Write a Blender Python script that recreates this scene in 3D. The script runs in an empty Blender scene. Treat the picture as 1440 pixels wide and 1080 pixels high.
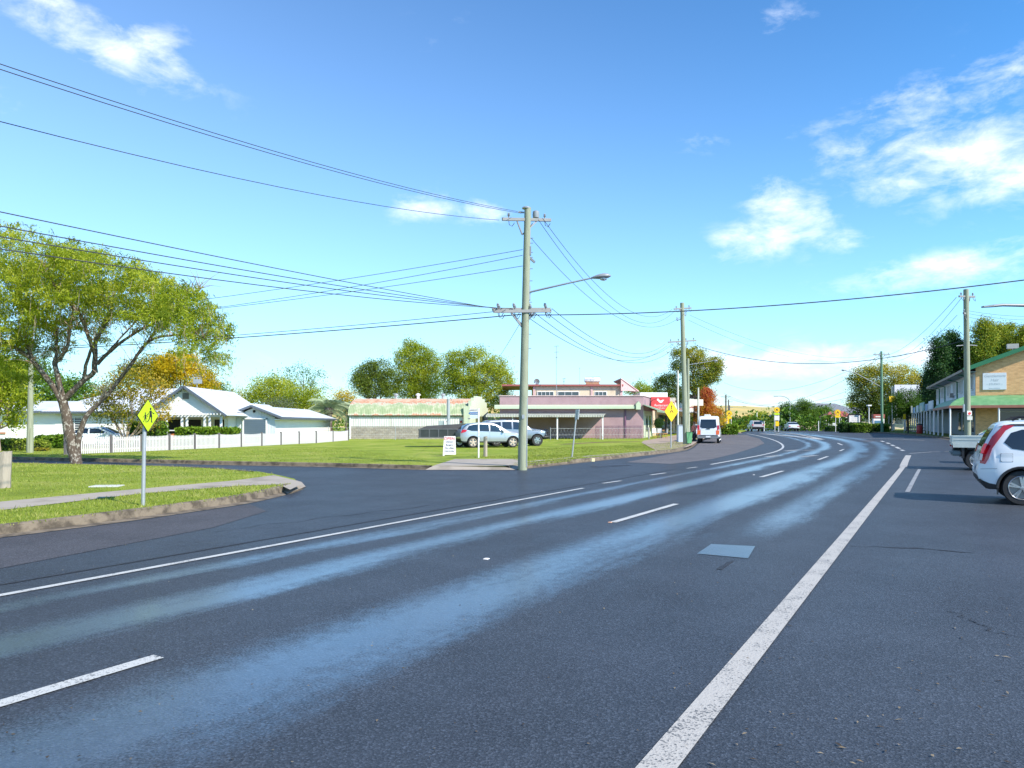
import bpy, bmesh, math, random
import numpy as np
from mathutils import Vector, Matrix, noise
from mathutils.geometry import delaunay_2d_cdt
random.seed(7); rng = np.random.default_rng(7)
R = math.radians
sc = bpy.context.scene
# ------------------------------------------------------------------ camera
F, HZ, EYE = 1040.0, 597.0, 1.6
cam = bpy.data.objects.new('camera', bpy.data.cameras.new('camera'))
sc.collection.objects.link(cam); sc.camera = cam
cam.location = (0, 0, EYE); cam.rotation_euler = (R(90), 0, 0)
cam.data.sensor_width = 36; cam.data.lens = F / 1440 * 36
cam.data.shift_y = (HZ - 540) / 1440
cam.data.clip_start = 0.05; cam.data.clip_end = 9000
# ------------------------------------------------------------------ light
SUN_AZ, SUN_EL = R(131), R(40)          # azimuth clockwise from the view direction (+Y)
sc.view_settings.view_transform = 'Standard'; sc.view_settings.look = 'None'
sc.view_settings.exposure = 0.80; sc.view_settings.gamma = 1
sun = bpy.data.objects.new('sun', bpy.data.lights.new('sun', 'SUN')); sc.collection.objects.link(sun)
sun.data.energy = 4.4; sun.data.angle = R(0.53); sun.data.color = (1, .93, .82)
sd = Vector((math.sin(SUN_AZ) * math.cos(SUN_EL), math.cos(SUN_AZ) * math.cos(SUN_EL), math.sin(SUN_EL)))
sun.rotation_euler = sd.to_track_quat('Z', 'Y').to_euler()
sun.location = (0, 0, 60)
W_ = bpy.data.worlds.new('World'); sc.world = W_; W_.use_nodes = True
nt = W_.node_tree; N = nt.nodes; L = nt.links
for n in list(N): N.remove(n)
def nd(tree, typ, **kw):
    n = tree.nodes.new(typ)
    for k, v in kw.items(): setattr(n, k, v)
    return n
def mth(tree, op, a, b=None, c=None, clamp=False):
    n = nd(tree, 'ShaderNodeMath', operation=op); n.use_clamp = clamp
    for i, v in enumerate((a, b, c)):
        if v is None: continue
        if isinstance(v, (int, float)): n.inputs[i].default_value = v
        else: tree.links.new(v, n.inputs[i])
    return n.outputs[0]
out = nd(nt, 'ShaderNodeOutputWorld'); bg = nd(nt, 'ShaderNodeBackground')
sky = nd(nt, 'ShaderNodeTexSky', sky_type='NISHITA'); sky.sun_disc = False
sky.sun_elevation = SUN_EL; sky.sun_rotation = SUN_AZ; sky.altitude = 300
sky.air_density = 1.0; sky.dust_density = 0.3; sky.ozone_density = 3.0
bg.inputs[1].default_value = 0.15
tc = nd(nt, 'ShaderNodeTexCoord'); sp = nd(nt, 'ShaderNodeSeparateXYZ'); L.new(tc.outputs['Generated'], sp.inputs[0])
az = mth(nt, 'ARCTAN2', sp.outputs[0], sp.outputs[1]); el = mth(nt, 'ARCSINE', sp.outputs[2])
# cloud fields: azimuth, elevation (degrees), widths, tilt, density
CL = [(-28.8,24.3,5.0,1.35,-.2,1.2),(-32.5,26.0,2.6,1.2,-.3,1.05),(-26.0,24.6,2.4,1.3,0,1.1),(-7,16.2,2.6,1.0,.1,.85),(-2.2,16.0,1.8,1.0,0,.85),(14.6,20.3,2.0,.7,0,.55),
      (19.9,27.0,2.3,1.7,0,.6),(31.0,17.3,5.5,2.1,.1,1.05),(29.5,21.2,8.5,1.3,.17,.72),(27.5,18.8,6.5,2.2,.12,.72),(33.5,16.0,6,2.2,0,.85),(34,21.5,5,1.6,.2,.75),
      (20.2,15.2,2.2,1.8,-.3,1.1),(18.4,13.4,3.2,1.3,.12,1.1),(22.2,14.5,1.6,2.0,0,.9),(23.8,12.8,2.4,.9,0,.75),(30.5,10.2,5.5,1.1,.08,1.05),(34.5,11.0,3,1.1,.05,.9),
      (-36,20,3,1.2,-.2,.55),(20,4.6,8.2,1.25,0,1.15),(27,4.6,6,1.1,0,1.05),(11,3.6,2.6,.8,0,.7),(17.5,1.6,6,1.0,0,.9),(-6,27.7,4,1.2,.15,.3),
      (-19,3,8,3,0,.35),(60,22,16,4,0,.9),(85,40,20,6,0,.8),(-70,30,15,5,0,.8),(-50,14,8,3,0,.7),(-130,30,20,8,0,.8),(150,25,24,5,0,.8)]
den = None
for a, e, sa, se, tl, k in CL:
    da = mth(nt, 'SUBTRACT', az, R(a)); de = mth(nt, 'SUBTRACT', el, R(e))
    if tl: de = mth(nt, 'SUBTRACT', de, mth(nt, 'MULTIPLY', da, tl))
    q = mth(nt, 'ADD', mth(nt, 'POWER', mth(nt, 'ABSOLUTE', mth(nt, 'MULTIPLY', da, 1/R(sa))), 2.0), mth(nt, 'POWER', mth(nt, 'ABSOLUTE', mth(nt, 'MULTIPLY', de, 1/R(se))), 2.0))
    g_ = mth(nt, 'MULTIPLY', mth(nt, 'EXPONENT', mth(nt, 'MULTIPLY', q, -.6)), k)
    den = g_ if den is None else mth(nt, 'MAXIMUM', den, g_)
mp = nd(nt, 'ShaderNodeMapping'); L.new(tc.outputs['Generated'], mp.inputs[0]); mp.inputs['Scale'].default_value = (1, 1, 2.2)
nz = nd(nt, 'ShaderNodeTexNoise'); L.new(mp.outputs[0], nz.inputs['Vector'])
nz.inputs['Scale'].default_value = 17; nz.inputs['Detail'].default_value = 11; nz.inputs['Roughness'].default_value = .62; nz.inputs['Distortion'].default_value = .25
d2 = mth(nt, 'SUBTRACT', mth(nt, 'ADD', den, mth(nt, 'MULTIPLY', nz.outputs[0], 2.7)), 1.73)
d2 = mth(nt, 'MULTIPLY', d2, mth(nt, 'MULTIPLY', den, 1.5, clamp=True), clamp=True)
d2 = mth(nt, 'POWER', d2, 1.25)
mx = nd(nt, 'ShaderNodeMix', data_type='RGBA'); L.new(mth(nt, 'MULTIPLY', d2, .83), mx.inputs[0])
hs = nd(nt, 'ShaderNodeHueSaturation'); hs.inputs['Saturation'].default_value = 1.0; L.new(sky.outputs[0], hs.inputs['Color'])
hz_f = mth(nt, 'MULTIPLY', mth(nt, 'EXPONENT', mth(nt, 'DIVIDE', mth(nt, 'MAXIMUM', el, 0.0), mth(nt, 'SUBTRACT', mth(nt, 'MULTIPLY', mth(nt, 'MINIMUM', mth(nt, 'MAXIMUM', az, -.8), .6), R(9)), R(13.5)))), .85)
tn = nd(nt, 'ShaderNodeMix', data_type='RGBA', blend_type='MULTIPLY'); tn.inputs[0].default_value = 1; v1 = nd(nt, 'ShaderNodeVectorMath', operation='SCALE'); L.new(hs.outputs[0], v1.inputs[0]); v1.inputs['Scale'].default_value = .27; gm = nd(nt, 'ShaderNodeGamma'); gm.inputs[1].default_value = 1.42; L.new(v1.outputs[0], gm.inputs[0]); v2 = nd(nt, 'ShaderNodeVectorMath', operation='SCALE'); L.new(gm.outputs[0], v2.inputs[0]); v2.inputs['Scale'].default_value = 3.75
L.new(v2.outputs[0], tn.inputs[6]); tn.inputs[7].default_value = (.47, .96, 1.03, 1)
hm = nd(nt, 'ShaderNodeMix', data_type='RGBA'); L.new(hz_f, hm.inputs[0]); L.new(tn.outputs[2], hm.inputs[6]); hm.inputs[7].default_value = (3.2, 3.5, 4.05, 1)   # pale air above the horizon
L.new(hm.outputs[2], mx.inputs[6]); mx.inputs[7].default_value = (5.2, 5.5, 6.0, 1)
L.new(mx.outputs[2], bg.inputs[0]); L.new(bg.outputs[0], out.inputs[0])
# ------------------------------------------------------------------ ground shape and pixel helpers
def ss(a, b, x):
    t = min(1, max(0, (x - a) / (b - a))); return t * t * (3 - 2 * t)
def g(x, y):
    a = ss(50, 110, y); b = .74 * ss(18, 36, x) * ss(35, 62, y)
    return .54 * (a + b * (1 - a)) if y < 230 else .54 - 2.2 * ss(230, 330, y)
def G(px, py, dz=0.0):
    """point of the ground seen at a photo pixel"""
    kx, kz = (px - 720) / F, (HZ - py) / F
    y = 2.0
    while y < 260 and EYE + kz * y > g(kx * y, y) + dz: y += .25
    lo, hi = y - .25, y
    for _ in range(20):
        m = (lo + hi) / 2
        if EYE + kz * m > g(kx * m, m) + dz: lo = m
        else: hi = m
    return Vector((kx * hi, hi, g(kx * hi, hi) + dz))
def P(px, py, Y): return Vector(((px - 720) / F * Y, Y, EYE + (HZ - py) / F * Y))
def GX(px, Y): x = (px - 720) / F * Y; return Vector((x, Y, g(x, Y)))
# ------------------------------------------------------------------ objects
col = sc.collection
def tag(o, label=None, cat=None, group=None, kind=None):
    if label: o['label'] = label
    if cat: o['category'] = cat
    if group: o['group'] = group
    if kind: o['kind'] = kind
    return o
def thing(name, label, cat, loc=(0, 0, 0), rz=0, group=None):
    o = bpy.data.objects.new(name, None); col.objects.link(o); o.empty_display_size = .3
    o.location = loc; o.rotation_euler = (0, 0, rz); return tag(o, label, cat, group)
def link(name, me, mats, parent=None, loc=None):
    o = bpy.data.objects.new(name, me); col.objects.link(o)
    for m in (mats if isinstance(mats, (list, tuple)) else [mats]): me.materials.append(m)
    if parent: o.parent = parent
    if loc is not None: o.location = loc
    return o
def copy_tree(o, parent=None):
    c = o.copy(); col.objects.link(c)
    if parent: c.parent = parent
    for ch in [x for x in o.children]: copy_tree(ch, c)
    return c
class MB:
    def __init__(s): s.v = []; s.f = []; s.m = []
    def add(s, vs, fs, mi=0):
        b = len(s.v); s.v += [tuple(v) for v in vs]; s.f += [tuple(b + i for i in f) for f in fs]; s.m += [mi] * len(fs); return s
    def box(s, c, d, rz=0, mi=0, rx=0, ry=0):
        M = Matrix.Rotation(rz, 3, 'Z') @ Matrix.Rotation(ry, 3, 'Y') @ Matrix.Rotation(rx, 3, 'X'); c = Vector(c)
        vs = [c + M @ Vector((x * d[0] / 2, y * d[1] / 2, z * d[2] / 2)) for x in (-1, 1) for y in (-1, 1) for z in (-1, 1)]
        return s.add(vs, [(0, 1, 3, 2), (4, 6, 7, 5), (0, 4, 5, 1), (2, 3, 7, 6), (0, 2, 6, 4), (1, 5, 7, 3)], mi)
    def bb(s, a, b, mi=0):
        return s.box([(a[i] + b[i]) / 2 for i in range(3)], [abs(b[i] - a[i]) for i in range(3)], mi=mi)
    def beam(s, a, b, w, h, mi=0):
        a, b = Vector(a), Vector(b); d = b - a; l = d.length; q = d.to_track_quat('X', 'Z').to_matrix()
        c = (a + b) / 2
        vs = [c + q @ Vector((x * l / 2, y * w / 2, z * h / 2)) for x in (-1, 1) for y in (-1, 1) for z in (-1, 1)]
        return s.add(vs, [(0, 1, 3, 2), (4, 6, 7, 5), (0, 4, 5, 1), (2, 3, 7, 6), (0, 2, 6, 4), (1, 5, 7, 3)], mi)
    def prism(s, poly, z0, z1, mi=0):
        n = len(poly); vs = [(p[0], p[1], z0) for p in poly] + [(p[0], p[1], z1) for p in poly]
        return s.add(vs, [tuple(range(n))[::-1], tuple(range(n, 2 * n))] + [(i, (i + 1) % n, n + (i + 1) % n, n + i) for i in range(n)], mi)
    def slab(s, pts, off, mi=0):
        """polygon pts extruded by vector off"""
        n = len(pts); o = Vector(off); vs = [Vector(p) for p in pts] + [Vector(p) + o for p in pts]
        return s.add(vs, [tuple(range(n))[::-1], tuple(range(n, 2 * n))] + [(i, (i + 1) % n, n + (i + 1) % n, n + i) for i in range(n)], mi)
    def tube(s, path, rad, n=8, mi=0, cap=True):
        path = [Vector(p) for p in path]; k = len(path)
        if isinstance(rad, (int, float)): rad = [rad] * k
        rings = []; up = None
        for i, p in enumerate(path):
            d = (path[min(i + 1, k - 1)] - path[max(i - 1, 0)]).normalized()
            if up is None: up = d.orthogonal().normalized()
            up = (up - d * up.dot(d))
            up = up.normalized() if up.length > 1e-5 else d.orthogonal().normalized()
            w = d.cross(up)
            rings.append([p + (up * math.cos(a) + w * math.sin(a)) * rad[i] for a in [2 * math.pi * j / n for j in range(n)]])
        vs = [v for r in rings for v in r]; fs = []
        for i in range(k - 1):
            for j in range(n): fs.append((i * n + j, i * n + (j + 1) % n, (i + 1) * n + (j + 1) % n, (i + 1) * n + j))
        if cap: fs += [tuple(range(n))[::-1], tuple(range((k - 1) * n, k * n))]
        return s.add(vs, fs, mi)
    def lathe(s, prof, c=(0, 0, 0), axis='Z', n=24, mi=0, cap=True):
        vs = []; fs = []; k = len(prof); c = Vector(c)
        for r, z in prof:
            for j in range(n):
                a = 2 * math.pi * j / n; x, y = r * math.cos(a), r * math.sin(a)
                vs.append(c + (Vector((x, y, z)) if axis == 'Z' else Vector((x, z, y)) if axis == 'Y' else Vector((z, x, y))))
        for i in range(k - 1):
            for j in range(n): fs.append((i * n + j, i * n + (j + 1) % n, (i + 1) * n + (j + 1) % n, (i + 1) * n + j))
        if cap: fs += [tuple(range(n))[::-1], tuple(range((k - 1) * n, k * n))]
        return s.add(vs, fs, mi)
    def blob(s, c, r, seed=0, lv=2, amp=.2, mi=0):
        bm = bmesh.new(); bmesh.ops.create_icosphere(bm, subdivisions=lv, radius=1)
        vs = []
        for v in bm.verts:
            k = 1 + amp * noise.noise(v.co * 1.7 + Vector((seed * 3.1, 0, 0))); vs.append((c[0] + v.co.x * r[0] * k, c[1] + v.co.y * r[1] * k, c[2] + v.co.z * r[2] * k))
        s.add(vs, [[v.index for v in f.verts] for f in bm.faces], mi); bm.free(); return s
    def build(s, name, mats, parent=None, smooth=None, world=False, bevel=0):
        me = bpy.data.meshes.new(name)
        vs = s.v
        if world and parent is not None:
            M = parent.matrix_basis.inverted(); vs = [tuple(M @ Vector(v)) for v in vs]
        me.from_pydata(vs, [], s.f); me.polygons.foreach_set('material_index', s.m)
        bm = bmesh.new(); bm.from_mesh(me); bmesh.ops.recalc_face_normals(bm, faces=bm.faces)
        if bevel:
            es = [e for e in bm.edges if e.is_manifold and e.calc_face_angle(0) > .6]
            bmesh.ops.bevel(bm, geom=es, offset=bevel, segments=2, affect='EDGES', clamp_overlap=True)
        bm.to_mesh(me); bm.free()
        if smooth is not None:
            me.polygons.foreach_set('use_smooth', [True] * len(me.polygons))
            me.set_sharp_from_angle(angle=R(smooth))
        me.update(); return link(name, me, mats, parent)
def mesh_np(name, V, Fq, mats, parent=None, attr=None, loc=None):
    me = bpy.data.meshes.new(name); V = np.asarray(V, dtype=np.float32); Fq = np.asarray(Fq, dtype=np.int32)
    k = Fq.shape[1]; me.vertices.add(len(V)); me.vertices.foreach_set('co', V.ravel())
    me.loops.add(Fq.size); me.loops.foreach_set('vertex_index', Fq.ravel())
    me.polygons.add(len(Fq)); me.polygons.foreach_set('loop_start', np.arange(0, Fq.size, k, dtype=np.int32))
    me.update(calc_edges=True)
    for an, dom, dat in (attr or []):
        a = me.attributes.new(an, 'FLOAT', dom); a.data.foreach_set('value', np.asarray(dat, dtype=np.float32))
    return link(name, me, mats, parent, loc)
def text(s, size, name, m, parent, loc, rot, align='CENTER', extr=.004, shear=0, spacing=1):
    c = bpy.data.curves.new(name, 'FONT'); c.body = s; c.size = size; c.extrude = extr; c.align_x = align; c.align_y = 'CENTER'; c.shear = shear; c.space_character = spacing
    c.resolution_u = 3
    o = bpy.data.objects.new(name, c); me = bpy.data.meshes.new_from_object(o); bpy.data.objects.remove(o)
    o = link(name, me, m, parent); me.materials.clear(); me.materials.append(m); o.location = loc; o.rotation_euler = rot; return o
# ------------------------------------------------------------------ materials
MATS = {}
def base_mat(name):
    m = bpy.data.materials.new(name); m.use_nodes = True; t = m.node_tree; b = t.nodes['Principled BSDF']; return m, t, b
def pm(name, c, rough=.6, var=.12, scale=3, metal=0, bump=0, bscale=40, spec=.5, coat=0, c2=None, thr=None, stretch=None, emit=0):
    """procedural material: colour broken up by noise, optional second colour in patches, optional bump"""
    if name in MATS: return MATS[name]
    m, t, b = base_mat(name); l = t.links
    tc = nd(t, 'ShaderNodeTexCoord'); src = tc.outputs['Object']
    if stretch:
        mp = nd(t, 'ShaderNodeMapping'); mp.inputs['Scale'].default_value = stretch; l.new(src, mp.inputs[0]); src = mp.outputs[0]
    nz = nd(t, 'ShaderNodeTexNoise'); nz.inputs['Scale'].default_value = scale; nz.inputs['Detail'].default_value = 6; nz.inputs['Roughness'].default_value = .62; l.new(src, nz.inputs['Vector'])
    mx = nd(t, 'ShaderNodeMix', data_type='RGBA')
    if c2 is not None:
        mr = nd(t, 'ShaderNodeMapRange'); lo, hi = thr or (.45, .6); mr.inputs[1].default_value = lo; mr.inputs[2].default_value = hi
        l.new(nz.outputs[0], mr.inputs[0]); l.new(mr.outputs[0], mx.inputs[0]); mx.inputs[6].default_value = (*c, 1); mx.inputs[7].default_value = (*c2, 1)
    else:
        l.new(nz.outputs[0], mx.inputs[0]); mx.inputs[6].default_value = (*[x * (1 - var * 1.6) for x in c], 1); mx.inputs[7].default_value = (*[min(1, x * (1 + var * 1.6)) for x in c], 1)
    l.new(mx.outputs[2], b.inputs['Base Color']); b.inputs['Roughness'].default_value = rough; b.inputs['Metallic'].default_value = metal
    b.inputs['Specular IOR Level'].default_value = spec; b.inputs['Coat Weight'].default_value = coat; b.inputs['Coat Roughness'].default_value = .05
    if bump:
        n2 = nd(t, 'ShaderNodeTexNoise'); n2.inputs['Scale'].default_value = bscale; n2.inputs['Detail'].default_value = 4; l.new(src, n2.inputs['Vector'])
        bp = nd(t, 'ShaderNodeBump'); bp.inputs['Strength'].default_value = bump; bp.inputs['Distance'].default_value = .02; l.new(n2.outputs[0], bp.inputs['Height']); l.new(bp.outputs[0], b.inputs['Normal'])
    if emit: b.inputs['Emission Color'].default_value = (*c, 1); b.inputs['Emission Strength'].default_value = emit
    MATS[name] = m; return m
def glass(name, c=(.02, .03, .04), rough=.04):
    if name in MATS: return MATS[name]
    m, t, b = base_mat(name); b.inputs['Base Color'].default_value = (*c, 1); b.inputs['Roughness'].default_value = rough; b.inputs['Specular IOR Level'].default_value = .7
    nz = nd(t, 'ShaderNodeTexNoise'); nz.inputs['Scale'].default_value = 2; bp = nd(t, 'ShaderNodeBump'); bp.inputs['Strength'].default_value = .02; t.links.new(nz.outputs[0], bp.inputs['Height']); t.links.new(bp.outputs[0], b.inputs['Normal'])
    MATS[name] = m; return m
def leafmat(name, c1, c2, c3=None, trans=.35):
    """leaf colours picked by a per-leaf value"""
    m = bpy.data.materials.new(name); m.use_nodes = True; t = m.node_tree; l = t.links
    for n in list(t.nodes): t.nodes.remove(n)
    o = nd(t, 'ShaderNodeOutputMaterial'); at = nd(t, 'ShaderNodeAttribute', attribute_name='v'); cr = nd(t, 'ShaderNodeValToRGB')
    e = cr.color_ramp.elements; e[0].position = .15; e[0].color = (*c1, 1); e[1].position = .85 if c3 is None else .55; e[1].color = (*c2, 1)
    if c3 is not None: k = e.new(.9); k.color = (*c3, 1)
    l.new(at.outputs['Fac'], cr.inputs[0])
    d = nd(t, 'ShaderNodeBsdfPrincipled'); d.inputs['Roughness'].default_value = .5; d.inputs['Specular IOR Level'].default_value = .25; l.new(cr.outputs[0], d.inputs['Base Color'])
    tr = nd(t, 'ShaderNodeBsdfTranslucent'); l.new(cr.outputs[0], tr.inputs[0]); mx = nd(t, 'ShaderNodeMixShader'); mx.inputs[0].default_value = trans
    l.new(d.outputs[0], mx.inputs[1]); l.new(tr.outputs[0], mx.inputs[2]); l.new(mx.outputs[0], o.inputs[0]); return m
def asphalt(name, base=(.05, .052, .058), tracks=True, rough=.72):
    m, t, b = base_mat(name); l = t.links
    tc = nd(t, 'ShaderNodeTexCoord'); src = tc.outputs['Object']
    vo = nd(t, 'ShaderNodeTexVoronoi'); vo.inputs['Scale'].default_value = 85; l.new(src, vo.inputs['Vector'])
    n1 = nd(t, 'ShaderNodeTexNoise'); n1.inputs['Scale'].default_value = .55; n1.inputs['Detail'].default_value = 8; n1.inputs['Roughness'].default_value = .7; l.new(src, n1.inputs['Vector'])
    n2 = nd(t, 'ShaderNodeTexNoise'); n2.inputs['Scale'].default_value = 60; n2.inputs['Detail'].default_value = 3; l.new(src, n2.inputs['Vector'])
    sv = nd(t, 'ShaderNodeSeparateColor'); l.new(vo.outputs['Color'], sv.inputs[0])
    stone = mth(t, 'POWER', sv.outputs[0], 3.0)                     # a few pale stones
    val = mth(t, 'ADD', mth(t, 'MULTIPLY', stone, 1.1), mth(t, 'MULTIPLY', mth(t, 'SUBTRACT', n1.outputs[0], .5), 1.3))
    val = mth(t, 'ADD', val, mth(t, 'MULTIPLY', mth(t, 'SUBTRACT', n2.outputs[0], .5), 1.4)); val = mth(t, 'MAXIMUM', mth(t, 'ADD', val, .78), .25)
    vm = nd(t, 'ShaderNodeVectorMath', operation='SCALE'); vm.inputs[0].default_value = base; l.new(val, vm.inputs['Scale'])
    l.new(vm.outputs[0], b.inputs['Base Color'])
    bp = nd(t, 'ShaderNodeBump'); bp.inputs['Distance'].default_value = .005
    h = mth(t, 'ADD', vo.outputs['Distance'], mth(t, 'MULTIPLY', n2.outputs[0], .8)); l.new(h, bp.inputs['Height']); l.new(bp.outputs[0], b.inputs['Normal'])
    if tracks:
        la = nd(t, 'ShaderNodeAttribute', attribute_name='lat').outputs['Fac']; lo = nd(t, 'ShaderNodeAttribute', attribute_name='lon').outputs['Fac']
        cv = nd(t, 'ShaderNodeCombineXYZ'); l.new(mth(t, 'MULTIPLY', la, 1.1), cv.inputs[0]); l.new(mth(t, 'MULTIPLY', lo, .16), cv.inputs[1])
        wn = nd(t, 'ShaderNodeTexNoise'); wn.inputs['Scale'].default_value = 1.0; wn.inputs['Detail'].default_value = 7; wn.inputs['Roughness'].default_value = .65; l.new(cv.outputs[0], wn.inputs['Vector'])
        lw = mth(t, 'ADD', la, mth(t, 'MULTIPLY', mth(t, 'SUBTRACT', wn.outputs[0], .5), .8))
        tot = None
        for c, s_, k, far in ((1.2, .48, 1.0, 0), (-.95, .70, 1.0, 0), (2.4, .3, .8, 0), (-2.4, .55, .8, 1)):
            q = mth(t, 'EXPONENT', mth(t, 'MULTIPLY', mth(t, 'POWER', mth(t, 'ABSOLUTE', mth(t, 'MULTIPLY', mth(t, 'SUBTRACT', lw, c), 1 / s_)), 2.0), -1.0))
            q = mth(t, 'MULTIPLY', q, k)
            if far: q = mth(t, 'MULTIPLY', q, mth(t, 'MULTIPLY', mth(t, 'SUBTRACT', lo, 9.0), .25, clamp=True))
            tot = q if tot is None else mth(t, 'MAXIMUM', tot, q)
        n3 = nd(t, 'ShaderNodeTexNoise'); n3.inputs['Scale'].default_value = 9; n3.inputs['Detail'].default_value = 5; l.new(src, n3.inputs['Vector'])
        br = mth(t, 'ADD', mth(t, 'MULTIPLY', wn.outputs[0], 2.6), mth(t, 'MULTIPLY', n3.outputs[0], .8))
        wet = mth(t, 'MULTIPLY', mth(t, 'SUBTRACT', mth(t, 'ADD', mth(t, 'MULTIPLY', tot, 1.45), mth(t, 'ADD', mth(t, 'MULTIPLY', mth(t, 'SUBTRACT', wn.outputs[0], .5), 1.9), mth(t, 'ADD', mth(t, 'MULTIPLY', mth(t, 'SUBTRACT', n3.outputs[0], .5), .7), mth(t, 'MULTIPLY', mth(t, 'SUBTRACT', n2.outputs[0], .5), 1.25)))), .55), 1.15, clamp=True)
        wet = mth(t, 'MULTIPLY', wet, mth(t, 'MULTIPLY', tot, 2.5, clamp=True))
        l.new(mth(t, 'SUBTRACT', rough, mth(t, 'MULTIPLY', wet, rough - WET_R)), b.inputs['Roughness'])
        l.new(mth(t, 'SUBTRACT', .75, mth(t, 'MULTIPLY', wet, .6)), bp.inputs['Strength']); l.new(mth(t, 'ADD', mth(t, 'MULTIPLY', wet, mth(t, 'ADD', .40, mth(t, 'MULTIPLY', n3.outputs[0], .5))), mth(t, 'MULTIPLY', wn.outputs[0], .22), clamp=True), b.inputs['Coat Weight']); b.inputs['Coat Roughness'].default_value = .27; b.inputs['Coat IOR'].default_value = 1.75
        l.new(mth(t, 'ADD', .35, mth(t, 'MULTIPLY', wet, WET_S)), b.inputs['Specular IOR Level'])
    else:
        b.inputs['Roughness'].default_value = rough; bp.inputs['Strength'].default_value = .7
    return m
WET_R, WET_S = .30, .5
def grassmat(name, c1, c2, c3, sc_=1.0):
    m, t, b = base_mat(name); l = t.links; tc = nd(t, 'ShaderNodeTexCoord'); src = tc.outputs['Object']
    n1 = nd(t, 'ShaderNodeTexNoise'); n1.inputs['Scale'].default_value = .35 * sc_; n1.inputs['Detail'].default_value = 9; n1.inputs['Roughness'].default_value = .72; l.new(src, n1.inputs['Vector'])
    n2 = nd(t, 'ShaderNodeTexNoise'); n2.inputs['Scale'].default_value = 28; n2.inputs['Detail'].default_value = 4; n2.inputs['Roughness'].default_value = .8; l.new(src, n2.inputs['Vector'])
    f = mth(t, 'ADD', mth(t, 'MULTIPLY', n1.outputs[0], .65), mth(t, 'MULTIPLY', n2.outputs[0], .35))
    cr = nd(t, 'ShaderNodeValToRGB'); e = cr.color_ramp.elements; e[0].position = .36; e[0].color = (*c1, 1); e[1].position = .5; e[1].color = (*c2, 1); k = e.new(.60); k.color = (*c3, 1)
    l.new(f, cr.inputs[0]); l.new(cr.outputs[0], b.inputs['Base Color']); b.inputs['Roughness'].default_value = .85; b.inputs['Specular IOR Level'].default_value = .15
    bp = nd(t, 'ShaderNodeBump'); bp.inputs['Strength'].default_value = .9; bp.inputs['Distance'].default_value = .05; l.new(n2.outputs[0], bp.inputs['Height']); l.new(bp.outputs[0], b.inputs['Normal'])
    return m
def linemat(name, c=(.62, .62, .6), wear=.5):
    m, t, b = base_mat(name); l = t.links; tc = nd(t, 'ShaderNodeTexCoord'); src = tc.outputs['Object']
    n1 = nd(t, 'ShaderNodeTexNoise'); n1.inputs['Scale'].default_value = 70; n1.inputs['Detail'].default_value = 3; l.new(src, n1.inputs['Vector'])
    n2 = nd(t, 'ShaderNodeTexNoise'); n2.inputs['Scale'].default_value = 3.2; n2.inputs['Detail'].default_value = 6; l.new(src, n2.inputs['Vector'])
    f = mth(t, 'MULTIPLY', mth(t, 'SUBTRACT', mth(t, 'ADD', n1.outputs[0], mth(t, 'MULTIPLY', n2.outputs[0], .6)), 1.10 - .3 * wear), 9.0, clamp=True)
    mx = nd(t, 'ShaderNodeMix', data_type='RGBA'); l.new(f, mx.inputs[0]); mx.inputs[6].default_value = (*c, 1); mx.inputs[7].default_value = (.1, .1, .1, 1); l.new(mx.outputs[2], b.inputs['Base Color'])
    b.inputs['Roughness'].default_value = .6; bp = nd(t, 'ShaderNodeBump'); bp.inputs['Strength'].default_value = .5; bp.inputs['Distance'].default_value = .01; l.new(n1.outputs[0], bp.inputs['Height']); l.new(bp.outputs[0], b.inputs['Normal'])
    return m
def corru(name, c, c2=None, axis=0, pitch=.15, thr=(.5, .62), scale=1.2, rough=.5, streak=(1, 1, 1), bumps=.6, c3=None):
    """ribbed sheet metal, ribs counted along an axis, second colour (rust) in streaks"""
    m, t, b = base_mat(name); l = t.links; tc = nd(t, 'ShaderNodeTexCoord'); src = tc.outputs['Object']; s = nd(t, 'ShaderNodeSeparateXYZ'); l.new(src, s.inputs[0])
    w = mth(t, 'SINE', mth(t, 'MULTIPLY', s.outputs[axis], 2 * math.pi / pitch))
    bp = nd(t, 'ShaderNodeBump'); bp.inputs['Strength'].default_value = bumps; bp.inputs['Distance'].default_value = .03; l.new(w, bp.inputs['Height']); l.new(bp.outputs[0], b.inputs['Normal'])
    mp = nd(t, 'ShaderNodeMapping'); mp.inputs['Scale'].default_value = streak; l.new(src, mp.inputs[0])
    nz = nd(t, 'ShaderNodeTexNoise'); nz.inputs['Scale'].default_value = scale; nz.inputs['Detail'].default_value = 7; nz.inputs['Roughness'].default_value = .65; l.new(mp.outputs[0], nz.inputs['Vector'])
    cr = nd(t, 'ShaderNodeValToRGB'); e = cr.color_ramp.elements; cc = c2 or [x * .8 for x in c]; e[0].position = thr[0]; e[0].color = (*c, 1); e[1].position = thr[1]; e[1].color = (*cc, 1)
    if c3: k = e.new(max(.01, thr[0] - .12)); k.color = (*c3, 1)
    l.new(nz.outputs[0], cr.inputs[0]); l.new(cr.outputs[0], b.inputs['Base Color']); b.inputs['Roughness'].default_value = rough
    return m
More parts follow.
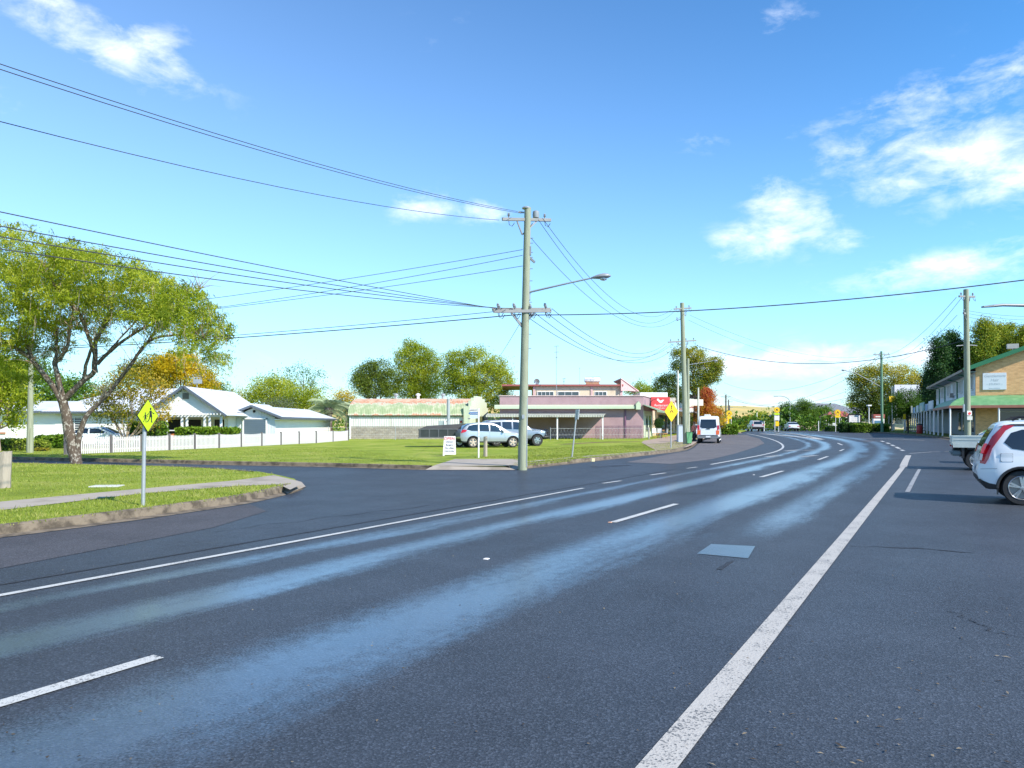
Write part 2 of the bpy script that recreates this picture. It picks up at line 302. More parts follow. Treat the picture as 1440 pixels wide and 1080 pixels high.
def brickmat(name, a, b_, mo, s=1.0, bw=.24, rh=.086, rot=True):
    m, t, b = base_mat(name); l = t.links; tc = nd(t, 'ShaderNodeTexCoord'); sx = nd(t, 'ShaderNodeSeparateXYZ'); l.new(tc.outputs['Object'], sx.inputs[0])
    cb = nd(t, 'ShaderNodeCombineXYZ'); l.new(mth(t, 'ADD', sx.outputs[0], sx.outputs[1]), cb.inputs[0]); l.new(sx.outputs[2], cb.inputs[1])
    br = nd(t, 'ShaderNodeTexBrick'); l.new(cb.outputs[0], br.inputs['Vector']); br.inputs['Color1'].default_value = (*a, 1); br.inputs['Color2'].default_value = (*b_, 1); br.inputs['Mortar'].default_value = (*mo, 1)
    br.inputs['Scale'].default_value = s; br.inputs['Brick Width'].default_value = bw; br.inputs['Row Height'].default_value = rh; br.inputs['Mortar Size'].default_value = .008; br.inputs['Bias'].default_value = -.1
    nz = nd(t, 'ShaderNodeTexNoise'); nz.inputs['Scale'].default_value = 2.2; nz.inputs['Detail'].default_value = 7; mp = nd(t, 'ShaderNodeMapping'); mp.inputs['Scale'].default_value = (1, 1, 3); l.new(tc.outputs['Object'], mp.inputs[0]); l.new(mp.outputs[0], nz.inputs['Vector'])
    mx = nd(t, 'ShaderNodeMix', data_type='RGBA', blend_type='MULTIPLY'); mx.inputs[0].default_value = .4; l.new(br.outputs[0], mx.inputs[6])
    cr = nd(t, 'ShaderNodeValToRGB'); cr.color_ramp.elements[0].position = .3; cr.color_ramp.elements[0].color = (.5, .42, .35, 1); cr.color_ramp.elements[1].position = .6; cr.color_ramp.elements[1].color = (1, 1, 1, 1)
    l.new(nz.outputs[0], cr.inputs[0]); l.new(cr.outputs[0], mx.inputs[7]); l.new(mx.outputs[2], b.inputs['Base Color']); b.inputs['Roughness'].default_value = .9
    bp = nd(t, 'ShaderNodeBump'); bp.inputs['Strength'].default_value = .4; bp.inputs['Distance'].default_value = .01; l.new(br.outputs['Fac'], bp.inputs['Height']); bp.invert = True; l.new(bp.outputs[0], b.inputs['Normal'])
    return m
white = pm('white_paint', (.74, .74, .73), .5, .05); offw = pm('cream_paint', (.66, .60, .48), .6, .08, bump=.1)
gal = pm('galvanised_steel', (.42, .43, .43), .45, .12, 8, metal=.5); black = pm('black_plastic', (.018, .018, .02), .5, .1)
dark = pm('dark_interior', (.03, .03, .032), .7, .2, 1.5); steel = pm('grey_steel', (.3, .3, .3), .4, .1, metal=.6)
wgl = glass('window_glass', (.05, .065, .08)); conc = pm('concrete', (.36, .33, .29), .9, .22, 1.5, bump=.5, bscale=30)
kerbm = pm('kerb_concrete', (.19, .15, .105), .95, .3, 3.5, bump=.6, bscale=25, c2=(.075, .058, .04), thr=(.44, .60))
woodg = pm('weathered_timber', (.34, .29, .23), .9, .3, 2, bump=.8, bscale=12, stretch=(6, 6, .6))
poleg = pm('treated_pole_timber', (.27, .29, .20), .85, .28, 3, bump=.5, bscale=18, stretch=(5, 5, .5))
bark = pm('rough_bark', (.085, .062, .045), .95, .4, 13, bump=1.4, bscale=10, c2=(.34, .31, .26), thr=(.53, .63), stretch=(1, 1, .6))
barkp = pm('smooth_bark', (.36, .27, .2), .8, .25, 4, bump=.4, bscale=10, c2=(.22, .17, .13), thr=(.5, .7))
# ================================================================== SETTING
RD = Vector((.498, .867, 0)); RN = Vector((-.867, .498, 0))
def RW(lon, lat): v = RD * lon + RN * lat; return Vector((v.x, v.y, g(v.x, v.y)))   # road frame: metres along, metres left of the camera
def resample(pts, step):
    pts = [Vector(p) for p in pts]; o = [pts[0]]; acc = 0
    for a, b in zip(pts, pts[1:]):
        l = (b - a).length; n = max(1, int(round(l / step)))
        for i in range(1, n + 1): o.append(a.lerp(b, i / n))
    return o
def smoothpl(pts, it=2):
    pts = [Vector(p) for p in pts]
    for _ in range(it):
        q = [pts[0]]
        for a, b in zip(pts, pts[1:]): q += [a.lerp(b, .25), a.lerp(b, .75)]
        pts = q + [pts[-1]]
    return pts
def offset(pts, d):
    """offset a polyline to its left by d (xy)"""
    o = []
    for i, p in enumerate(pts):
        t = (pts[min(i + 1, len(pts) - 1)] - pts[max(i - 1, 0)]); t.z = 0; t.normalize()
        o.append(Vector((p.x - t.y * d, p.y + t.x * d, p.z)))
    return o
CEN = [RW(t, 4.66) for t in range(-30, 42, 3)] + [G(1181, 634), G(1189, 628.5), G(1183, 622.5), G(1160, 617), G(1120, 611), G(1085, 607)]
CEN += [CEN[-1] + (CEN[-1] - CEN[-2]).normalized() * 60]
CEN = smoothpl(CEN, 2); CA = np.array([(p.x, p.y) for p in CEN]); CS = np.concatenate([[0], np.cumsum(np.hypot(*np.diff(CA, axis=0).T))]) - 30
def latlon(x, y):
    A = CA[:-1]; D = CA[1:] - A; q = ((x - A[:, 0]) * D[:, 0] + (y - A[:, 1]) * D[:, 1]) / (D ** 2).sum(1); q = np.clip(q, 0, 1)
    c = A + D * q[:, None]; dd = np.hypot(x - c[:, 0], y - c[:, 1]); i = int(dd.argmin())
    s = np.sign(D[i, 0] * (y - A[i, 1]) - D[i, 1] * (x - A[i, 0])); return s * dd[i], CS[i] + q[i] * np.hypot(*D[i])
def grid(name, xs, ys, zf, mat, kind='structure', attrs=False):
    V = [(x, y, zf(x, y)) for y in ys for x in xs]; nx = len(xs)
    Fq = [(j * nx + i, j * nx + i + 1, (j + 1) * nx + i + 1, (j + 1) * nx + i) for j in range(len(ys) - 1) for i in range(nx - 1)]
    at = None
    if attrs:
        ll = [latlon(v[0], v[1]) for v in V]; at = [('lat', 'POINT', [a for a, b in ll]), ('lon', 'POINT', [b for a, b in ll])]
    o = mesh_np(name, V, Fq, mat, attr=at); o.data.polygons.foreach_set('use_smooth', [True] * len(Fq)); return tag(o, kind=kind)
gr_far = grassmat('paddock_grass', (.10, .13, .025), (.17, .19, .04), (.26, .24, .08), .3)
gr = grassmat('mown_lawn_grass', (.13, .17, .02), (.24, .31, .03), (.34, .35, .08))
gr2 = grassmat('verge_grass', (.09, .11, .015), (.15, .19, .025), (.24, .22, .07), 1.6)
asp = asphalt('wet_road_asphalt', (.032, .039, .051)); aspo = asphalt('old_grey_asphalt', (.10, .092, .094), tracks=False, rough=.85)  # road base darkened and tinted blue in place of foreground shade and sky reflection
xs = [-2500, -900, -400, -200] + list(range(-120, 131, 5)) + [200, 400, 900, 2500]; ys = [-400, -100] + list(range(-40, 331, 5)) + [420, 600, 1200, 3000, 6000]
grid('ground', xs, ys, lambda x, y: g(x, y) - .12, gr_far)
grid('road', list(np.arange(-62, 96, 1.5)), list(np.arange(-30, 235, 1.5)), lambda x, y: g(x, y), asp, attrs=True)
def sheet(name, poly, dz, mat, step=3.0, kind='structure', parent=None):
    """flat area following the ground, tessellated"""
    P2 = [Vector((p[0], p[1])) for p in poly]; n = len(P2)
    xs_ = [p.x for p in P2]; ys_ = [p.y for p in P2]; pts = list(P2)
    def inside(x, y):
        c = False; j = n - 1
        for i in range(n):
            if (P2[i].y > y) != (P2[j].y > y) and x < (P2[j].x - P2[i].x) * (y - P2[i].y) / (P2[j].y - P2[i].y) + P2[i].x: c = not c
            j = i
        return c
    y = math.floor(min(ys_) / step) * step
    while y < max(ys_):
        x = math.floor(min(xs_) / step) * step
        while x < max(xs_):
            if inside(x, y): pts.append(Vector((x, y)))
            x += step
        y += step
    r = delaunay_2d_cdt(pts, [(i, (i + 1) % n) for i in range(n)], [list(range(n))], 1, 1e-4)
    mb = MB(); mb.add([(v.x, v.y, g(v.x, v.y) + dz) for v in r[0]], [tuple(f) for f in r[2]])
    o = mb.build(name, mat, parent)
    me = o.data
    if me.polygons and sum(p.normal.z for p in me.polygons) < 0: me.flip_normals()
    me.polygons.foreach_set('use_smooth', [True] * len(me.polygons))
    return tag(o, kind=kind) if kind else o
def strip(name, pts, w, dz, mat, kind='structure', step=.6, jag=0):
    pts = resample(pts, step); a = offset(pts, w / 2); b = offset(pts, -w / 2); mb = MB()
    r = random.Random(len(pts))
    for q in (a, b):
        for p in q: p.z = g(p.x, p.y) + dz
    if jag:
        for q in (a, b):
            for p in q: p.x += r.uniform(-jag, jag); p.y += r.uniform(-jag, jag)
    mb.add(a + b, [(i, i + 1, len(a) + i + 1, len(a) + i) for i in range(len(a) - 1)])
    o = mb.build(name, mat); me = o.data
    if sum(p.normal.z for p in me.polygons) < 0: me.flip_normals()
    return tag(o, kind=kind)
def kerb(name, pts, side=1):
    """gutter, kerb face and kerb top along a polyline; side=1: verge to the left"""
    pts = resample(pts, .5); mb = MB(); prof = [(0, .006), (.30, .010), (.32, .125), (.35, .142), (.47, .142), (.48, .05)]
    rows = []
    for d, z in prof:
        q = offset(pts, d * side)
        for i, p in enumerate(q): p.z = g(p.x, p.y) + z + (.006 * noise.noise(p * .8) if z > .1 else 0)
        rows.append(q)
    n = len(pts); vs = [p for q in rows for p in q]
    mb.add(vs, [(k * n + i, k * n + i + 1, (k + 1) * n + i + 1, (k + 1) * n + i) for k in range(len(prof) - 1) for i in range(n - 1)])
    o = mb.build(name, kerbm, smooth=30); return tag(o, kind='structure')
# corner island on the left
front = [RW(-34, 11.5), RW(-20, 11.5), RW(-8, 11.5), RW(0, 11.5)] + [G(x, y) for x, y in ((0, 757), (200, 731), (299, 716), (350, 708.5), (405, 696), (428, 687.5))]
front = smoothpl(front, 1)
tip = [G(x, y) for x, y in ((431, 685), (425, 679.5), (400, 673.5), (371, 668))]
back = [G(x, y) for x, y in ((371, 668), (326, 663.5), (272, 660.8), (205, 658.4), (0, 654))] + [Vector((-60, 35.5, 0))]
back = smoothpl(back, 1)
kerb('kerb', front, 1); kerb('kerb', back, 1)
isl = offset(front, .42) + [p + (Vector((-12.5, 19, 0)) - p) * .03 for p in tip] + offset(back, .42) + [Vector((-60, -20, 0))]
sheet('lawn', isl, .125, gr, 1.5)
pth_t = [RW(-34, 15.0), RW(-10, 15.0)] + [G(x, y, .125) for x, y in ((0, 706), (161, 691), (330, 676), (385, 668.5))]
pth_b = [RW(-34, 13.4), RW(-10, 13.4)] + [G(x, y, .125) for x, y in ((0, 718), (197, 694.5), (330, 684), (392, 681.5))]
conp = pm('footpath_concrete', (.33, .285, .235), .92, .2, 1.2, bump=.5, bscale=22, c2=(.22, .19, .15), thr=(.5, .68))
sheet('footpath', pth_b + [G(408, 690, .11), G(424, 684, .08), G(419, 679, .08), G(399, 673.5, .09)] + pth_t[::-1], .133, conp, 1.5)
sheet('kerb_ramp', [G(404, 695.5), G(430, 685.3), G(424, 678.6), G(398, 672.4), G(385, 673), G(392, 686)], .02, conp, .7)
# big lawn beyond the side street
far = [Vector((-60, 40, 0))] + [G(x, y) for x, y in ((0, 647), (160, 650.5), (330, 654.5), (460, 657), (598, 661))]
far2 = [G(x, y) for x, y in ((727, 661), (760, 657.5), (800, 653), (850, 647.5), (900, 642), (935, 638), (955, 635.5), (968, 632.5), (975, 628.5), (981, 623), (990, 618), (1008, 611.8), (1020, 610.6), (1046, 609.3))]
far2 = smoothpl(far2, 1); kerb('kerb', far, 1); kerb('kerb', far2, 1)
L0 = offset(far, .42); L1 = offset(far2, .42)
sheet('lawn', L0 + L1 + [G(1052, 606.5), G(1040, 604.6), Vector((70, 228, 0)), Vector((-58, 228, 0))], .125, gr, 4)
dw = [G(598, 661), G(727, 661), G(737, 657, .13), G(737, 645.8, .12), G(640, 645.8, .12), G(612, 655, .13)]
m1 = dw[0] + Vector((.25, .40, 0)); m2 = dw[1] + Vector((.1, .40, 0)); dv = [dw[0], dw[1], m2, dw[3], dw[4], m1]
mb = MB(); mb.add([(p.x, p.y, g(p.x, p.y) + z) for p, z in zip(dv, (.010, .010, .134, .136, .136, .134))], [(0, 1, 2, 5), (5, 2, 3, 4)]); tag(mb.build('driveway', conp), kind='structure')
strip('footpath', [G(x, y, .12) for x, y in ((736, 650.5), (765, 647.6), (807, 643.3), (870, 638.6), (928, 633.6))], .42, .135, conp)
sheet('pavement', [G(924, 634.5, .12), G(948, 631.2, .12), G(966, 629, .12), G(974, 626, .12), G(982, 620.2, .12), G(993, 616, .12), G(1008, 610.8, .12), G(1013, 608, .12), G(985, 606.5, .12), G(950, 612, .12), G(905, 620, .12), G(902, 622.5, .12)], .135, pm('pavement_brown', (.33, .25, .19), .9, .2, 2, bump=.4), 2)
dirt = pm('bare_soil', (.20, .11, .06), .95, .35, 2.5, bump=.8, c2=(.13, .17, .03), thr=(.5, .6))
strip('garden_bed', [G(792, 627.5), G(840, 624.5), G(900, 623.2)], .9, .14, dirt, jag=.12)
strip('garden_bed', [G(-20, 632.5), G(66, 632)], 1.6, .14, dirt, jag=.2)
# right-hand verge
rk = [G(x, y) for x, y in ((1130, 604.8), (1150, 605.2), (1182, 606.2), (1205, 608), (1246, 609.6), (1285, 612.8), (1338, 619.5), (1385, 625), (1440, 630))] + [Vector((75, 44, .5)), Vector((94, 41, .5))]
rk = rk[::-1]; kerb('kerb', rk, -1)
sheet('verge', offset(rk, -.42) + [G(1136, 603.2), Vector((72, 228, 0)), Vector((94, 228, 0))], .125, gr2, 4)
# older grey asphalt of the kerbside parking
parkL = [G(x, y) for x, y in ((968, 634), (1000, 650 - 4), (1035, 637.5), (1062, 629), (1075, 623.5), (1068, 617), (1050, 611.5), (1020, 611.2), (1010, 612.6), (992, 619), (982, 624.5), (976, 630))]
sheet('parking_lane', parkL[0:1] + [G(880, 650), G(945, 652.5)] + parkL[1:], .004, aspo, 2)
sheet('parking_lane', [RW(-34, 7.95), RW(-6, 7.95), RW(0, 8.1), G(300, 742), G(375, 719), G(352, 709.5), G(299, 717), G(200, 732), G(0, 758), RW(-8, 11.48), RW(-34, 11.48)], .004, asphalt('parking_asphalt', (.050, .049, .056), tracks=False, rough=.8), 2)
# line marking
lw = linemat('road_paint', (.46, .46, .44), .75); lo_ = linemat('worn_road_paint', (.40, .375, .34), .75)
def mark(name, pts, w, m=lw, dz=.008, step=.6): return strip(name, pts, w, dz, m, step=step)
mark('edge_line', [RW(-34, 7.6), RW(-8, 7.6), G(0, 838), G(400, 764.6), G(820, 686.8)], .10)
for a, b in (((848, 680), (873, 676.4)), ((915, 668.2), (936, 665.3)), ((966, 658.9), (980, 657))): mark('edge_dash', [G(*a), G(*b)], .11)
mark('edge_line', smoothpl([G(x, y) for x, y in ((1000, 653.3), (1040, 646), (1075, 639.5), (1094, 634.5), (1102.5, 629), (1099, 623.5), (1085, 617.5), (1066, 612.8), (1050, 609.8))], 2), .15)
mark('lane_line', [RW(-.1, 4.64), RW(3.2, 4.64)], .12)
mark('lane_line', [G(862, 735), G(951, 709)], .12)
for a, b in (((1070, 671.2), (1101, 662.5)), ((1150.5, 646.7), (1164, 642)), ((1181, 634.3), (1186.5, 631.8)), ((1178, 623.2), (1184.5, 626))): mark('lane_line', [G(*a), G(*b)], .13)
mark('edge_line', [RW(-12, 1.13), RW(2, 1.13)] + [G(x, y) for x, y in ((1270, 656.5),)], .17, lo_, step=.25)
mark('edge_line', [G(1270, 656.5), G(1273.5, 648), G(1277.5, 640.5)], .26, lo_)
for a, b in (((1267, 632.6), (1271, 634.2)), ((1260, 628.6), (1265, 631)), ((1253.5, 625.6), (1257.5, 627.4)), ((1247, 622.7), (1251, 624.2)), ((1239, 620.2), (1243, 621.4))): mark('corner_dash', [G(*a), G(*b)], .2)
mark('bay_line', [G(1279, 637.8), G(1310, 635.6), G(1345, 634.6)], .1)
mark('bay_line', [G(1293, 660), G(1276, 692)], .1, linemat('faint_paint', (.3, .3, .3), 1.0))
mark('bay_line', [G(1208, 616.2), G(1250, 617.4), G(1300, 619.3)], .16, lo_)
cm = linemat('median_paint', (.5, .47, .42), .9)
mark('median_marking', [G(1070, 610), G(1100, 612.2), G(1130, 615), G(1157, 618)], .5, cm); mark('median_marking', [G(1098, 608.6), G(1125, 611.5), G(1157, 618)], .3, cm)
for a, b in (((1104, 634.5), (1124, 632.6)), ((1130, 633.5), (1146, 632.8)), ((1128, 642.5), (1148, 640.5)), ((1078, 642.8), (1094, 640.6))): mark('faded_arrow', [G(*a), G(*b)], .35, linemat('faded_paint', (.35, .34, .32), 1.1))
mark('crossing_stripe', [G(1044, 606.8), G(1060, 606.9)], .6); mark('crossing_stripe', [G(1070, 606.9), G(1082, 607)], .6)
mark('traffic_island', [G(1085, 606.8), G(1108, 607)], 1.2, pm('island_concrete', (.4, .36, .3), .9), .05)
# smooth rectangular patches in the seal
patch = pm('smooth_bitumen_patch', (.045, .05, .062), .3, .4, 3, bump=.25, bscale=60, spec=.5, coat=.3)
sheet('road_patch', [G(980, 779), G(1000, 765.5), G(1062, 768.5), G(1052, 785.5)], .005, patch, .6)
dk = pm('dark_bitumen_patch', (.022, .022, .025), .6, .3, 4, bump=.5)
def wander(a, b, amp, seed, n=26):
    r = random.Random(seed); d = (b - a); s_ = Vector((-d.y, d.x, 0)).normalized(); return [a.lerp(b, i / n) + s_ * (amp * noise.noise(Vector((i * .33, seed * 7.1, 0)))) for i in range(n + 1)]
for i, (a, b, w, amp) in enumerate((((300, 748), (640, 706), .014, .25), ((880, 690), (1110, 700), .02, .35), ((1330, 860), (1440, 900), .008, .2))):
    strip('bitumen_crack', wander(G(*a), G(*b), amp, i + 2), w, .005, dk, jag=.01, step=.12)
strip('tar_seam', [RW(-6, 6.2 + 1.9), RW(26, 8.1)], .05, .0055, dk, jag=.012, step=.2)

strip('bitumen_crack', [G(1010, 801), G(1030, 789)], .05, .005, dk, jag=.012, step=.15)
strip('bitumen_crack', [G(1195, 768), G(1290, 771), G(1370, 778)], .035, .005, dk, jag=.03, step=.15)
strip('oil_stain', [G(1212, 619.8), G(1232, 620.6)], .9, .005, pm('brown_patch', (.09, .06, .045), .8, .3, 3), jag=.1)
for a, b, w in (((860, 655.6), (878, 654.2), .5), ((830, 656.8), (850, 656.2), .4)): strip('bitumen_patch', [G(*a), G(*b)], w, .006, dk, jag=.08)
# golden hill and the valley before it
hillm = pm('dry_grass_hill', (.58, .41, .13), .95, .25, .012, c2=(.30, .28, .10), thr=(.46, .62))
def hz_(x, y):
    if y < 330: return -4
    a = ss(330, 760, y); px = 720 + F * x / y
    c = 24 - 9 * ss(1060, 1180, 720 + F * x / 760) - 3 * ss(900, 600, 0)
    k = 1 + .22 * noise.noise(Vector((x * .006, y * .006, 0))) + .08 * noise.noise(Vector((x * .02, y * .02, 3)))
    return -3 + (c + 3) * a * k - 12 * ss(800, 1500, y)
grid('hills', list(range(-700, 1300, 20)), list(range(325, 1500, 20)), hz_, hillm)
# blades of grass on the near lawns
def blades(name, poly, n, h, m, near=0, fade=None):
    P2 = [(p[0], p[1]) for p in poly]; k = len(P2); x0, x1 = min(p[0] for p in P2), max(p[0] for p in P2); y0, y1 = min(p[1] for p in P2), max(p[1] for p in P2)
    x = rng.uniform(x0, x1, n * 6); y = rng.uniform(y0, y1, n * 6); c = np.zeros(len(x), bool); j = k - 1
    for i in range(k):
        (xi, yi), (xj, yj) = P2[i], P2[j]
        if yi != yj: c ^= ((yi > y) != (yj > y)) & (x < (xj - xi) * (y - yi) / (yj - yi) + xi)
        j = i
    c &= (y > 6) & (np.abs(x / np.maximum(y, .1)) < .85)
    x, y = x[c][:n], y[c][:n]; n = len(x)
    cl = np.array([noise.noise(Vector((a * 1.3, b * 1.3, 0))) for a, b in zip(x, y)]); hh = h * rng.uniform(.4, 1.25, n) * (1 + .7 * cl)
    an = rng.uniform(0, 6.283, n); w = h * .14 * np.maximum(1, y / 14); z = np.array([g(a, b) for a, b in zip(x, y)]) + .122
    dx, dy = np.cos(an) * w, np.sin(an) * w; lx, ly = rng.normal(0, .45, n) * hh, rng.normal(0, .45, n) * hh
    V = np.stack([np.stack([x - dx, y - dy, z], 1), np.stack([x + dx, y + dy, z], 1), np.stack([x + lx, y + ly, z + hh], 1)], 1).reshape(-1, 3)
    o = mesh_np(name, V, np.arange(3 * n).reshape(-1, 3), m, attr=[('v', 'FACE', np.clip(.5 + .45 * cl + rng.normal(0, .2, n), 0, 1))]); return tag(o, kind='stuff', label='short mown green grass on the lawns and verges', cat='grass')
blm = leafmat('grass_blade', (.15, .20, .018), (.29, .35, .04), (.44, .42, .13), .4)
pth_poly = lambda q: q
lower = [p for p in offset(front, .3)] + [p for p in pth_b[::-1]]
upper = pth_t + [G(385, 667, .1)] + offset(back, .3) + [Vector((-45, 10, 0))]
wdm = leafmat('weed_leaf', (.05, .09, .012), (.13, .19, .02), (.30, .26, .08), .3)
blades('weeds', upper, 900, .06, wdm); blades('weeds', lower, 1500, .07, wdm); blades('weeds', L0 + [G(598, 650), G(480, 633), Vector((-45, 42, 0))], 1200, .05, wdm); blades('weeds', L1[:len(L1) // 2 + 8] + [G(930, 626), G(740, 634), G(742, 650)], 1200, .05, wdm)
blades('grass', lower, 60000, .052, blm); blades('grass', upper, 60000, .045, blm)
blades('grass', L0 + [G(598, 650), G(480, 633), Vector((-45, 42, 0))], 45000, .028, blm)
blades('grass', L1[:len(L1) // 2 + 8] + [G(930, 626), G(740, 634), G(742, 650)], 40000, .032, blm)
blades('grass', [G(742, 656, .1), G(730, 650, .1)] + [G(x, y, .1) for x, y in ((715, 645), (660, 645), (690, 642), (830, 640))] + [G(800, 650, .1)], 6000, .05, blm)
# ================================================================== VEHICLES
def interp(tab, x):
    if x <= tab[0][0]: return tab[0][1]
    for (a, va), (b, vb) in zip(tab, tab[1:]):
        if x <= b: t = (x - a) / (b - a); return va + (vb - va) * t
    return tab[-1][1]
def smooth_interp(tab, x, w=.09): return sum(interp(tab, x + d * w) * k for d, k in ((-1, .15), (-.5, .2), (0, .3), (.5, .2), (1, .15)))
paint = {}
def carpaint(name, c, metal=0.0):
    if name in MATS: return MATS[name]
    m = pm(name, c, .32, .03, 2, metal=metal, coat=.7, spec=.5); return m
tyrem = pm('tyre_rubber', (.025, .025, .026), .85, .2, 8, bump=.2); rimm = pm('alloy_rim', (.6, .6, .61), .25, .06, metal=.85)
redl = pm('red_lamp_plastic', (.45, .008, .02), .15, .1, coat=1); clearl = pm('clear_lamp_plastic', (.55, .57, .6), .12, .1, coat=1, metal=.3)
cglass = glass('car_glass', (.012, .022, .035), .03); amber = pm('amber_lamp_plastic', (.75, .12, .02), .25, .1, coat=.6)
chrome = pm('chrome', (.7, .7, .72), .12, .03, metal=1)
class Car:
    """local frame: x forward, y left, z up, origin on the ground in the middle of the rear axle"""
    def __init__(s, root, L_, W, H, top, belt, rear, front, wb, wr, cab, sill=.32, roofw=.76, mat=None, trim=black, arch=.07):
        s.root = root; s.W = W / 2; s.top = top; s.belt = belt; s.rear = rear; s.front = front; s.wb = wb; s.wr = wr; s.cab = cab; s.sill = sill; s.roofw = roofw; s.mat = mat; s.trim = trim; s.arch = arch
        s.x0 = min(v for z, v in rear); s.x1 = max(v for z, v in front)
    def zt(s, x): return smooth_interp(s.top, x)
    def zb(s, x): return min(interp(s.belt, x), s.zt(x) - .03)
    def z0(s, x):
        z = s.sill; r = s.wr + s.arch
        for c in (0, s.wb):
            d = abs(x - c)
            if d < r: z = max(z, s.wr * .95 + math.sqrt(max(0, r * r - d * d)) - .0)
        if x < -.55: z = max(z, s.sill + (-.55 - x) * .18)
        if x > s.wb + .55: z = max(z, s.sill - .06 + (x - s.wb - .55) * .15)
        return z
    def w(s, x):
        k = 1.0; dr = x - s.x0; df = s.x1 - x
        if dr < .55: k -= .17 * ((.55 - dr) / .55) ** 2.2
        if df < .8: k -= .24 * ((.8 - df) / .8) ** 2.0
        return s.W * k
    def sy(s, x, z):
        """half width of the body at x, z"""
        zb, zt, w = s.zb(x), s.zt(x), s.w(x)
        if z <= zb:
            t = (z - s.sill) / max(.05, zb - s.sill); return w * (.955 + .045 * math.sin(math.pi * min(1, max(0, t * .8 + .12))) - .012 * max(0, t) ** 2)
        t = min(1, (z - zb) / max(.02, zt - .05 - zb)); h = min(1, max(0, (zt - zb) / .45)); wr = .93 + (s.roofw - .93) * h
        return w * (.965 - (.965 - wr) * t ** 1.25)
    def body(s, under=True):
        xs = sorted(set(np.round(np.concatenate([np.arange(s.x0, s.x1, .05), [s.x0, s.x1], np.linspace(s.x0, s.x0 + .4, 14), np.linspace(s.x1 - .6, s.x1, 16)]), 4)))
        K1, K2, K3 = 9, 7, 7; n = K1 + K2 + K3; rows = []
        for x in xs:
            z0, zb, zt, w = s.z0(x), s.zb(x), s.zt(x), s.w(x); z0 = min(z0, zb - .03); sec = []
            for k in range(K1): z = z0 + (zb - z0) * k / (K1 - 1); sec.append((s.sy(x, z), z))
            ze = zt - .05 if zt - zb > .1 else zb + (zt - zb) * .5
            for k in range(1, K2 + 1): z = zb + (ze - zb) * k / K2; sec.append((s.sy(x, z), z))
            we = sec[-1][0]; zc = zt + .02
            for k in range(1, K3 + 1): a = k / K3 * math.pi / 2; sec.append((we * math.cos(a) ** .8 if k < K3 else 0, ze + (zc - ze) * math.sin(a) ** .75))
            rows.append([(min(max(x, interp(s.rear, z)), interp(s.front, z)), y, z) for y, z in sec])
        parts = {}
        def put(key, quad): parts.setdefault(key, []).append(quad)
        for i in range(len(xs) - 1):
            xm = (xs[i] + xs[i + 1]) / 2
            for k in range(n - 1):
                q = [rows[i][k], rows[i + 1][k], rows[i + 1][k + 1], rows[i][k + 1]]
                key = 'body'
                if k < 1: key = 'cladding'
                if k >= K1 + K2 - 1 and s.cab[2] < xm < s.cab[3] : key = 'windshield' if k > K1 + K2 - 1 else 'body'
                if k >= K1 + K2 and s.cab[0] < xm < s.cab[1]: key = 'rear_window'
                put(key, q); put(key, [(x, -y, z) for x, y, z in q][::-1])
        for e, rr in ((0, rows[0]), (1, rows[-1])):
            for k in range(n - 1):
                q = [rr[k], rr[k + 1], (rr[k + 1][0], -rr[k + 1][1], rr[k + 1][2]), (rr[k][0], -rr[k][1], rr[k][2])]
                put(('rear_bumper' if e == 0 else 'front_bumper') if rr[k][2] < s.sill + .22 else 'body', q)
        for i in range(len(xs) - 1):
            a, b = rows[i][0], rows[i + 1][0]; put('underbody', [(a[0], a[1], a[2]), (b[0], b[1], b[2]), (b[0], -b[1], b[2]), (a[0], -a[1], a[2])])
        for key, qs in parts.items():
            bm = bmesh.new()
            for q in qs:
                try: bm.faces.new([bm.verts.new(v) for v in q])
                except ValueError: pass
            bmesh.ops.remove_doubles(bm, verts=bm.verts, dist=.0008); bmesh.ops.dissolve_degenerate(bm, dist=.0005, edges=bm.edges)
            bmesh.ops.recalc_face_normals(bm, faces=bm.faces)
            me = bpy.data.meshes.new(key); bm.to_mesh(me); bm.free(); me.polygons.foreach_set('use_smooth', [True] * len(me.polygons)); me.set_sharp_from_angle(angle=R(38))
            m = {'windshield': cglass, 'rear_window': cglass, 'cladding': s.trim, 'underbody': dark, 'rear_bumper': s.trim, 'front_bumper': s.trim}.get(key, s.mat)
            link(key, me, m, s.root)
    def panel(s, name, poly, sides=(1, -1), mat=None, off=.007, step=.07, face='side'):
        """a patch lying on the body: poly in (x, z) for a side, in (y, z) for the rear or the front"""
        out = []
        for sg in sides:
            P2 = [Vector(p) for p in poly]; bd = []
            for a, b in zip(P2, P2[1:] + P2[:1]):
                n = max(1, int((b - a).length / step))
                bd += [a.lerp(b, i / n) for i in range(n)]
            nb = len(bd); pts = list(bd); xs_ = [p.x for p in bd]; ys_ = [p.y for p in bd]
            def ins(x, y):
                c = False; j = nb - 1
                for i in range(nb):
                    if (bd[i].y > y) != (bd[j].y > y) and x < (bd[j].x - bd[i].x) * (y - bd[i].y) / (bd[j].y - bd[i].y) + bd[i].x: c = not c
                    j = i
                return c
            x = min(xs_) + step / 2
            while x < max(xs_):
                y = min(ys_) + step / 2
                while y < max(ys_):
                    if ins(x, y): pts.append(Vector((x, y)))
                    y += step
                x += step
            r = delaunay_2d_cdt(pts, [(i, (i + 1) % nb) for i in range(nb)], [list(range(nb))], 1, 1e-5)
            if face == 'side': f3 = lambda p, o: (min(max(p.x, interp(s.rear, p.y) - o), interp(s.front, p.y) + o), sg * (s.sy(p.x, p.y) + o), p.y)
            elif face == 'rear': f3 = lambda p, o: (interp(s.rear, p.y) - o, p.x * sg, p.y)
            else: f3 = lambda p, o: (interp(s.front, p.y) + o, p.x * sg, p.y)
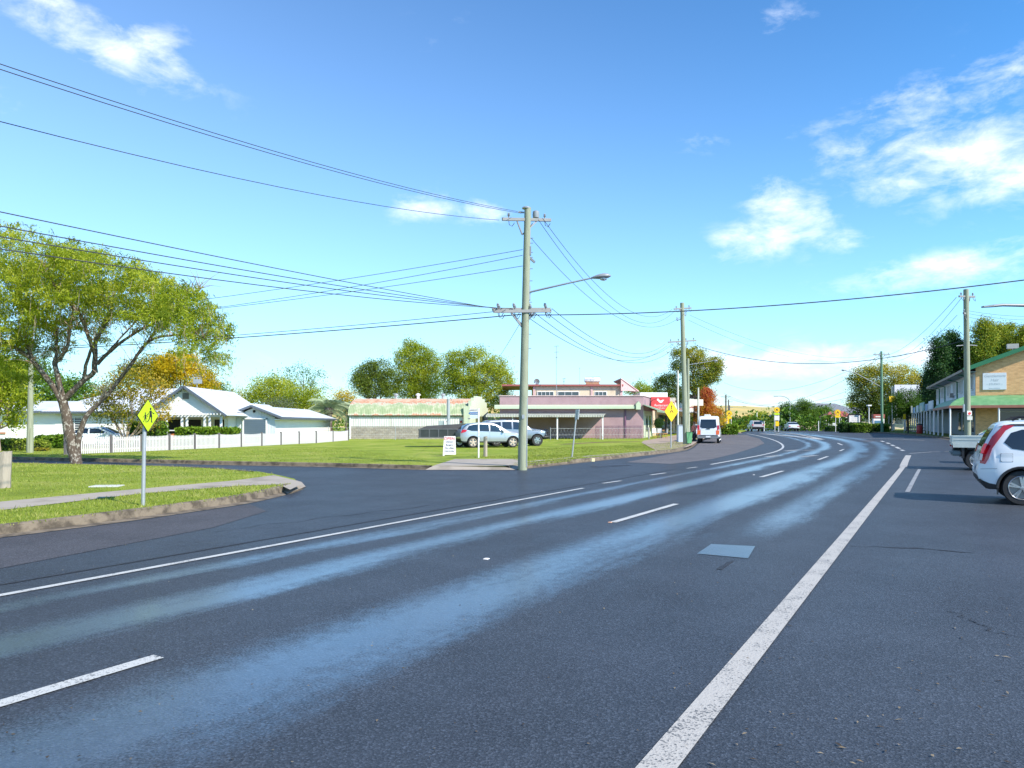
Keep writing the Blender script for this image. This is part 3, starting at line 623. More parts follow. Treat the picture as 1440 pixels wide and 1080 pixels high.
            vs = [f3(v, off) for v in r[0]]; m = len(vs); mb = MB(); mb.add(vs, [tuple(f) for f in r[2]])
            es = {}
            for f in r[2]:
                for i in range(3):
                    e = (f[i], f[(i + 1) % 3]); k = tuple(sorted(e)); es[k] = None if k in es else e
            bd_e = [e for e in es.values() if e]; vs2 = [f3(v, -.03) for v in r[0]]
            mb.v += vs2; mb.f += [(a, b, b + m, a + m) for a, b in bd_e]; mb.m += [0] * len(bd_e)
            out.append(mb.build(name, mat or cglass, s.root, smooth=40))
        return out
    def wheels(s, W=.22, spokes=5, rim=.68, mat=None, trk=None, style='double'):
        y0 = s.W * .97 if trk is None else trk; w1 = None
        for x in (0, s.wb):
            for sg in (1, -1):
                if w1 is None:
                    mb = MB(); r = s.wr; rr = r * rim
                    mb.lathe([(rr * .98, -W), (r * .93, -W), (r * .99, -W + .03), (r, -W / 2), (r * .99, -.03), (r * .94, -.002), (rr * 1.02, -.004), (rr * .98, -.02), (rr * .9, -W * .6), (rr * .9, -W * .61)], axis='Y', n=36)
                    w = mb.build('wheel', tyrem, None, smooth=35); w.parent = s.root
                    mb = MB(); mb.lathe([(rr * 1.02, -.012), (rr * .95, .002), (rr * .9, -.012), (rr * .87, -.07), (rr * .99, -.07)], axis='Y', n=36, cap=False)
                    mb.lathe([(.001, .004), (rr * .16, .002), (rr * .22, -.02), (rr * .22, -.06)], axis='Y', n=16)
                    for k in range(spokes):
                        for d in ((-.13, .13) if style == 'double' else (0,)):
                            a = 2 * math.pi * k / spokes + .3; a1 = a + d; w_ = .032 if style == 'double' else .075
                            p0 = Vector((math.cos(a + d * .5) * rr * .12, -.016, math.sin(a + d * .5) * rr * .12)); p1 = Vector((math.cos(a1) * rr * .93, -.02, math.sin(a1) * rr * .93))
                            q = (p1 - p0).normalized(); t = Vector((-q.z, 0, q.x)) * w_ / 2; dn = Vector((0, -.035, 0))
                            vs = [p0 - t, p0 + t, p1 + t * 1.25, p1 - t * 1.25]; mb.slab([v + dn for v in vs], (0, .036, 0))
                    ri = mb.build('rim', mat or rimm, w, smooth=40)
                    mb = MB(); mb.lathe([(.001, -.09), (rr * .86, -.09), (rr * .86, -.1)], axis='Y', n=24); mb.build('brake_disc', steel if rim > .6 else dark, w)
                    w1 = w
                else: w = copy_tree(w1, s.root)
                w.location = (x, sg * y0, s.wr); w.rotation_euler = (0, 0.4 * x, 0 if sg > 0 else math.pi)
    def add(s, name, mb, mat, **k): return mb.build(name, mat, s.root, **k)
    def mirrors(s, x, z, mat=None):
        for sg in (1, -1):
            mb = MB(); y = s.sy(x, z); mb.blob((x, sg * (y + .12), z + .03), (.07, .11, .075), 3, 2, .05); mb.beam((x + .03, sg * y, z - .02), (x + .02, sg * (y + .07), z), .04, .03); mb.build('wing_mirror', mat or s.mat, s.root, smooth=60)
    def plate(s, x, z, mat=white, front=False):
        mb = MB(); mb.box((x, 0, z), (.012, .37, .12)); mb.build('number_plate', mat, s.root)
    def seams(s, lines, sides=(1, -1)):
        for sg in sides:
            for ln in lines:
                mb = MB(); pts = resample([Vector((a, 0, b)) for a, b in ln], .08); mb.tube([(p.x, sg * (s.sy(p.x, p.z) + .001), p.z) for p in pts], .0045, 4)
                mb.build('door_seam', pm('panel_gap', (.10, .10, .11), .8), s.root)
def heading(dx, dy): return math.atan2(dy, dx)
# ---- white SUV at the right edge (angle parked, rear towards the road)
pa = heading(.878, -.478)
w0 = G(1438, 711); w0.z = 0
yv = Vector((-math.sin(pa), math.cos(pa), 0))
c0 = w0 + yv * .86
x_ = thing('parked_suv', 'white boxy SUV with tall red tail lamps and black roof rails at the right edge', 'car', c0, pa, 'cars angle parked on the right')
wh = carpaint('white_car_paint', (.72, .74, .76))
c = Car(x_, 4.63, 1.79, 1.69, [(-.78, .92), (-.74, 1.08), (-.60, 1.36), (-.46, 1.58), (-.3, 1.655), (.6, 1.70), (1.2, 1.685), (1.6, 1.60), (2.3, 1.17), (2.5, 1.09), (3.3, .97), (3.6, .80)],
        [(-1, .95), (0, .985), (2.4, .98), (3.6, .8)], [(.3, -.60), (.48, -.72), (.62, -.76), (.78, -.73), (.9, -.71), (1.1, -.67), (1.35, -.56), (1.6, -.42), (1.7, -.3)], [(.2, 3.45), (.5, 3.66), (.75, 3.6), (1.0, 3.2)],
        2.63, .345, (-9, -9, 1.5, 2.42), .30, .80, wh)
c.body(); c.wheels(.22, 5, .70)
c.panel('window', [(.08, 1.08), (-.17, 1.12), (-.30, 1.24), (-.18, 1.435), (.0, 1.50), (.36, 1.51), (.36, 1.07)])
c.panel('window', [(.44, 1.07), (.44, 1.51), (1.18, 1.505), (1.18, 1.06)]); c.panel('window', [(1.25, 1.06), (1.25, 1.50), (1.55, 1.46), (2.08, 1.1), (2.05, 1.05)])
c.panel('tail_light', [(-.71, .82), (-.62, .80), (-.56, .92), (-.50, 1.12), (-.27, 1.48), (-.12, 1.58), (-.30, 1.59), (-.50, 1.36), (-.61, 1.12), (-.70, .94)], mat=redl, off=.012, step=.05)
c.panel('rear_lamp', [(.60, 1.02), (.60, 1.20), (.84, 1.22), (.86, 1.02)], mat=redl, off=.02, face='rear'); c.panel('reversing_lamp', [(.62, .88), (.62, 1.0), (.86, 1.0), (.85, .88)], mat=clearl, off=.018, face='rear')
c.panel('rear_window', [(-.62, 1.15), (-.52, 1.52), (.52, 1.52), (.62, 1.15)], sides=(1,), face='rear', off=.012)
c.panel('roof_trim', [(-.38, 1.56), (-.18, 1.61), (1.3, 1.625), (1.3, 1.585), (-.1, 1.575)], mat=black, off=.01)
c.panel('fuel_flap', [(-.34, .86), (-.18, .86), (-.16, .88), (-.16, 1.0), (-.18, 1.02), (-.34, 1.02), (-.36, 1.0), (-.36, .88)], sides=(-1,), mat=carpaint('white_flap_paint', (.66, .68, .70)), off=.006, step=.04)
c.seams([[(-.36, .86), (-.16, .86), (-.16, 1.02), (-.36, 1.02), (-.36, .86)], [(.40, 1.05), (.40, .75), (.46, .55)], [(1.2, 1.04), (1.2, .4)], [(-.7, .70), (-.42, .72)]])
c.panel('bumper_skirt', [(-.73, .50), (-.7, .38), (-.45, .32), (-.44, .40), (-.55, .42)], mat=black, off=.012, step=.05)
c.panel('bumper_skirt', [(-.8, .36), (-.82, .50), (.82, .50), (.8, .36)], sides=(1,), mat=black, off=.014, face='rear')
for sg in (1, -1):
    mb = MB(); r = .345 + .075
    mb.tube([(math.cos(a) * r, sg * (c.W * .985), .33 + math.sin(a) * r) for a in [math.pi * t / 16 for t in range(17)]], .028, 6); mb.build('wheel_arch_trim', black, x_, smooth=50)
    mb = MB(); mb.box((-.41, sg * .80, .33), (.012, .2, .26)); mb.build('mudflap', black, x_)
    mb = MB(); mb.tube([(-.15, sg * .62, 1.68), (-.05, sg * .64, 1.745), (.6, sg * .65, 1.765), (1.15, sg * .64, 1.745), (1.3, sg * .62, 1.68)], .024, 6); mb.build('roof_rail', black, x_, smooth=50)
c.mirrors(1.95, 1.05); c.plate(-.77, .7)
mb = MB(); mb.box((.25, 0, 1.77), (.08, 1.3, .03)); mb.build('roof_rack_bar', black, x_)
for y in (-.5, .5):
    mb = MB(); mb.lathe([(.055, 0), (.055, .03), (.05, .07), (.02, .085)], (.25, y, 1.785), n=12); mb.build('amber_beacon', amber, x_, smooth=40)
# ---- white tray ute
w1_ = G(1375, 662); w1_.z = g(w1_.x, w1_.y)
c0 = w1_ + yv * .85; u = thing('parked_ute', 'white tray back ute with grey bumper parked behind the boxy white SUV', 'ute', c0, pa, 'cars angle parked on the right')
um = carpaint('ute_white_paint', (.68, .70, .68))
c = Car(u, 5.2, 1.8, 1.75, [(1.2, 1.15), (1.35, 1.70), (1.6, 1.74), (2.3, 1.7), (3.0, 1.15), (3.2, 1.08), (3.9, .95)], [(1.2, 1.0), (3.9, .95)], [(.3, 1.25), (1.7, 1.3)], [(.3, 3.85), (.6, 3.95), (.9, 3.9), (1.1, 3.3)], 3.0, .37, (-9, -9, 2.25, 3.05), .4, .8, um)
c.body(); c.wheels(.24, 6, .66); c.panel('window', [(1.4, 1.08), (1.45, 1.6), (1.75, 1.6), (1.75, 1.08)]); c.panel('window', [(1.82, 1.08), (1.82, 1.6), (2.3, 1.58), (2.75, 1.12)])
alum = pm('tray_aluminium', (.60, .62, .56), .42, .1, 3, metal=.25, bump=.1)
mb = MB(); mb.bb((-.74, -.93, .86), (1.15, .93, .94)); mb.bb((-.74, -.93, .80), (1.15, -.89, .86)); mb.bb((-.74, .89, .80), (1.15, .93, .86)); mb.build('tray_floor', alum, u)
for sg in (1, -1):
    mb = MB(); mb.bb((-.74, sg * .93, .945), (1.15, sg * .905, 1.19)); mb.bb((-.74, sg * .945, 1.17), (1.15, sg * .9, 1.2)); mb.bb((-.74, sg * .94, 1.05), (1.15, sg * .93, 1.07)); mb.build('side_board', alum, u, bevel=.005)
    mb = MB(); mb.bb((-.48, sg * .90, .42), (-.40, sg * .74, .80)); mb.build('mudguard', black, u); mb = MB(); mb.bb((-.3, sg * .91, .74), (.42, sg * .72, .80)); mb.bb((.42, sg * .91, .45), (.5, sg * .72, .78)); mb.build('mudguard', black, u)
    mb = MB(); mb.box((-.76, sg * .78, .83), (.03, .22, .07)); mb.build('tail_light', redl, u)
mb = MB(); mb.bb((-.77, -.93, .945), (-.745, .93, 1.2)); mb.bb((-.785, -.93, .99), (-.75, .93, 1.01)); mb.bb((-.785, -.93, 1.13), (-.75, .93, 1.15)); mb.build('tailgate', alum, u, bevel=.004)
mb = MB(); mb.tube([(1.2, -.85, 1.0), (1.2, -.85, 1.85), (1.2, .85, 1.85), (1.2, .85, 1.0)], .03, 8); mb.beam((1.2, -.8, 1.5), (1.2, .8, 1.5), .03, .03); mb.build('headboard', alum, u)
mb = MB(); mb.bb((-.80, -.85, .5), (-.46, .85, .68)); mb.build('bumper', pm('bumper_grey', (.12, .15, .16), .5), u, smooth=30, bevel=.05)
mb = MB(); mb.bb((-.7, -.45, .55), (3.0, -.3, .78)); mb.bb((-.7, .3, .55), (3.0, .45, .78)); mb.build('chassis', dark, u); c.mirrors(2.6, 1.1, black)
# ---- dark hatch beyond the ute
h0 = GX(1398, 30.5); hk = thing('parked_hatchback', 'pale blue hatchback with dark glass showing above the ute tray', 'car', h0, pa, 'cars angle parked on the right')
bl = carpaint('pale_blue_paint', (.42, .52, .62), .3)
c = Car(hk, 4.2, 1.76, 1.48, [(-.8, .92), (-.7, 1.08), (-.3, 1.36), (0, 1.45), (.8, 1.50), (1.4, 1.47), (2.2, 1.08), (3.2, .85), (3.4, .7)], [(-1, .95), (3.4, .85)], [(.3, -.7), (.6, -.8), (1.0, -.74), (1.2, -.55), (1.4, -.2)], [(.3, 3.3), (.6, 3.4), (.9, 3.1)], 2.6, .31, (-.68, -.08, 1.35, 2.2), .28, .78, bl)
c.body(); c.wheels(.2, 5, .66); c.panel('window', [(-.45, 1.02), (-.3, 1.18), (.3, 1.4), (.55, 1.41), (.55, 1.0)]); c.panel('window', [(.62, 1.0), (.62, 1.41), (1.2, 1.4), (1.9, 1.03)])
c.panel('tail_light', [(-.76, .84), (-.4, .9), (-.42, 1.02), (-.62, 1.05)], mat=redl, off=.012); c.mirrors(1.75, 1.0)
mb = MB(); mb.lathe([(.16, 0), (.14, .06), (.05, .09)], (.5, 0, 1.5), n=14); mb.build('roof_vent', black, hk, smooth=50)
# ---- silver crossover on the lawn
sp_ = G(665.4, 632.6); hd = heading(.955, .29)
yv2 = Vector((-math.sin(hd), math.cos(hd), 0)); c0 = sp_ + yv2 * .84; c0.z = .13 + g(sp_.x, sp_.y)
k = thing('parked_crossover', 'silver crossover with dusty wheels parked on the lawn behind the short timber bollard', 'car', c0, hd)
silv = carpaint('silver_paint', (.36, .385, .40), .45)
c = Car(k, 4.3, 1.78, 1.6, [(-.80, .95), (-.72, 1.10), (-.45, 1.40), (-.2, 1.52), (.6, 1.60), (1.2, 1.585), (1.6, 1.50), (2.3, 1.12), (2.5, 1.06), (3.2, .95), (3.45, .8)],
        [(-.9, 1.02), (0, 1.02), (2.3, .94), (3.5, .8)], [(.3, -.65), (.5, -.78), (.7, -.82), (.95, -.80), (1.15, -.7), (1.4, -.5), (1.55, -.2)], [(.25, 3.3), (.5, 3.46), (.8, 3.4), (1.0, 3.0)], 2.63, .34, (-.68, -.22, 1.5, 2.42), .32, .79, silv)
c.body(); c.wheels(.22, 5, .72, pm('dusty_rim', (.55, .45, .36), .5, .15, metal=.3), style='single')
c.panel('window', [(-.42, 1.15), (-.25, 1.38), (.02, 1.46), (.35, 1.49), (.35, 1.06), (-.1, 1.07)]); c.panel('window', [(.42, 1.06), (.42, 1.49), (1.05, 1.49), (1.05, 1.03)]); c.panel('window', [(1.12, 1.03), (1.12, 1.48), (1.5, 1.42), (2.05, 1.06), (2.0, .99)])
c.panel('tail_light', [(-.78, .92), (-.5, 1.0), (-.38, 1.12), (-.55, 1.15), (-.7, 1.12)], mat=redl, off=.012); c.panel('head_light', [(2.95, .78), (3.3, .66), (3.35, .76), (3.1, .88), (2.8, .92)], mat=clearl, off=.01)
c.mirrors(1.95, 1.0); c.seams([[(.38, 1.03), (.38, .8), (.5, .5)], [(1.08, 1.0), (1.08, .4)], [(2.05, .95), (2.1, .6)]])
# ---- silver four wheel drive with roof rack and bull bar
wf = G(755.8, 629.8); hd2 = heading(.97, .22); fx = Vector((math.cos(hd2), math.sin(hd2), 0)); yv3 = Vector((-math.sin(hd2), math.cos(hd2), 0))
c0 = wf - fx * 2.85 + yv3 * .88; c0.z = .13 + g(c0.x, c0.y)
k = thing('parked_four_wheel_drive', 'silver four wheel drive with roof rack and bull bar half behind the corner pole', 'car', c0, hd2)
c = Car(k, 4.9, 1.85, 1.78, [(-.95, 1.0), (-.9, 1.35), (-.75, 1.68), (-.5, 1.76), (.6, 1.80), (1.5, 1.78), (1.9, 1.68), (2.4, 1.24), (2.6, 1.17), (3.4, 1.06), (3.6, .95)],
        [(-1, 1.1), (2.4, 1.08), (3.6, 1.0)], [(.4, -.85), (.6, -.98), (1.1, -.96), (1.4, -.86), (1.7, -.7)], [(.4, 3.45), (.7, 3.6), (1.0, 3.5), (1.15, 3.1)], 2.85, .39, (-9, -9, 1.75, 2.5), .45, .8, carpaint('dark_silver_paint', (.22, .24, .26), .5))
c.body(); c.wheels(.25, 6, .62)
c.panel('window', [(-.6, 1.2), (-.5, 1.6), (.3, 1.65), (.3, 1.17)]); c.panel('window', [(.4, 1.17), (.4, 1.65), (1.05, 1.66), (1.05, 1.15)]); c.panel('window', [(1.15, 1.15), (1.15, 1.66), (1.65, 1.62), (2.15, 1.18), (2.1, 1.12)])
c.panel('head_light', [(3.1, .92), (3.4, .88), (3.42, 1.0), (3.1, 1.06)], mat=clearl, off=.012); c.mirrors(2.0, 1.15)
mb = MB(); mb.tube([(3.3, -.95, .6), (3.6, -.9, .62), (3.72, -.6, .62), (3.72, .6, .62), (3.6, .9, .62), (3.3, .95, .6)], .07, 8); mb.tube([(3.7, -.5, .55), (3.72, -.5, 1.12), (3.72, .5, 1.12), (3.7, .5, .55)], .035, 8); mb.tube([(3.45, -.85, .6), (3.5, -.82, .95), (3.7, -.5, 1.02), (3.7, .5, 1.02), (3.5, .82, .95), (3.45, .85, .6)], .035, 8); mb.bb((3.4, -.85, .5), (3.7, .85, .75)); mb.build('bull_bar', black, k, smooth=50)
mb = MB()
for y in (-.62, -.3, 0, .3, .62): mb.beam((-.4, y, 1.88), (1.4, y, 1.88), .03, .03)
for x in (-.4, .2, .8, 1.4): mb.beam((x, -.65, 1.87), (x, .65, 1.87), .03, .03); mb.beam((x, -.62, 1.74), (x, -.62, 1.88), .03, .03); mb.beam((x, .62, 1.74), (x, .62, 1.88), .03, .03)
mb.build('roof_rack', black, k)
# ---- black box trailer
tb = G(652, 631.5); t_ = thing('box_trailer', 'black box trailer with pale load boxes behind the grey meter pole', 'trailer', (tb.x, tb.y + .9, g(tb.x, tb.y) + .13), heading(1, .1))
mb = MB(); mb.bb((-3.0, -.9, .62), (1.6, .9, 1.18)); mb.build('trailer_box', pm('black_trailer_steel', (.03, .035, .035), .5, .3, 2), t_, bevel=.01)
mb = MB(); mb.add([(-3.0, -.9, 1.18), (1.6, -.9, 1.18), (1.6, .9, 1.18), (-3.0, .9, 1.18), (-2.5, -.8, 1.38), (1.4, -.8, 1.62), (1.4, .8, 1.62), (-2.5, .8, 1.38)], [(0, 1, 5, 4), (1, 2, 6, 5), (2, 3, 7, 6), (3, 0, 4, 7), (4, 5, 6, 7)]); mb.build('tarpaulin', pm('black_tarp', (.035, .035, .035), .6, .3, 1, bump=1, bscale=3, stretch=(1, 1, 4)), t_)
mb = MB(); mb.bb((-3.05, -.93, .60), (1.65, -.9, .66)); mb.bb((-3.05, -.93, 1.14), (1.65, -.9, 1.2))
for i in range(8): mb.bb((-2.95 + i * .6, -.93, .66), (-2.89 + i * .6, -.9, 1.14))
mb.build('side_frame', pm('dark_frame', (.10, .105, .11), .5), t_)
for x in (-.35, .4):
    mb = MB(); mb.lathe([(.17, -.2), (.31, -.2), (.32, -.1), (.31, -.02), (.19, 0), (.17, -.05)], (x, -.98 + .2, .32), axis='Y', n=24); w = mb.build('wheel', tyrem, t_, smooth=40); mb = MB(); mb.lathe([(.001, -.215), (.1, -.215), (.19, -.2), (.19, -.16)], (x, -.78, .32), axis='Y', n=20); mb.build('rim', white, w, smooth=40)
mb = MB(); mb.beam((1.6, -.6, .6), (2.9, 0, .55), .07, .07); mb.beam((1.6, .6, .6), (2.9, 0, .55), .07, .07); mb.build('drawbar', steel, t_)
# ---- white van like ute with canopy, at the kerb
vh = heading(.30, .954); vb = G(996, 623.5); k = thing('parked_van', 'white high roofed van with open rear glass and orange stripes parked at the kerb', 'van', vb + Vector((math.cos(vh), math.sin(vh), 0)) * .95, vh)
c = Car(k, 4.9, 1.84, 2.2, [(-.95, 1.4), (-.9, 1.9), (-.8, 2.14), (-.5, 2.24), (1.2, 2.25), (2.3, 2.15), (3.3, 1.35), (3.9, 1.0)], [(-1, 1.2), (3.9, 1.0)], [(.4, -.92), (.6, -.98), (1.2, -.96), (1.8, -.86), (2.2, -.7)], [(.4, 3.8), (.7, 3.9), (1.3, 3.3)], 2.9, .36, (-9, -9, 2.2, 3.3), .42, .82, wh)
c.body(); c.wheels(.24, 5, .64)
c.panel('rear_window', [(-.66, 1.32), (-.6, 1.98), (.6, 1.98), (.66, 1.32)], sides=(1,), face='rear', off=.012); c.panel('canopy_window', [(-.5, 1.25), (-.62, 1.35), (-.62, 1.62), (.62, 1.62), (.62, 1.35), (.5, 1.25)], sides=(1,), face='rear', off=.02, mat=cglass)
c.panel('tail_light', [(.70, 1.12), (.70, 1.5), (.86, 1.5), (.88, 1.12)], face='rear', mat=redl, off=.02); c.panel('stripe_panel', [(.62, .72), (.62, 1.08), (.88, 1.08), (.88, .72)], face='rear', mat=amber, off=.02)
c.panel('tailgate', [(-.6, .70), (-.6, 1.18), (.6, 1.18), (.6, .70)], sides=(1,), face='rear', mat=wh, off=.015)
mb = MB(); mb.bb((-1.12, -.85, .42), (-.92, .85, .60)); mb.build('step_bumper', steel, k, bevel=.02); c.plate(-1.12, .56)
mb = MB(); mb.box((-1.0, 0, 1.2), (.03, .3, .06)); mb.build('handle', black, k)
mb = MB(); mb.box((-.2, .1, 2.32), (.7, .5, .14)); mb.build('roof_vent', white, k, bevel=.03); c.mirrors(2.7, 1.35, black)
c.panel('window', [(1.2, 1.3), (1.2, 1.9), (2.1, 1.9), (2.9, 1.35)])
# ---- small vehicles further off
def farcar(name, label, px, py, hx, hy, col_, suv, lampc=redl, Y=None, paintname=''):
    b = G(px, py) if Y is None else GX(px, Y); hh = heading(hx, hy)
    k = thing(name, label, 'car', b, hh); m = carpaint(paintname, col_)
    if suv: c = Car(k, 4.6, 1.84, 1.66, [(-.9, 1.0), (-.85, 1.1), (-.6, 1.5), (-.4, 1.62), (1.3, 1.66), (2.4, 1.1), (3.5, .9)], [(-1, 1.02), (3.5, .9)], [(.3, -.85), (.6, -.95), (1.05, -.88), (1.5, -.6), (1.65, -.4)], [(.3, 3.4), (.6, 3.5), (.9, 3.2)], 2.7, .35, (-9, -9, 1.4, 2.3), .34, .8, m)
    else: c = Car(k, 4.6, 1.78, 1.45, [(-1.0, .98), (-.55, 1.04), (.2, 1.38), (.8, 1.45), (1.3, 1.42), (2.2, 1.02), (3.4, .85)], [(-1, .93), (3.4, .82)], [(.3, -.9), (.6, -1.0), (.95, -.95)], [(.3, 3.3), (.6, 3.45), (.85, 3.2)], 2.7, .32, (-.45, .22, 1.35, 2.2), .28, .78, m)
    c.body(); c.wheels(.2, 5, .66)
    if suv:
        c.panel('rear_window', [(-.62, 1.1), (-.54, 1.52), (.54, 1.52), (.62, 1.1)], sides=(1,), face='rear', off=.012); c.panel('tail_light', [(.66, .9), (.66, 1.08), (.86, 1.08), (.87, .9)], face='rear', mat=lampc, off=.02); c.panel('bumper_lower', [(-.84, .4), (-.84, .72), (.84, .72), (.84, .4)], sides=(1,), face='rear', mat=black, off=.015)
    else: c.panel('tail_light', [(.5, .72), (.5, .86), (.8, .86), (.8, .72)], face='rear', mat=lampc, off=.02); c.plate(-1.02, .6)
    c.panel('window', [(-.3, 1.06), (0, 1.34), (.6, 1.36), (.6, 1.03)]); c.panel('window', [(.7, 1.03), (.7, 1.36), (1.2, 1.34), (1.8, 1.05)]); c.mirrors(1.7, 1.0); return k
farcar('dark_suv', 'dusky silver SUV with black lower bumper driving away in the far left lane', 1064.3, 608.3, .12, .993, (.42, .38, .37), True, paintname='dusky_silver_paint', Y=112)
farcar('white_sedan', 'pale sedan on the road beside the median, left of the leafy trees', 1115, 606.5, .2, .98, (.7, .74, .74), False, paintname='pale_car_paint', Y=118)
hcar = farcar('house_car', 'white hatchback with blue windscreen behind the picket fence at the white house', 118, 627, 1, .1, (.7, .72, .74), False, paintname='white_car_paint', Y=48)
farcar('kerb_car', 'white car parked in front of the high roofed van', 986, 616, .33, .944, (.68, .7, .72), False, paintname='white_car_paint', Y=72)
# ================================================================== BUILDINGS
def boards(mb, a, b, z0, z1, h=.16, lap=.022, n=None):
    """lapped weatherboards on a wall from a to b; the outer side is to the right of a->b"""
    a, b = Vector((a[0], a[1], 0)), Vector((b[0], b[1], 0)); d = (b - a).normalized(); o = Vector((d.y, -d.x, 0)); z = z0
    while z < z1 - .01:
        t = min(z + h, z1); up = Vector((0, 0, 1))
        p0 = a + o * lap + up * z; p1 = b + o * lap + up * z; q0 = a + o * .003 + up * t; q1 = b + o * .003 + up * t; r0 = a + o * .003 + up * z; r1 = b + o * .003 + up * z
        mb.add([p0, p1, q1, q0, r0, r1], [(0, 1, 2, 3), (4, 5, 1, 0), (4, 0, 3), (5, 2, 1)]); z = t
def window(root, c, w, h, ax='x', out=-1, mull=1, frame=white, gl=None, curtain=None, tr=0):
    """window facing -y or +y (ax='x') or +-x (ax='y'); c centre on the wall face"""
    c = Vector(c)
    def B(mb, du, dz, su, sz, dep, push):
        if ax == 'x': mb.box((c.x + du, c.y + out * push, c.z + dz), (su, dep, sz))
        else: mb.box((c.x + out * push, c.y + du, c.z + dz), (dep, su, sz))
    f = MB(); t = .06
    B(f, 0, h / 2, w + t, t, .08, .04); B(f, 0, -h / 2, w + .16, t, .13, .06)
    B(f, -w / 2, 0, t, h - t, .08, .04); B(f, w / 2, 0, t, h - t, .08, .04)
    for i in range(1, mull + 1): B(f, -w / 2 + w * i / (mull + 1), 0, .045, h - t, .06, .035)
    if tr: B(f, 0, h * .22, w - t, .04, .05, .033)
    fo = f.build('window', frame, root)
    p = MB(); B(p, 0, 0, w - t, h - t, .012, .012); p.build('pane', gl or wgl, fo)
    return fo
def gable(mb, x0, x1, y, z0, z1, th=.12, mi=0):
    """triangular wall in the xz plane at y"""
    mb.slab([(x0, y, z0), (x1, y, z0), ((x0 + x1) / 2, y, z1)], (0, th, 0), mi)
roofw = corru('white_metal_roof', (.62, .65, .68), (.50, .53, .56), axis=0, pitch=.2, scale=.5, rough=.4)
roofy = corru('pale_metal_roof', (.60, .63, .66), (.48, .51, .54), axis=1, pitch=.2, scale=.5, rough=.4)
wbw = pm('white_weatherboard', (.76, .75, .72), .6, .05, 2); slate = pm('slate_blue_trim', (.09, .11, .14), .6)
bluegrey = pm('pale_blue_boards', (.56, .60, .63), .6, .05)
# ---- white gabled house
h = thing('gabled_house', 'white weatherboard house with big front gable and verandah behind the picket fence', 'house', (-26, 52, .0))
Z = .12; A = -20.35; B = -25.5; ym = 52.0; ez = 2.25; ap = 4.22
mb = MB(); mb.bb((-32.1, ym, Z), (-25.45, ym + 9, 2.45)); mb.bb((-25.44, ym + 2.4, Z), (-20.9, ym + 9, 2.3)); boards(mb, (-32.1, ym), (-25.45, ym), Z, 2.45); boards(mb, (-25.44, ym + 2.4), (-20.9, ym + 2.4), Z, 2.3)
mb.build('wall', wbw, h, world=True)
mb = MB(); gable(mb, B - .1, A + .1, ym, ez + .12, ap - .1, .1)
z = ez + .12
while z < ap - .25:
    k = (ap - .1 - z) / (ap - .22 - ez); xm = (A + B) / 2; hw = (A - B) / 2 * k
    mb.slab([(xm - hw, ym - .02, z), (xm + hw, ym - .02, z), (xm + hw * .93, ym - .004, z + .14), (xm - hw * .93, ym - .004, z + .14)], (0, .003, 0)); z += .155
mb.build('gable_wall', wbw, h, world=True)
mb = MB(); xm = (A + B) / 2
mb.slab([(A + .35, ym - .35, ez - .02), (A + .35, ym + 9, ez - .02), (xm, ym + 9, ap), (xm, ym - .35, ap)], (0, 0, .06)); mb.slab([(B - .35, ym + 9, ez - .02), (B - .35, ym - .35, ez - .02), (xm, ym - .35, ap), (xm, ym + 9, ap)], (0, 0, .06))
mb.build('roof', roofy, h, world=True)
mb = MB(); x0, x1, y0, y1 = -32.9, -20.2, ym - .5, ym + 9.5; r0, r1 = -29.6, -24.4; yr = ym + 4.5; zr = 4.35; zz = 2.5
v = [(x0, y0, zz), (x1 - 4.8, y0, zz), (x1, y1, zz), (x0, y1, zz), (r0, yr, zr), (r1, yr, zr), (x1, y0 + 3, zz)]
mb.add(v, [(0, 1, 5, 4), (1, 6, 5), (6, 2, 5), (2, 3, 4, 5), (3, 0, 4)]); mb.bb((x0, y0, zz - .16), (x1 - 4.8, y0 + .12, zz - .01)); mb.build('hip_roof', roofw, h, world=True)
mb = MB(); mb.bb((x0, y0 - .1, zz - .1), (x1 - 5.0, y0 - .01, zz + .02)); mb.beam((A + .4, ym - .42, ez - .05), (xm, ym - .42, ap + .03), .1, .16); mb.beam((B - .4, ym - .42, ez - .05), (xm, ym - .42, ap + .03), .1, .16); mb.build('bargeboard', slate, h, world=True)
mb = MB(); mb.box((xm, ym - .04, 3.6), (.42, .06, .42)); 
for i in range(5): mb.box((xm, ym - .08, 3.44 + i * .08), (.38, .03, .05), rx=.5)
mb.build('gable_vent', steel, h, world=True)
mb = MB(); mb.bb((B, ym - .05, ez - .12), (A, ym + .1, ez + .06)); mb.bb((B, ym + .1, ez), (A, ym + 2.4, ez + .05)); mb.build('verandah_beam', white, h, world=True)
mb = MB()
for i in range(22): mb.box((B + .15 + i * .24, ym - .25, ez + .08), (.05, .5, .09))
mb.build('rafter_ends', white, h, world=True)
for x in (B + .1, -24.3, -23.2, -22.85, -21.6, -21.25, A - .1):
    mb = MB(); mb.box((x, ym, (Z + ez) / 2), (.13, .13, ez - Z)); mb.build('verandah_post', white, h, world=True)
mb = MB(); mb.bb((B + .1, ym - .03, 1.15), (-23.25, ym + .03, 1.22)); mb.build('verandah_rail', white, h, world=True)
window(h, h.matrix_basis.inverted() @ Vector((-30.75, ym, 1.45)), 1.1, 1.35, mull=1, tr=1, curtain=1)
for x, w in ((-24.7, 1.2), (-23.3, 1.0), (-21.5, .8)): window(h, h.matrix_basis.inverted() @ Vector((x, ym + 2.38, 1.25)), w, 1.5, mull=0, gl=dark)
mb = MB(); mb.bb((-24.3, ym + .6, .3), (-22.9, ym + 1.4, .95)); mb.build('verandah_bench', pm('orange_timber', (.55, .2, .07), .6), h, world=True, bevel=.03)
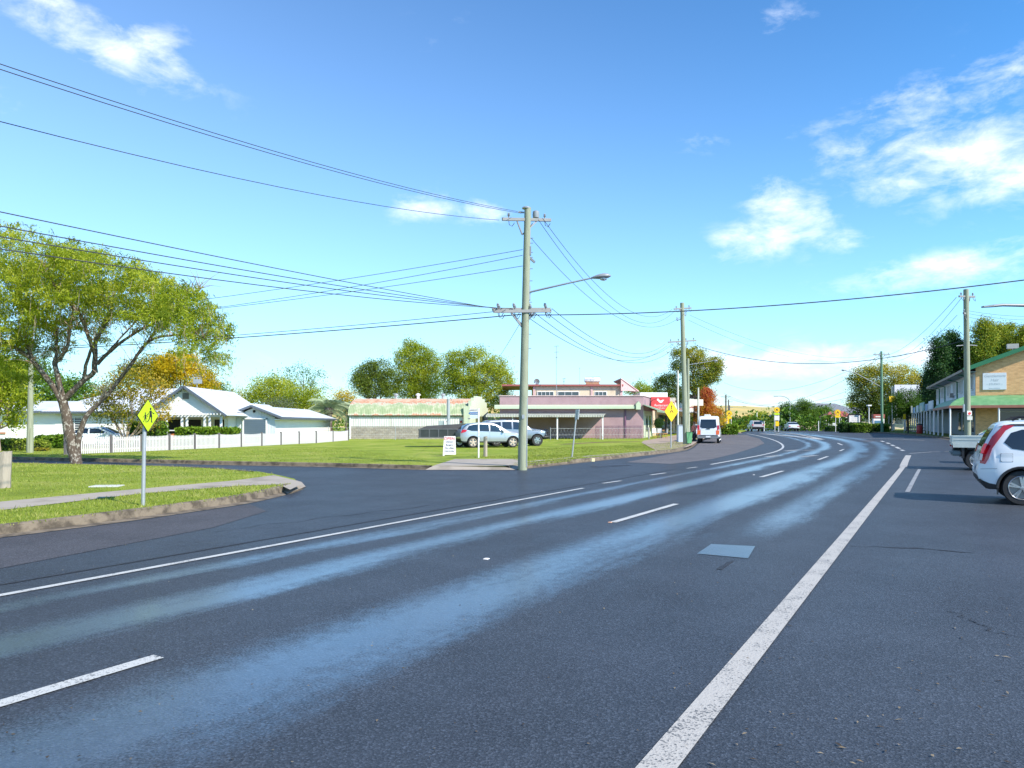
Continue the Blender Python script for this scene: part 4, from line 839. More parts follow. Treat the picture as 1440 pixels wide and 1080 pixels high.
mb = MB(); mb.tube([(-23.0, ym + 2, 4.1), (-23.0, ym + 2, 5.0)], .03, 6); mb.box((-23.0, ym + 2, 5.05), (.6, .04, .04)); mb.box((-23.0, ym + 2.1, 4.75), (.5, .4, .3)); mb.build('chimney_flue', gal, h, world=True)
# rear wing
h2 = thing('rear_wing', 'small pale gable with white finial between the big white gable and the garage', 'house', (-22.6, 61, 0))
mb = MB(); mb.bb((-24.6, 61, .1), (-20.75, 67, 2.35)); gable(mb, -24.6, -20.75, 61, 2.35, 3.2, .1); mb.build('wall', bluegrey, h2, world=True)
mb = MB(); xm2 = -22.7
mb.slab([(-20.3, 60.6, 2.2), (-20.3, 68, 2.2), (xm2 + .35, 68, 3.35), (xm2 + .35, 60.6, 3.35)], (0, 0, .06)); mb.slab([(-24.9, 68, 2.3), (-24.9, 60.6, 2.3), (xm2 + .35, 60.6, 3.35), (xm2 + .35, 68, 3.35)], (0, 0, .06)); mb.build('roof', roofy, h2, world=True)
mb = MB(); mb.beam((-20.3, 60.55, 2.2), (xm2 + .35, 60.55, 3.38), .08, .16); mb.beam((-24.9, 60.55, 2.3), (xm2 + .35, 60.55, 3.38), .08, .16); mb.build('bargeboard', slate, h2, world=True)
mb = MB(); mb.box((xm2 + .35, 60.5, 3.4), (.07, .07, .8)); mb.build('finial', white, h2, world=True)
window(h2, h2.matrix_basis.inverted() @ Vector((-21.9, 61, 1.5)), .9, 1.2, mull=0, gl=dark, frame=slate)
# garage
ga = thing('garage', 'pale blue garage with dark roller door and long white side wall', 'garage', (-19.6, 56, 0))
mb = MB(); mb.bb((-21.25, 56, .1), (-17.95, 73, 2.15))
for i in range(17): mb.bb((-21.2 + i * .2, 55.975, .12), (-21.17 + i * .2, 55.999, 2.6 if abs(i - 8) < 8 else 2.1))
gable(mb, -21.25, -17.95, 56, 2.15, 2.85, .1); mb.build('wall', bluegrey, ga, world=True)
mb = MB(); boards(mb, (-17.945, 56), (-17.945, 73), .12, 2.1, .18); mb.build('side_cladding', wbw, ga, world=True)
mb = MB(); xg = -19.6
v = [(-17.4, 55.6, 2.13), (-17.4, 73.4, 2.13), (xg, 71.4, 2.98), (xg, 55.6, 2.98), (-21.8, 55.6, 2.13), (-21.8, 73.4, 2.13)]
mb.add([(a, b, c + .05) for a, b, c in v], [(0, 1, 2, 3), (4, 3, 2, 5), (1, 5, 2)]); mb.add([(a, b, c) for a, b, c in v], [(0, 3, 2, 1), (4, 5, 2, 3)]); mb.build('roof', roofy, ga, world=True)
mb = MB(); mb.beam((-17.35, 55.56, 2.12), (xg, 55.56, 3.0), .08, .17); mb.beam((-21.85, 55.56, 2.12), (xg, 55.56, 3.0), .08, .17); mb.bb((-17.4, 55.6, 2.03), (-17.3, 73.4, 2.14)); mb.build('bargeboard', slate, ga, world=True)
mb = MB(); mb.bb((-17.93, 55.8, 1.95), (-17.5, 73.2, 2.02)); mb.build('soffit', white, ga, world=True)
mb = MB(); mb.bb((-20.25, 55.9, .13), (-18.62, 55.96, 2.0))
for i in range(12): mb.bb((-20.23, 55.885, .2 + i * .15), (-18.64, 55.9, .32 + i * .15))
mb.build('roller_door', pm('slate_roller_door', (.10, .14, .18), .45, .08), ga, world=True)
mb = MB(); mb.bb((-20.36, 55.86, .13), (-20.26, 55.97, 2.08)); mb.bb((-18.61, 55.86, .13), (-18.51, 55.97, 2.08)); mb.bb((-20.36, 55.86, 2.0), (-18.51, 55.97, 2.09)); mb.build('door_frame', white, ga, world=True)
mb = MB(); mb.lathe([(.02, 0), (.1, .12), (.1, .16)], (-19.5, 55.8, 2.6), axis='Y', n=12); mb.build('flood_lamp', black, ga, world=True)
# long weatherboard building at far left
wb_ = thing('weatherboard_hall', 'long white weatherboard building with dark gutter at the left edge', 'building', (-44, 56, 0))
mb = MB(); mb.bb((-56, 58, .1), (-35.5, 66, 2.55)); boards(mb, (-56, 58), (-35.5, 58), .12, 2.5, .17); boards(mb, (-35.5, 58), (-35.5, 66), .12, 2.5, .17); mb.build('wall', wbw, wb_, world=True)
mb = MB(); mb.slab([(-56.5, 57.4, 2.6), (-35.0, 57.4, 2.6), (-36.5, 62, 3.5), (-56.5, 62, 3.5)], (0, 0, .06)); mb.build('roof', roofw, wb_, world=True)
mb = MB(); mb.bb((-56.5, 57.28, 2.5), (-35.0, 57.39, 2.66)); mb.build('gutter', slate, wb_, world=True)
mb = MB(); mb.bb((-40.8, 57.93, .85), (-39.7, 57.97, 1.0)); mb.build('wall_vent', pm('terracotta_vent', (.4, .18, .1), .8), wb_, world=True)
# ---- curved roof shed
sh = thing('curved_roof_shed', 'long shed with rusty green curved roof, pale upper wall and stained block base', 'shed', (-9.5, 69, 0))
x0, x1, y0, y1 = -15.1, -3.9, 69.0, 79.0
blk = brickmat('stained_blockwork', (.38, .34, .28), (.27, .24, .2), (.13, .115, .10), bw=.4, rh=.2)
mb = MB(); mb.bb((x0, y0 + .02, .1), (x1, y1, 1.42)); mb.build('block_wall', blk, sh, world=True)
mb = MB(); mb.bb((x0, y0, 1.42), (x1, y1, 2.5)); mb.build('sheet_wall', corru('cream_ribbed_sheet', (.60, .59, .55), (.45, .42, .36), axis=0, pitch=.22, scale=1.5, streak=(1, 1, .3), thr=(.5, .75), rough=.6, bumps=.35), sh, world=True)
mb = MB(); n = 14; a0 = -.15; pts = []
for i in range(n + 1):
    t = i / n * math.pi; pts.append(((y0 + y1) / 2 - math.cos(t) * (y1 - y0 + .5) / 2, 2.46 + math.sin(t) ** .85 * 1.72))
xx = [x0 - .15 + (x1 - x0 + .2) * k / 24 for k in range(25)]
mb.add([(x, p[0], p[1]) for x in xx for p in pts], [(k * (n + 1) + i, (k + 1) * (n + 1) + i, (k + 1) * (n + 1) + i + 1, k * (n + 1) + i + 1) for k in range(24) for i in range(n)])
mb.add([(x0 - .1, p[0], p[1]) for p in pts], [tuple(range(n + 1))]);
def shedroof():
    m, t, b = base_mat('rusty_green_roof'); l = t.links; tc = nd(t, 'ShaderNodeTexCoord'); src = tc.outputs['Object']; s = nd(t, 'ShaderNodeSeparateXYZ'); l.new(src, s.inputs[0])
    bp = nd(t, 'ShaderNodeBump'); bp.inputs['Strength'].default_value = .3; bp.inputs['Distance'].default_value = .03; l.new(mth(t, 'SINE', mth(t, 'MULTIPLY', s.outputs[0], 6.283 / .16)), bp.inputs['Height']); l.new(bp.outputs[0], b.inputs['Normal'])
    mp = nd(t, 'ShaderNodeMapping'); mp.inputs['Scale'].default_value = (1, .4, .6); l.new(src, mp.inputs[0]); nz = nd(t, 'ShaderNodeTexNoise'); nz.inputs['Scale'].default_value = 1.7; nz.inputs['Detail'].default_value = 8; nz.inputs['Roughness'].default_value = .75; l.new(mp.outputs[0], nz.inputs['Vector'])
    n2 = nd(t, 'ShaderNodeTexNoise'); n2.inputs['Scale'].default_value = 1.1; n2.inputs['Detail'].default_value = 6; l.new(src, n2.inputs['Vector'])
    # rust at the ridge sheets and along the lower edge
    hi = mth(t, 'MULTIPLY', mth(t, 'SUBTRACT', s.outputs[2], 3.35), 1.2, clamp=True); lo = mth(t, 'MULTIPLY', mth(t, 'SUBTRACT', 2.70, s.outputs[2]), 1.6, clamp=True)
    edge = mth(t, 'ADD', mth(t, 'MAXIMUM', hi, lo), -.62)
    f = mth(t, 'MULTIPLY', mth(t, 'ADD', mth(t, 'ADD', nz.outputs[0], mth(t, 'MULTIPLY', n2.outputs[0], .5)), mth(t, 'MULTIPLY', edge, .52)), 1.0)
    cr = nd(t, 'ShaderNodeValToRGB'); e = cr.color_ramp.elements; e[0].position = .38; e[0].color = (.25, .31, .16, 1); e[1].position = .50; e[1].color = (.37, .40, .24, 1)
    for p_, c_ in ((.58, (.50, .46, .36)), (.66, (.46, .19, .09)), (.80, (.60, .40, .26))): k = e.new(p_); k.color = (*c_, 1)
    l.new(f, cr.inputs[0]); l.new(cr.outputs[0], b.inputs['Base Color']); b.inputs['Roughness'].default_value = .65; return m
mb.build('roof', shedroof(), sh, world=True, smooth=50)
mb = MB(); mb.bb((x0 - .2, y0 - .16, 2.36), (x1, y0 - .02, 2.5)); mb.build('gutter', pm('dark_green_gutter', (.08, .14, .08), .6), sh, world=True)
mb = MB(); mb.bb((x0 - .06, y0 - .05, .1), (x0 + .06, y0 + .02, 2.45)); mb.build('corner_trim', white, sh, world=True)
for x in (-11.6, -9.4, -6.9):
    mb = MB(); mb.lathe([(.14, -.15), (.14, .18), (.24, .2), (.24, .34), (.06, .42)], (x, 74, 4.3), n=12); mb.build('roof_vent', gal if x != -9.4 else white, sh, world=True, smooth=40)
crm = pm('pale_cream_render', (.52, .56, .40), .7, .08, 2); 
fa = Vector((-4.2, 68.6, 0)); fb = Vector((-2.75, 76.5, 0)); fd = (fb - fa); fl = fd.length; fd.normalize()
prof = [(0, .1), (0, 3.3), (.08, 3.3), (.08, 3.85), (.2, 3.85), (.2, 4.15), (.34, 4.15), (.34, 4.35), (.66, 4.35), (.66, 4.15), (.8, 4.15), (.8, 3.85), (.92, 3.85), (.92, 3.3), (1, 3.3), (1, .1)]
mb = MB(); mb.slab([fa + fd * fl * a + Vector((0, 0, z)) for a, z in prof], (.28, -.05, 0)); mb.slab([fa + Vector((-.28, .04, 0)) + Vector((0, 0, z)) + fd * 0 for z in (.1,)] * 1 + [fa + Vector((-.3, .02, 3.3)), fa + Vector((.02, -.02, 3.3)), fa + Vector((.02, -.02, .1))], (0, .28, 0)); mb.build('parapet_facade', crm, sh, world=True)
mb = MB(); mb.slab([fa + fd * fl * .3 + Vector((.30, -.05, z)) for z in (.1, 2.4)] + [fa + fd * fl * .75 + Vector((.30, -.05, z)) for z in (2.4, .1)], (.02, 0, 0)); mb.build('doorway', pm('olive_door', (.12, .13, .05), .7), sh, world=True)
mb = MB(); mb.box((-4.45, 68.93, 2.35), (.25, .05, .4)); mb.lathe([(.06, 0), (.12, .05), (.06, .09)], (-4.75, 68.9, 1.85), axis='Y', n=10); mb.build('fire_bell', pm('red_enamel', (.4, .04, .03), .4), sh, world=True)
# ---- pink corner shop
pk = pm('pink_render', (.36, .235, .25), .8, .07, .8, bump=.15, bscale=12, c2=(.31, .20, .215), thr=(.4, .6)); pgreen = pm('pale_green_trim', (.44, .52, .36), .6, .06)
ps = thing('corner_shop', 'low pink rendered corner shop with pale green fascia and red shop sign', 'shop', (6, 72, 0))
def zz_(x, y): return g(x, y) + .1
mb = MB(); mb.prism([(-1.2, 72), (12.8, 72), (14.9, 78.5), (14.9, 86), (-1.2, 86)], .1, 4.36); mb.build('wall', pk, ps, world=True)
mb = MB(); mb.prism([(-1.3, 71.92), (12.85, 71.92), (15.0, 78.5), (14.85, 78.6), (12.75, 72.1), (-1.3, 72.1)], 4.365, 4.43); mb.build('parapet_cap', pm('cap_pink', (.6, .45, .42), .7), ps, world=True)
mb = MB(); mb.bb((-1.7, 71.35, 3.12), (11.9, 71.5, 3.36)); mb.add([(-1.7, 71.5, 3.36), (11.9, 71.5, 3.36), (11.9, 71.98, 3.52), (-1.7, 71.98, 3.52)], [(0, 1, 2, 3)]); mb.add([(-1.7, 71.5, 3.14), (11.9, 71.5, 3.14), (11.9, 71.98, 3.14), (-1.7, 71.98, 3.14)], [(0, 3, 2, 1)]); mb.build('fascia', pgreen, ps, world=True)
mb = MB(); mb.slab([(11.95, 71.2, 3.05), (11.95, 71.2, 3.6), (12.2, 71.2, 3.85), (12.4, 71.2, 3.6), (12.4, 71.2, 3.05)], (0, .7, 0)); mb.build('fascia_bracket', pgreen, ps, world=True)
dn = Vector((2.1, 6.5, 0)).normalized(); do = Vector((dn.y, -dn.x, 0)); c0_ = Vector((12.8, 72, 0))
def SF(t, o, z): v = c0_ + dn * t + do * o; return (v.x, v.y, z)
mb = MB(); mb.slab([SF(0, .002, 0.1), SF(6.7, .002, .1), SF(6.7, .002, 2.95), SF(0, .002, 2.95)], tuple(do * .03)); mb.build('shopfront', crm, ps, world=True)
mb = MB(); mb.slab([SF(-.5, 0, 3.5), SF(6.9, 0, 3.5), SF(6.9, 1.4, 2.95), SF(-.5, 1.4, 2.95)], (0, 0, .05)); mb.slab([SF(-.5, 1.38, 2.80), SF(6.9, 1.38, 2.80), SF(6.9, 1.38, 2.97), SF(-.5, 1.38, 2.97)], tuple(do * .04)); mb.build('awning', corru('green_awning', (.25, .34, .22), (.2, .28, .18), axis=1, pitch=.15), ps, world=True)
for t in (1.6, 3.9):
    mb = MB(); mb.slab([SF(t, .035, .9), SF(t + 1.2, .035, .9), SF(t + 1.2, .035, 2.5), SF(t, .035, 2.5)], tuple(do * .02)); mb.build('window', wgl, ps, world=True)
mb = MB(); mb.bb((10.95, 71.9, .2), (11.1, 71.99, 3.1)); mb.build('downpipe', pm('plum_pipe', (.15, .07, .12), .5), ps, world=True)
# lean to
mb = MB(); mb.slab([(-2.4, 67.6, 2.38), (8.4, 67.6, 2.38), (9.1, 71.9, 2.62), (-2.4, 71.9, 2.62)], (0, 0, .05)); mb.bb((-2.4, 67.5, 2.28), (8.4, 67.6, 2.46)); mb.build('lean_to_roof', corru('lean_to_sheet', (.42, .42, .36), (.3, .3, .25), axis=0, pitch=.15), ps, world=True)
for x in (0.05, 4.15, 8.3): mb = MB(); mb.box((x, 67.7, 1.2), (.12, .12, 2.2)); mb.build('lean_to_post', white, ps, world=True)
# upper storey behind
us = thing('upper_storey_building', 'cream upper storey with red roof edge behind the pink shop', 'building', (7, 88, 0))
mb = MB(); mb.bb((2.6, 88, .2), (13.0, 98, 6.15)); mb.build('wall', pm('cream_render', (.60, .50, .36), .8, .1, 1.2, c2=(.42, .33, .24), thr=(.52, .75), stretch=(1, 1, .5)), us, world=True)
redr = pm('red_painted_metal', (.30, .085, .07), .5, .1); pinkm = pm('pink_trim', (.55, .36, .34), .6)
mb = MB(); mb.bb((-1.2, 87.6, 6.16), (13.2, 98.2, 6.36)); mb.build('roof', redr, us, world=True)
mb = MB(); mb.bb((2.5, 87.9, .2), (2.75, 87.995, 6.14)); mb.bb((9.35, 87.9, .2), (9.6, 87.995, 6.14)); mb.bb((12.85, 87.9, .2), (13.15, 87.995, 6.14)); mb.build('pilaster', pinkm, us, world=True)
for x, w, m_ in ((4.0, 1.9, 3), (6.7, 2.5, 2), (9.95 + .6, 1.4, 2)): window(us, us.matrix_basis.inverted() @ Vector((x, 88, 5.1)), w, .8, mull=m_)
mb = MB(); mb.slab([(12.9, 87.5, 5.6), (12.9, 87.5, 7.0), (15.3, 89.8, 5.65)], (0, .1, 0)); mb.slab([(12.9, 87.4, 7.0), (15.4, 89.7, 5.6), (15.4, 94, 5.6), (12.9, 94, 7.0)], (0, 0, .1)); mb.build('gable_end', pinkm, us, world=True)
mb = MB(); mb.bb((15.0, 86.5, 4.4), (18.2, 92, 5.35)); mb.build('roof_box', white, us, world=True)
sw = thing('solar_water_heater', 'white cylinder water heater lying on the red edged roof', 'water heater', (9.7, 89.5, 6.36))
mb = MB(); mb.lathe([(.05, -.95), (.27, -.92), (.3, -.85), (.3, .85), (.27, .92), (.05, .95)], (0, 0, .62), axis='X', n=20); mb.build('tank', white, sw, smooth=40)
mb = MB()
for x in (-.8, -.25, .3, .8): mb.beam((x, 0, 0), (x * .8, 0, .4), .05, .05)
mb.slab([(-.8, -.9, .02), (.8, -.9, .02), (.8, .1, .38), (-.8, .1, .38)], (0, 0, .06)); mb.build('collector_stand', pm('rust_frame', (.3, .15, .08), .8), sw)
def antenna(label, px, Y, zb, zt, els, name='tv_antenna', r=.03, bx=0):
    x = (px - 720) / F * Y; k = thing(name, label, 'antenna', (x, Y, zb))
    mb = MB(); mb.tube([(0, 0, 0), (0, 0, zt - zb)], r, 6); mb.build('mast', gal, k)
    for dz, w in els: 
        mb = MB(); mb.beam((-w / 2 + bx, 0, zt - zb - dz), (w / 2 + bx, 0, zt - zb - dz + .06), .04, .04)
        for i in range(5): mb.beam((-w / 2 + bx + w * i / 4, -.25, zt - zb - dz), (-w / 2 + bx + w * i / 4, .25, zt - zb - dz), .02, .02)
        mb.build('aerial', steel, k)
    return k
antenna('very tall thin antenna mast rising above the pink shop roof', 782.5, 86, 4.3, 10.7, [(0, .5), (.7, .45), (1.3, .2)])
antenna('small aerial on the red edged roof between mast and water heater', 793, 89, 6.3, 7.1, [(0, .35), (.35, .15)])
antenna('wide T shaped aerial right of the water heater', 834, 89, 6.3, 7.3, [(0, 1.7)])
antenna('thin tall whip aerial directly behind the water heater', 815, 92, 6.3, 8.6, [(0, .05)], r=.02)
sdh = thing('satellite_dish', 'dark satellite dish at left end of the red edged roof', 'satellite dish', (2.95, 88.3, 6.36)); mb = MB()
mb.lathe([(.05, .1), (.25, .06), (.36, 0), (.36, -.02), (.2, .03), (.02, .06)], (0, 0, .35), axis='Y', n=18); mb.tube([(0, 0, 0), (0, .05, .3)], .03, 6); mb.build('dish', steel, sdh, smooth=50)
mb = MB(); mb.tube([(0, -.05, .3), (.25, -.3, .42)], .015, 5); mb.box((.27, -.32, .43), (.08, .08, .06)); mb.build('feed_arm', black, sdh)
# red sign with rooster
P0 = P(917.5, 557, 76.0); sg_ = thing('shop_sign', 'red rectangular shop sign with white emblem and script on the pink shop corner', 'sign', (15.4, 76.8, 3.75), R(12))
mb = MB(); mb.box((0, 0, 0), (2.1, .12, 1.42)); mb.build('sign_board', pm('sign_red', (.50, .035, .035), .5, .05), sg_, bevel=.01)
mb = MB(); mb.box((0, .1, 0), (2.0, .08, 1.3)); mb.tube([(-1.25, -.15, -.1), (-1.1, -.5, .35), (-.7, -.6, .5)], .025, 5); mb.lathe([(.03, 0), (.12, .1), (.13, .16)], (-1.22, -.15, -.25), n=10); mb.build('sign_lamp', black, sg_)
whs = pm('sign_white', (.64, .62, .60), .5)
mb = MB()   # bird emblem: body, tail, comb, beak
mb.slab([(-.18, -.065, .18), (-.05, -.065, .1), (.15, -.065, .12), (.28, -.065, .3), (.42, -.065, .42), (.2, -.065, .42), (.05, -.065, .32), (-.12, -.065, .38), (-.2, -.065, .5), (-.34, -.065, .56), (-.36, -.065, .44), (-.44, -.065, .4), (-.34, -.065, .34)], (0, -.006, 0)); mb.build('bird_emblem', whs, sg_)
text('Restaurant', .34, 'lettering', whs, sg_, (.02, -.067, -.16), (R(90), 0, 0), shear=.3); text('& TAKEAWAY', .15, 'lettering', whs, sg_, (.05, -.067, -.45), (R(90), 0, 0))
# ---- shop row beyond
sr = thing('cream_shop_row', 'cream shops with white parapet, red stripes and grey awning beyond the pink shop', 'shop', (20, 84, .3))
d2_ = Vector((.385, .923, 0)); o2 = Vector((d2_.y, -d2_.x, 0)); c1_ = Vector((15.2, 79.5, 0))
def SR(t, o, z): v = c1_ + d2_ * t + o2 * o; return (v.x, v.y, z)
def srbox(mb, t0, t1, o0, o1, z0, z1): mb.slab([SR(t0, o0, z0), SR(t1, o0, z0), SR(t1, o0, z1), SR(t0, o0, z1)], tuple(o2 * (o1 - o0)))
pch = pm('peach_render', (.66, .52, .38), .7, .08)
mb = MB(); srbox(mb, 0, 34, -9, 0, .2, 3.2); mb.build('wall', pch, sr, world=True)
mb = MB(); srbox(mb, .2, 12, -3, .05, 3.2, 4.3); srbox(mb, 12.2, 22, -3, .1, 3.2, 4.9); srbox(mb, 22.2, 34, -3, .05, 3.2, 4.2); mb.build('parapet', offw, sr, world=True)
mb = MB(); srbox(mb, 12.2, 22, .102, .12, 4.35, 4.55); srbox(mb, 22.2, 34, .052, .07, 3.9, 4.05); srbox(mb, .2, 12, .052, .08, 4.2, 4.32); mb.build('red_stripe', redr, sr, world=True)
mb = MB(); mb.slab([SR(.5, 0, 3.35), SR(34, 0, 3.35), SR(34, 3.2, 2.95), SR(.5, 3.2, 2.95)], (0, 0, .08)); srbox(mb, 11, 34, 3.18, 3.24, 2.9, 3.35); mb.build('awning', pm('grey_awning', (.42, .44, .47), .6), sr, world=True)
for t in (5, 11, 17, 23, 29, 33.5): mb = MB(); mb.tube([SR(t, 3.0, .5), SR(t, 3.0, 2.95)], .06, 8); mb.build('awning_post', white, sr, world=True)
for t in (2.5, 7.5, 13, 18.5, 24, 29.5): mb = MB(); srbox(mb, t, t + 3.6, .002, .03, .7, 2.7); mb.build('shop_window', wgl, sr, world=True)
for t in (6.3, 17.2, 28): mb = MB(); srbox(mb, t, t + 1.0, .002, .04, .4, 2.6); mb.build('door', dark, sr, world=True)
mb = MB(); mb.box((20.2, 82.2, 4.05), (2.2, .1, .7), rz=R(10)); mb.build('end_sign', offw, sr, world=True); 
text('BAKERY', .4, 'lettering', pm('faded_red', (.4, .2, .15), .7), sr, Vector(P(962, 575.5, 81.8)) - Vector((20, 84, .3)), (R(90), 0, R(10)))
# ---- brick hotel on the right
HA = -math.atan2(.419, .908); ht = thing('brick_building', 'two storey blond brick building with green curved awning and white side windows', 'building', (39.5, 63, .45), HA)
brk = brickmat('blond_brick', (.80, .46, .20), (.66, .36, .15), (.52, .41, .28)); grn = pm('awning_green', (.10, .25, .10), .5, .15, 2, c2=(.17, .33, .15), thr=(.4, .65)); grd = pm('gutter_green', (.03, .18, .08), .5)
HWt = 6.05
mb = MB(); mb.bb((0, 0, 3.65), (15, .25, HWt)); mb.slab([(0, 0, HWt), (15, 0, HWt), (15, 0, HWt + 1.2), (8.4, 0, HWt + 3.25)], (0, .25, 0)); mb.bb((0, 0, 0), (1.6, .25, 3.65)); mb.bb((4.6, 0, 0), (5.2, .25, 3.65)); mb.bb((9, 0, 0), (15, .25, 3.65)); mb.build('brick_wall', brk, ht)
mb = MB(); mb.bb((0, .25, 0), (.2, 33, 3.6)); mb.build('lower_side_wall', pm('grey_green_render', (.2, .24, .24), .8, .1), ht)
bw_ = pm('blue_white_boards', (.58, .63, .68), .6, .04)
mb = MB(); mb.bb((.02, .26, 3.62), (.25, 33, HWt)); mb.bb((.02, 33, 0), (15, 33.2, HWt)); mb.build('upper_side_wall', bw_, ht)
mb = MB(); mb.slab([(-.9, -.4, HWt - .30), (-.9, 33.6, HWt - .30), (8.4, 33.6, HWt + 3.35), (8.4, -.4, HWt + 3.35)], (0, 0, .12)); mb.slab([(17, -.4, HWt - .1), (17, 33.6, HWt - .1), (8.4, 33.6, HWt + 3.35), (8.4, -.4, HWt + 3.35)], (0, 0, .12)); mb.build('roof', corru('brown_roof', (.16, .10, .09), (.12, .08, .07), axis=1, pitch=.2), ht)
mb = MB(); mb.beam((-.95, -.45, HWt - .26), (8.4, -.45, HWt + 3.42), .1, .34); mb.beam((8.4, -.45, HWt + 3.42), (17, -.45, HWt - .1), .1, .34); mb.build('bargeboard', grd, ht)
mb = MB(); mb.bb((-1.05, -.4, HWt - .40), (-.9, 33.6, HWt - .18)); mb.build('gutter', pm('brown_gutter', (.11, .06, .06), .5), ht)
mb = MB(); mb.bb((-.88, -.3, HWt - .42), (0, 33.5, HWt - .38)); mb.build('soffit', pm('soffit_grey', (.3, .32, .32), .7), ht)
for y, w in ((1.2, 1.2), (4.2, 2.0), (8.4, 2.6), (13.2, 2.2), (18, 3.0), (24, 3.2), (29.5, 2.6)): window(ht, (.02, y + w / 2, 4.8), w, 1.2, ax='y', out=-1, mull=3 if w > 2 else 1, gl=pm('curtained_pane', (.45, .48, .46), .15, .1, 3) if y > 7 else wgl)
for y in (3.6, 12, 22.8, 28.7): mb = MB(); mb.tube([(-.9, y, HWt - .42), (-.05, y, HWt - .65), (-.05, y, 3.6)], .06, 6); mb.build('downpipe', grd, ht, smooth=40)
mb = MB(); mb.bb((-.35, 15.0, 3.95), (.0, 15.8, 4.4)); mb.bb((-.36, 15.05, 4.0), (-.35, 15.75, 4.35)); mb.build('air_conditioner', steel, ht)
# curved awning: front and side
prof = [(0, 3.62), (-.5, 3.58), (-1.1, 3.45), (-1.6, 3.24), (-1.95, 2.98), (-2.15, 2.72)]
mb = MB(); n = len(prof); xe = 15
vs = []; 
for o_, z in prof: vs += [(o_ if o_ else -.0, o_, z), (xe, o_, z)]
mb.add(vs, [(2 * i, 2 * i + 1, 2 * i + 3, 2 * i + 2) for i in range(n - 1)])
vs = []
for o_, z in prof: vs += [(o_, o_, z), (o_, 11.5, z)]
mb.add(vs, [(2 * i, 2 * i + 2, 2 * i + 3, 2 * i + 1) for i in range(n - 1)])
mb.build('curved_awning', grn, ht, smooth=60)
mb = MB(); mb.bb((-2.2, -2.2, 2.52), (xe, -2.14, 2.74)); mb.bb((-2.2, -2.14, 2.52), (-2.14, 11.5, 2.74)); mb.build('awning_fascia', pm('red_brown_fascia', (.33, .13, .09), .6), ht)
mb = MB(); mb.bb((-2.1, -2.1, 2.6), (xe, 0, 2.64)); mb.bb((-2.1, 0, 2.6), (0, 11.5, 2.64)); mb.build('awning_ceiling', dark, ht)
mb = MB(); mb.bb((1.62, .1, .6), (4.58, .14, 2.6)); mb.bb((5.22, .1, .6), (8.98, .14, 2.6)); mb.build('shop_window', wgl, ht)
mb = MB(); mb.bb((1.6, .04, 2.2), (9, .1, 2.28)); mb.bb((1.6, .04, .52), (9, .1, .6)); mb.build('window_rail', steel, ht)
for x in (-2.1, 1.35, 4.6, 8.0, 11.5): mb = MB(); mb.tube([(x, -2.1, -.1), (x, -2.1, 2.6)], .07, 8); mb.build('awning_post', white, ht)
for i in range(1, 4): mb = MB(); mb.tube([(-2.1, i * 3.75 - .2, -.1), (-2.1, i * 3.75 - .2, 2.6)], .07, 8); mb.build('awning_post', white, ht)
for i in range(4): mb = MB(); mb.bb((-.03, 1 + i * 2.8, .5), (-.002, 3.2 + i * 2.8, 2.3)); mb.build('side_window', wgl, ht)
rs_ = thing('roof_beacon_box', 'small grey box on a post above the green roof edge', 'box', (41.4 + 1, 62.9, 0), HA)
pb_ = P(1424, 503, 62); rs_.location = pb_; mb = MB(); mb.tube([(0, 0, 0), (0, 0, .75)], .04, 6); mb.build('post', gal, rs_); mb = MB(); mb.box((0, 0, .95), (.85, .25, .42)); mb.build('box', pm('beige_box', (.45, .43, .38), .6), rs_, bevel=.02)
ss_ = thing('white_wall_sign', 'white square sign with faint grey script on the blond brick wall', 'sign', ht.matrix_basis @ Vector((1.35, -.04, 4.8)), HA)
mb = MB(); mb.box((0, 0, 0), (1.7, .06, 1.42)); mb.build('sign_board', pm('sign_pale', (.66, .69, .72), .5, .03), ss_, bevel=.01)
gry = pm('faint_grey_ink', (.42, .45, .48), .6); text('Gentlemans', .32, 'lettering', gry, ss_, (0, -.033, .45), (R(90), 0, 0), shear=.35); text('Hair', .34, 'lettering', gry, ss_, (0, -.033, .1), (R(90), 0, 0), shear=.2); text('~ STUDIO ~', .22, 'lettering', gry, ss_, (0, -.033, -.25), (R(90), 0, 0)); text('barber and beauty', .11, 'lettering', gry, ss_, (0, -.033, -.58), (R(90), 0, 0))
# ---- shop verandah row beyond the brick building
vr = thing('verandah_shops', 'low shops with hoardings and a long row of white verandah posts', 'shop', (44, 75, .45), HA)
oX, oY = 39.5, 63
M_ = Matrix.Translation((39.5, 63, .45)) @ Matrix.Rotation(HA, 4, 'Z'); vr.matrix_basis = M_
mb = MB(); mb.bb((.3, 33.3, 0), (10, 62, 3.1)); mb.build('wall', pm('pale_blue_render', (.34, .42, .46), .8, .1), vr)
mb = MB(); mb.bb((-2.1, 11.6, 2.6), (0, 62, 2.72)); mb.build('verandah_roof', pm('grey_sheet', (.3, .33, .33), .6), vr)
for i in range(3, 15): mb = MB(); mb.tube([(-2.1, 3.75 * i + .4, -.1), (-2.1, 3.75 * i + .4, 2.6)], .08, 8); mb.build('verandah_post', white, vr)
hd_ = [pm('board_cream', (.55, .54, .46), .6), pm('board_white', (.62, .66, .68), .6), pm('board_blue', (.16, .28, .45), .6), pm('board_teal', (.25, .42, .40), .6)]
for i, (a, b, z0, z1, m_) in enumerate(((11.8, 16.5, 2.73, 3.6, 1), (17.5, 20.5, 2.65, 3.4, 1), (17.6, 20.4, 2.66, 3.39, 2), (22, 28, 2.73, 3.7, 3), (24, 26.8, 2.66, 3.35, 0), (30, 33, 2.66, 3.5, 1), (36, 39, 2.66, 3.4, 2), (41, 50, 2.73, 3.7, 0))):
    mb = MB(); mb.bb((-2.2 - i * .006, a, z0), (-2.12 - i * .002, b, z1)); mb.build('hoarding', hd_[m_], vr)
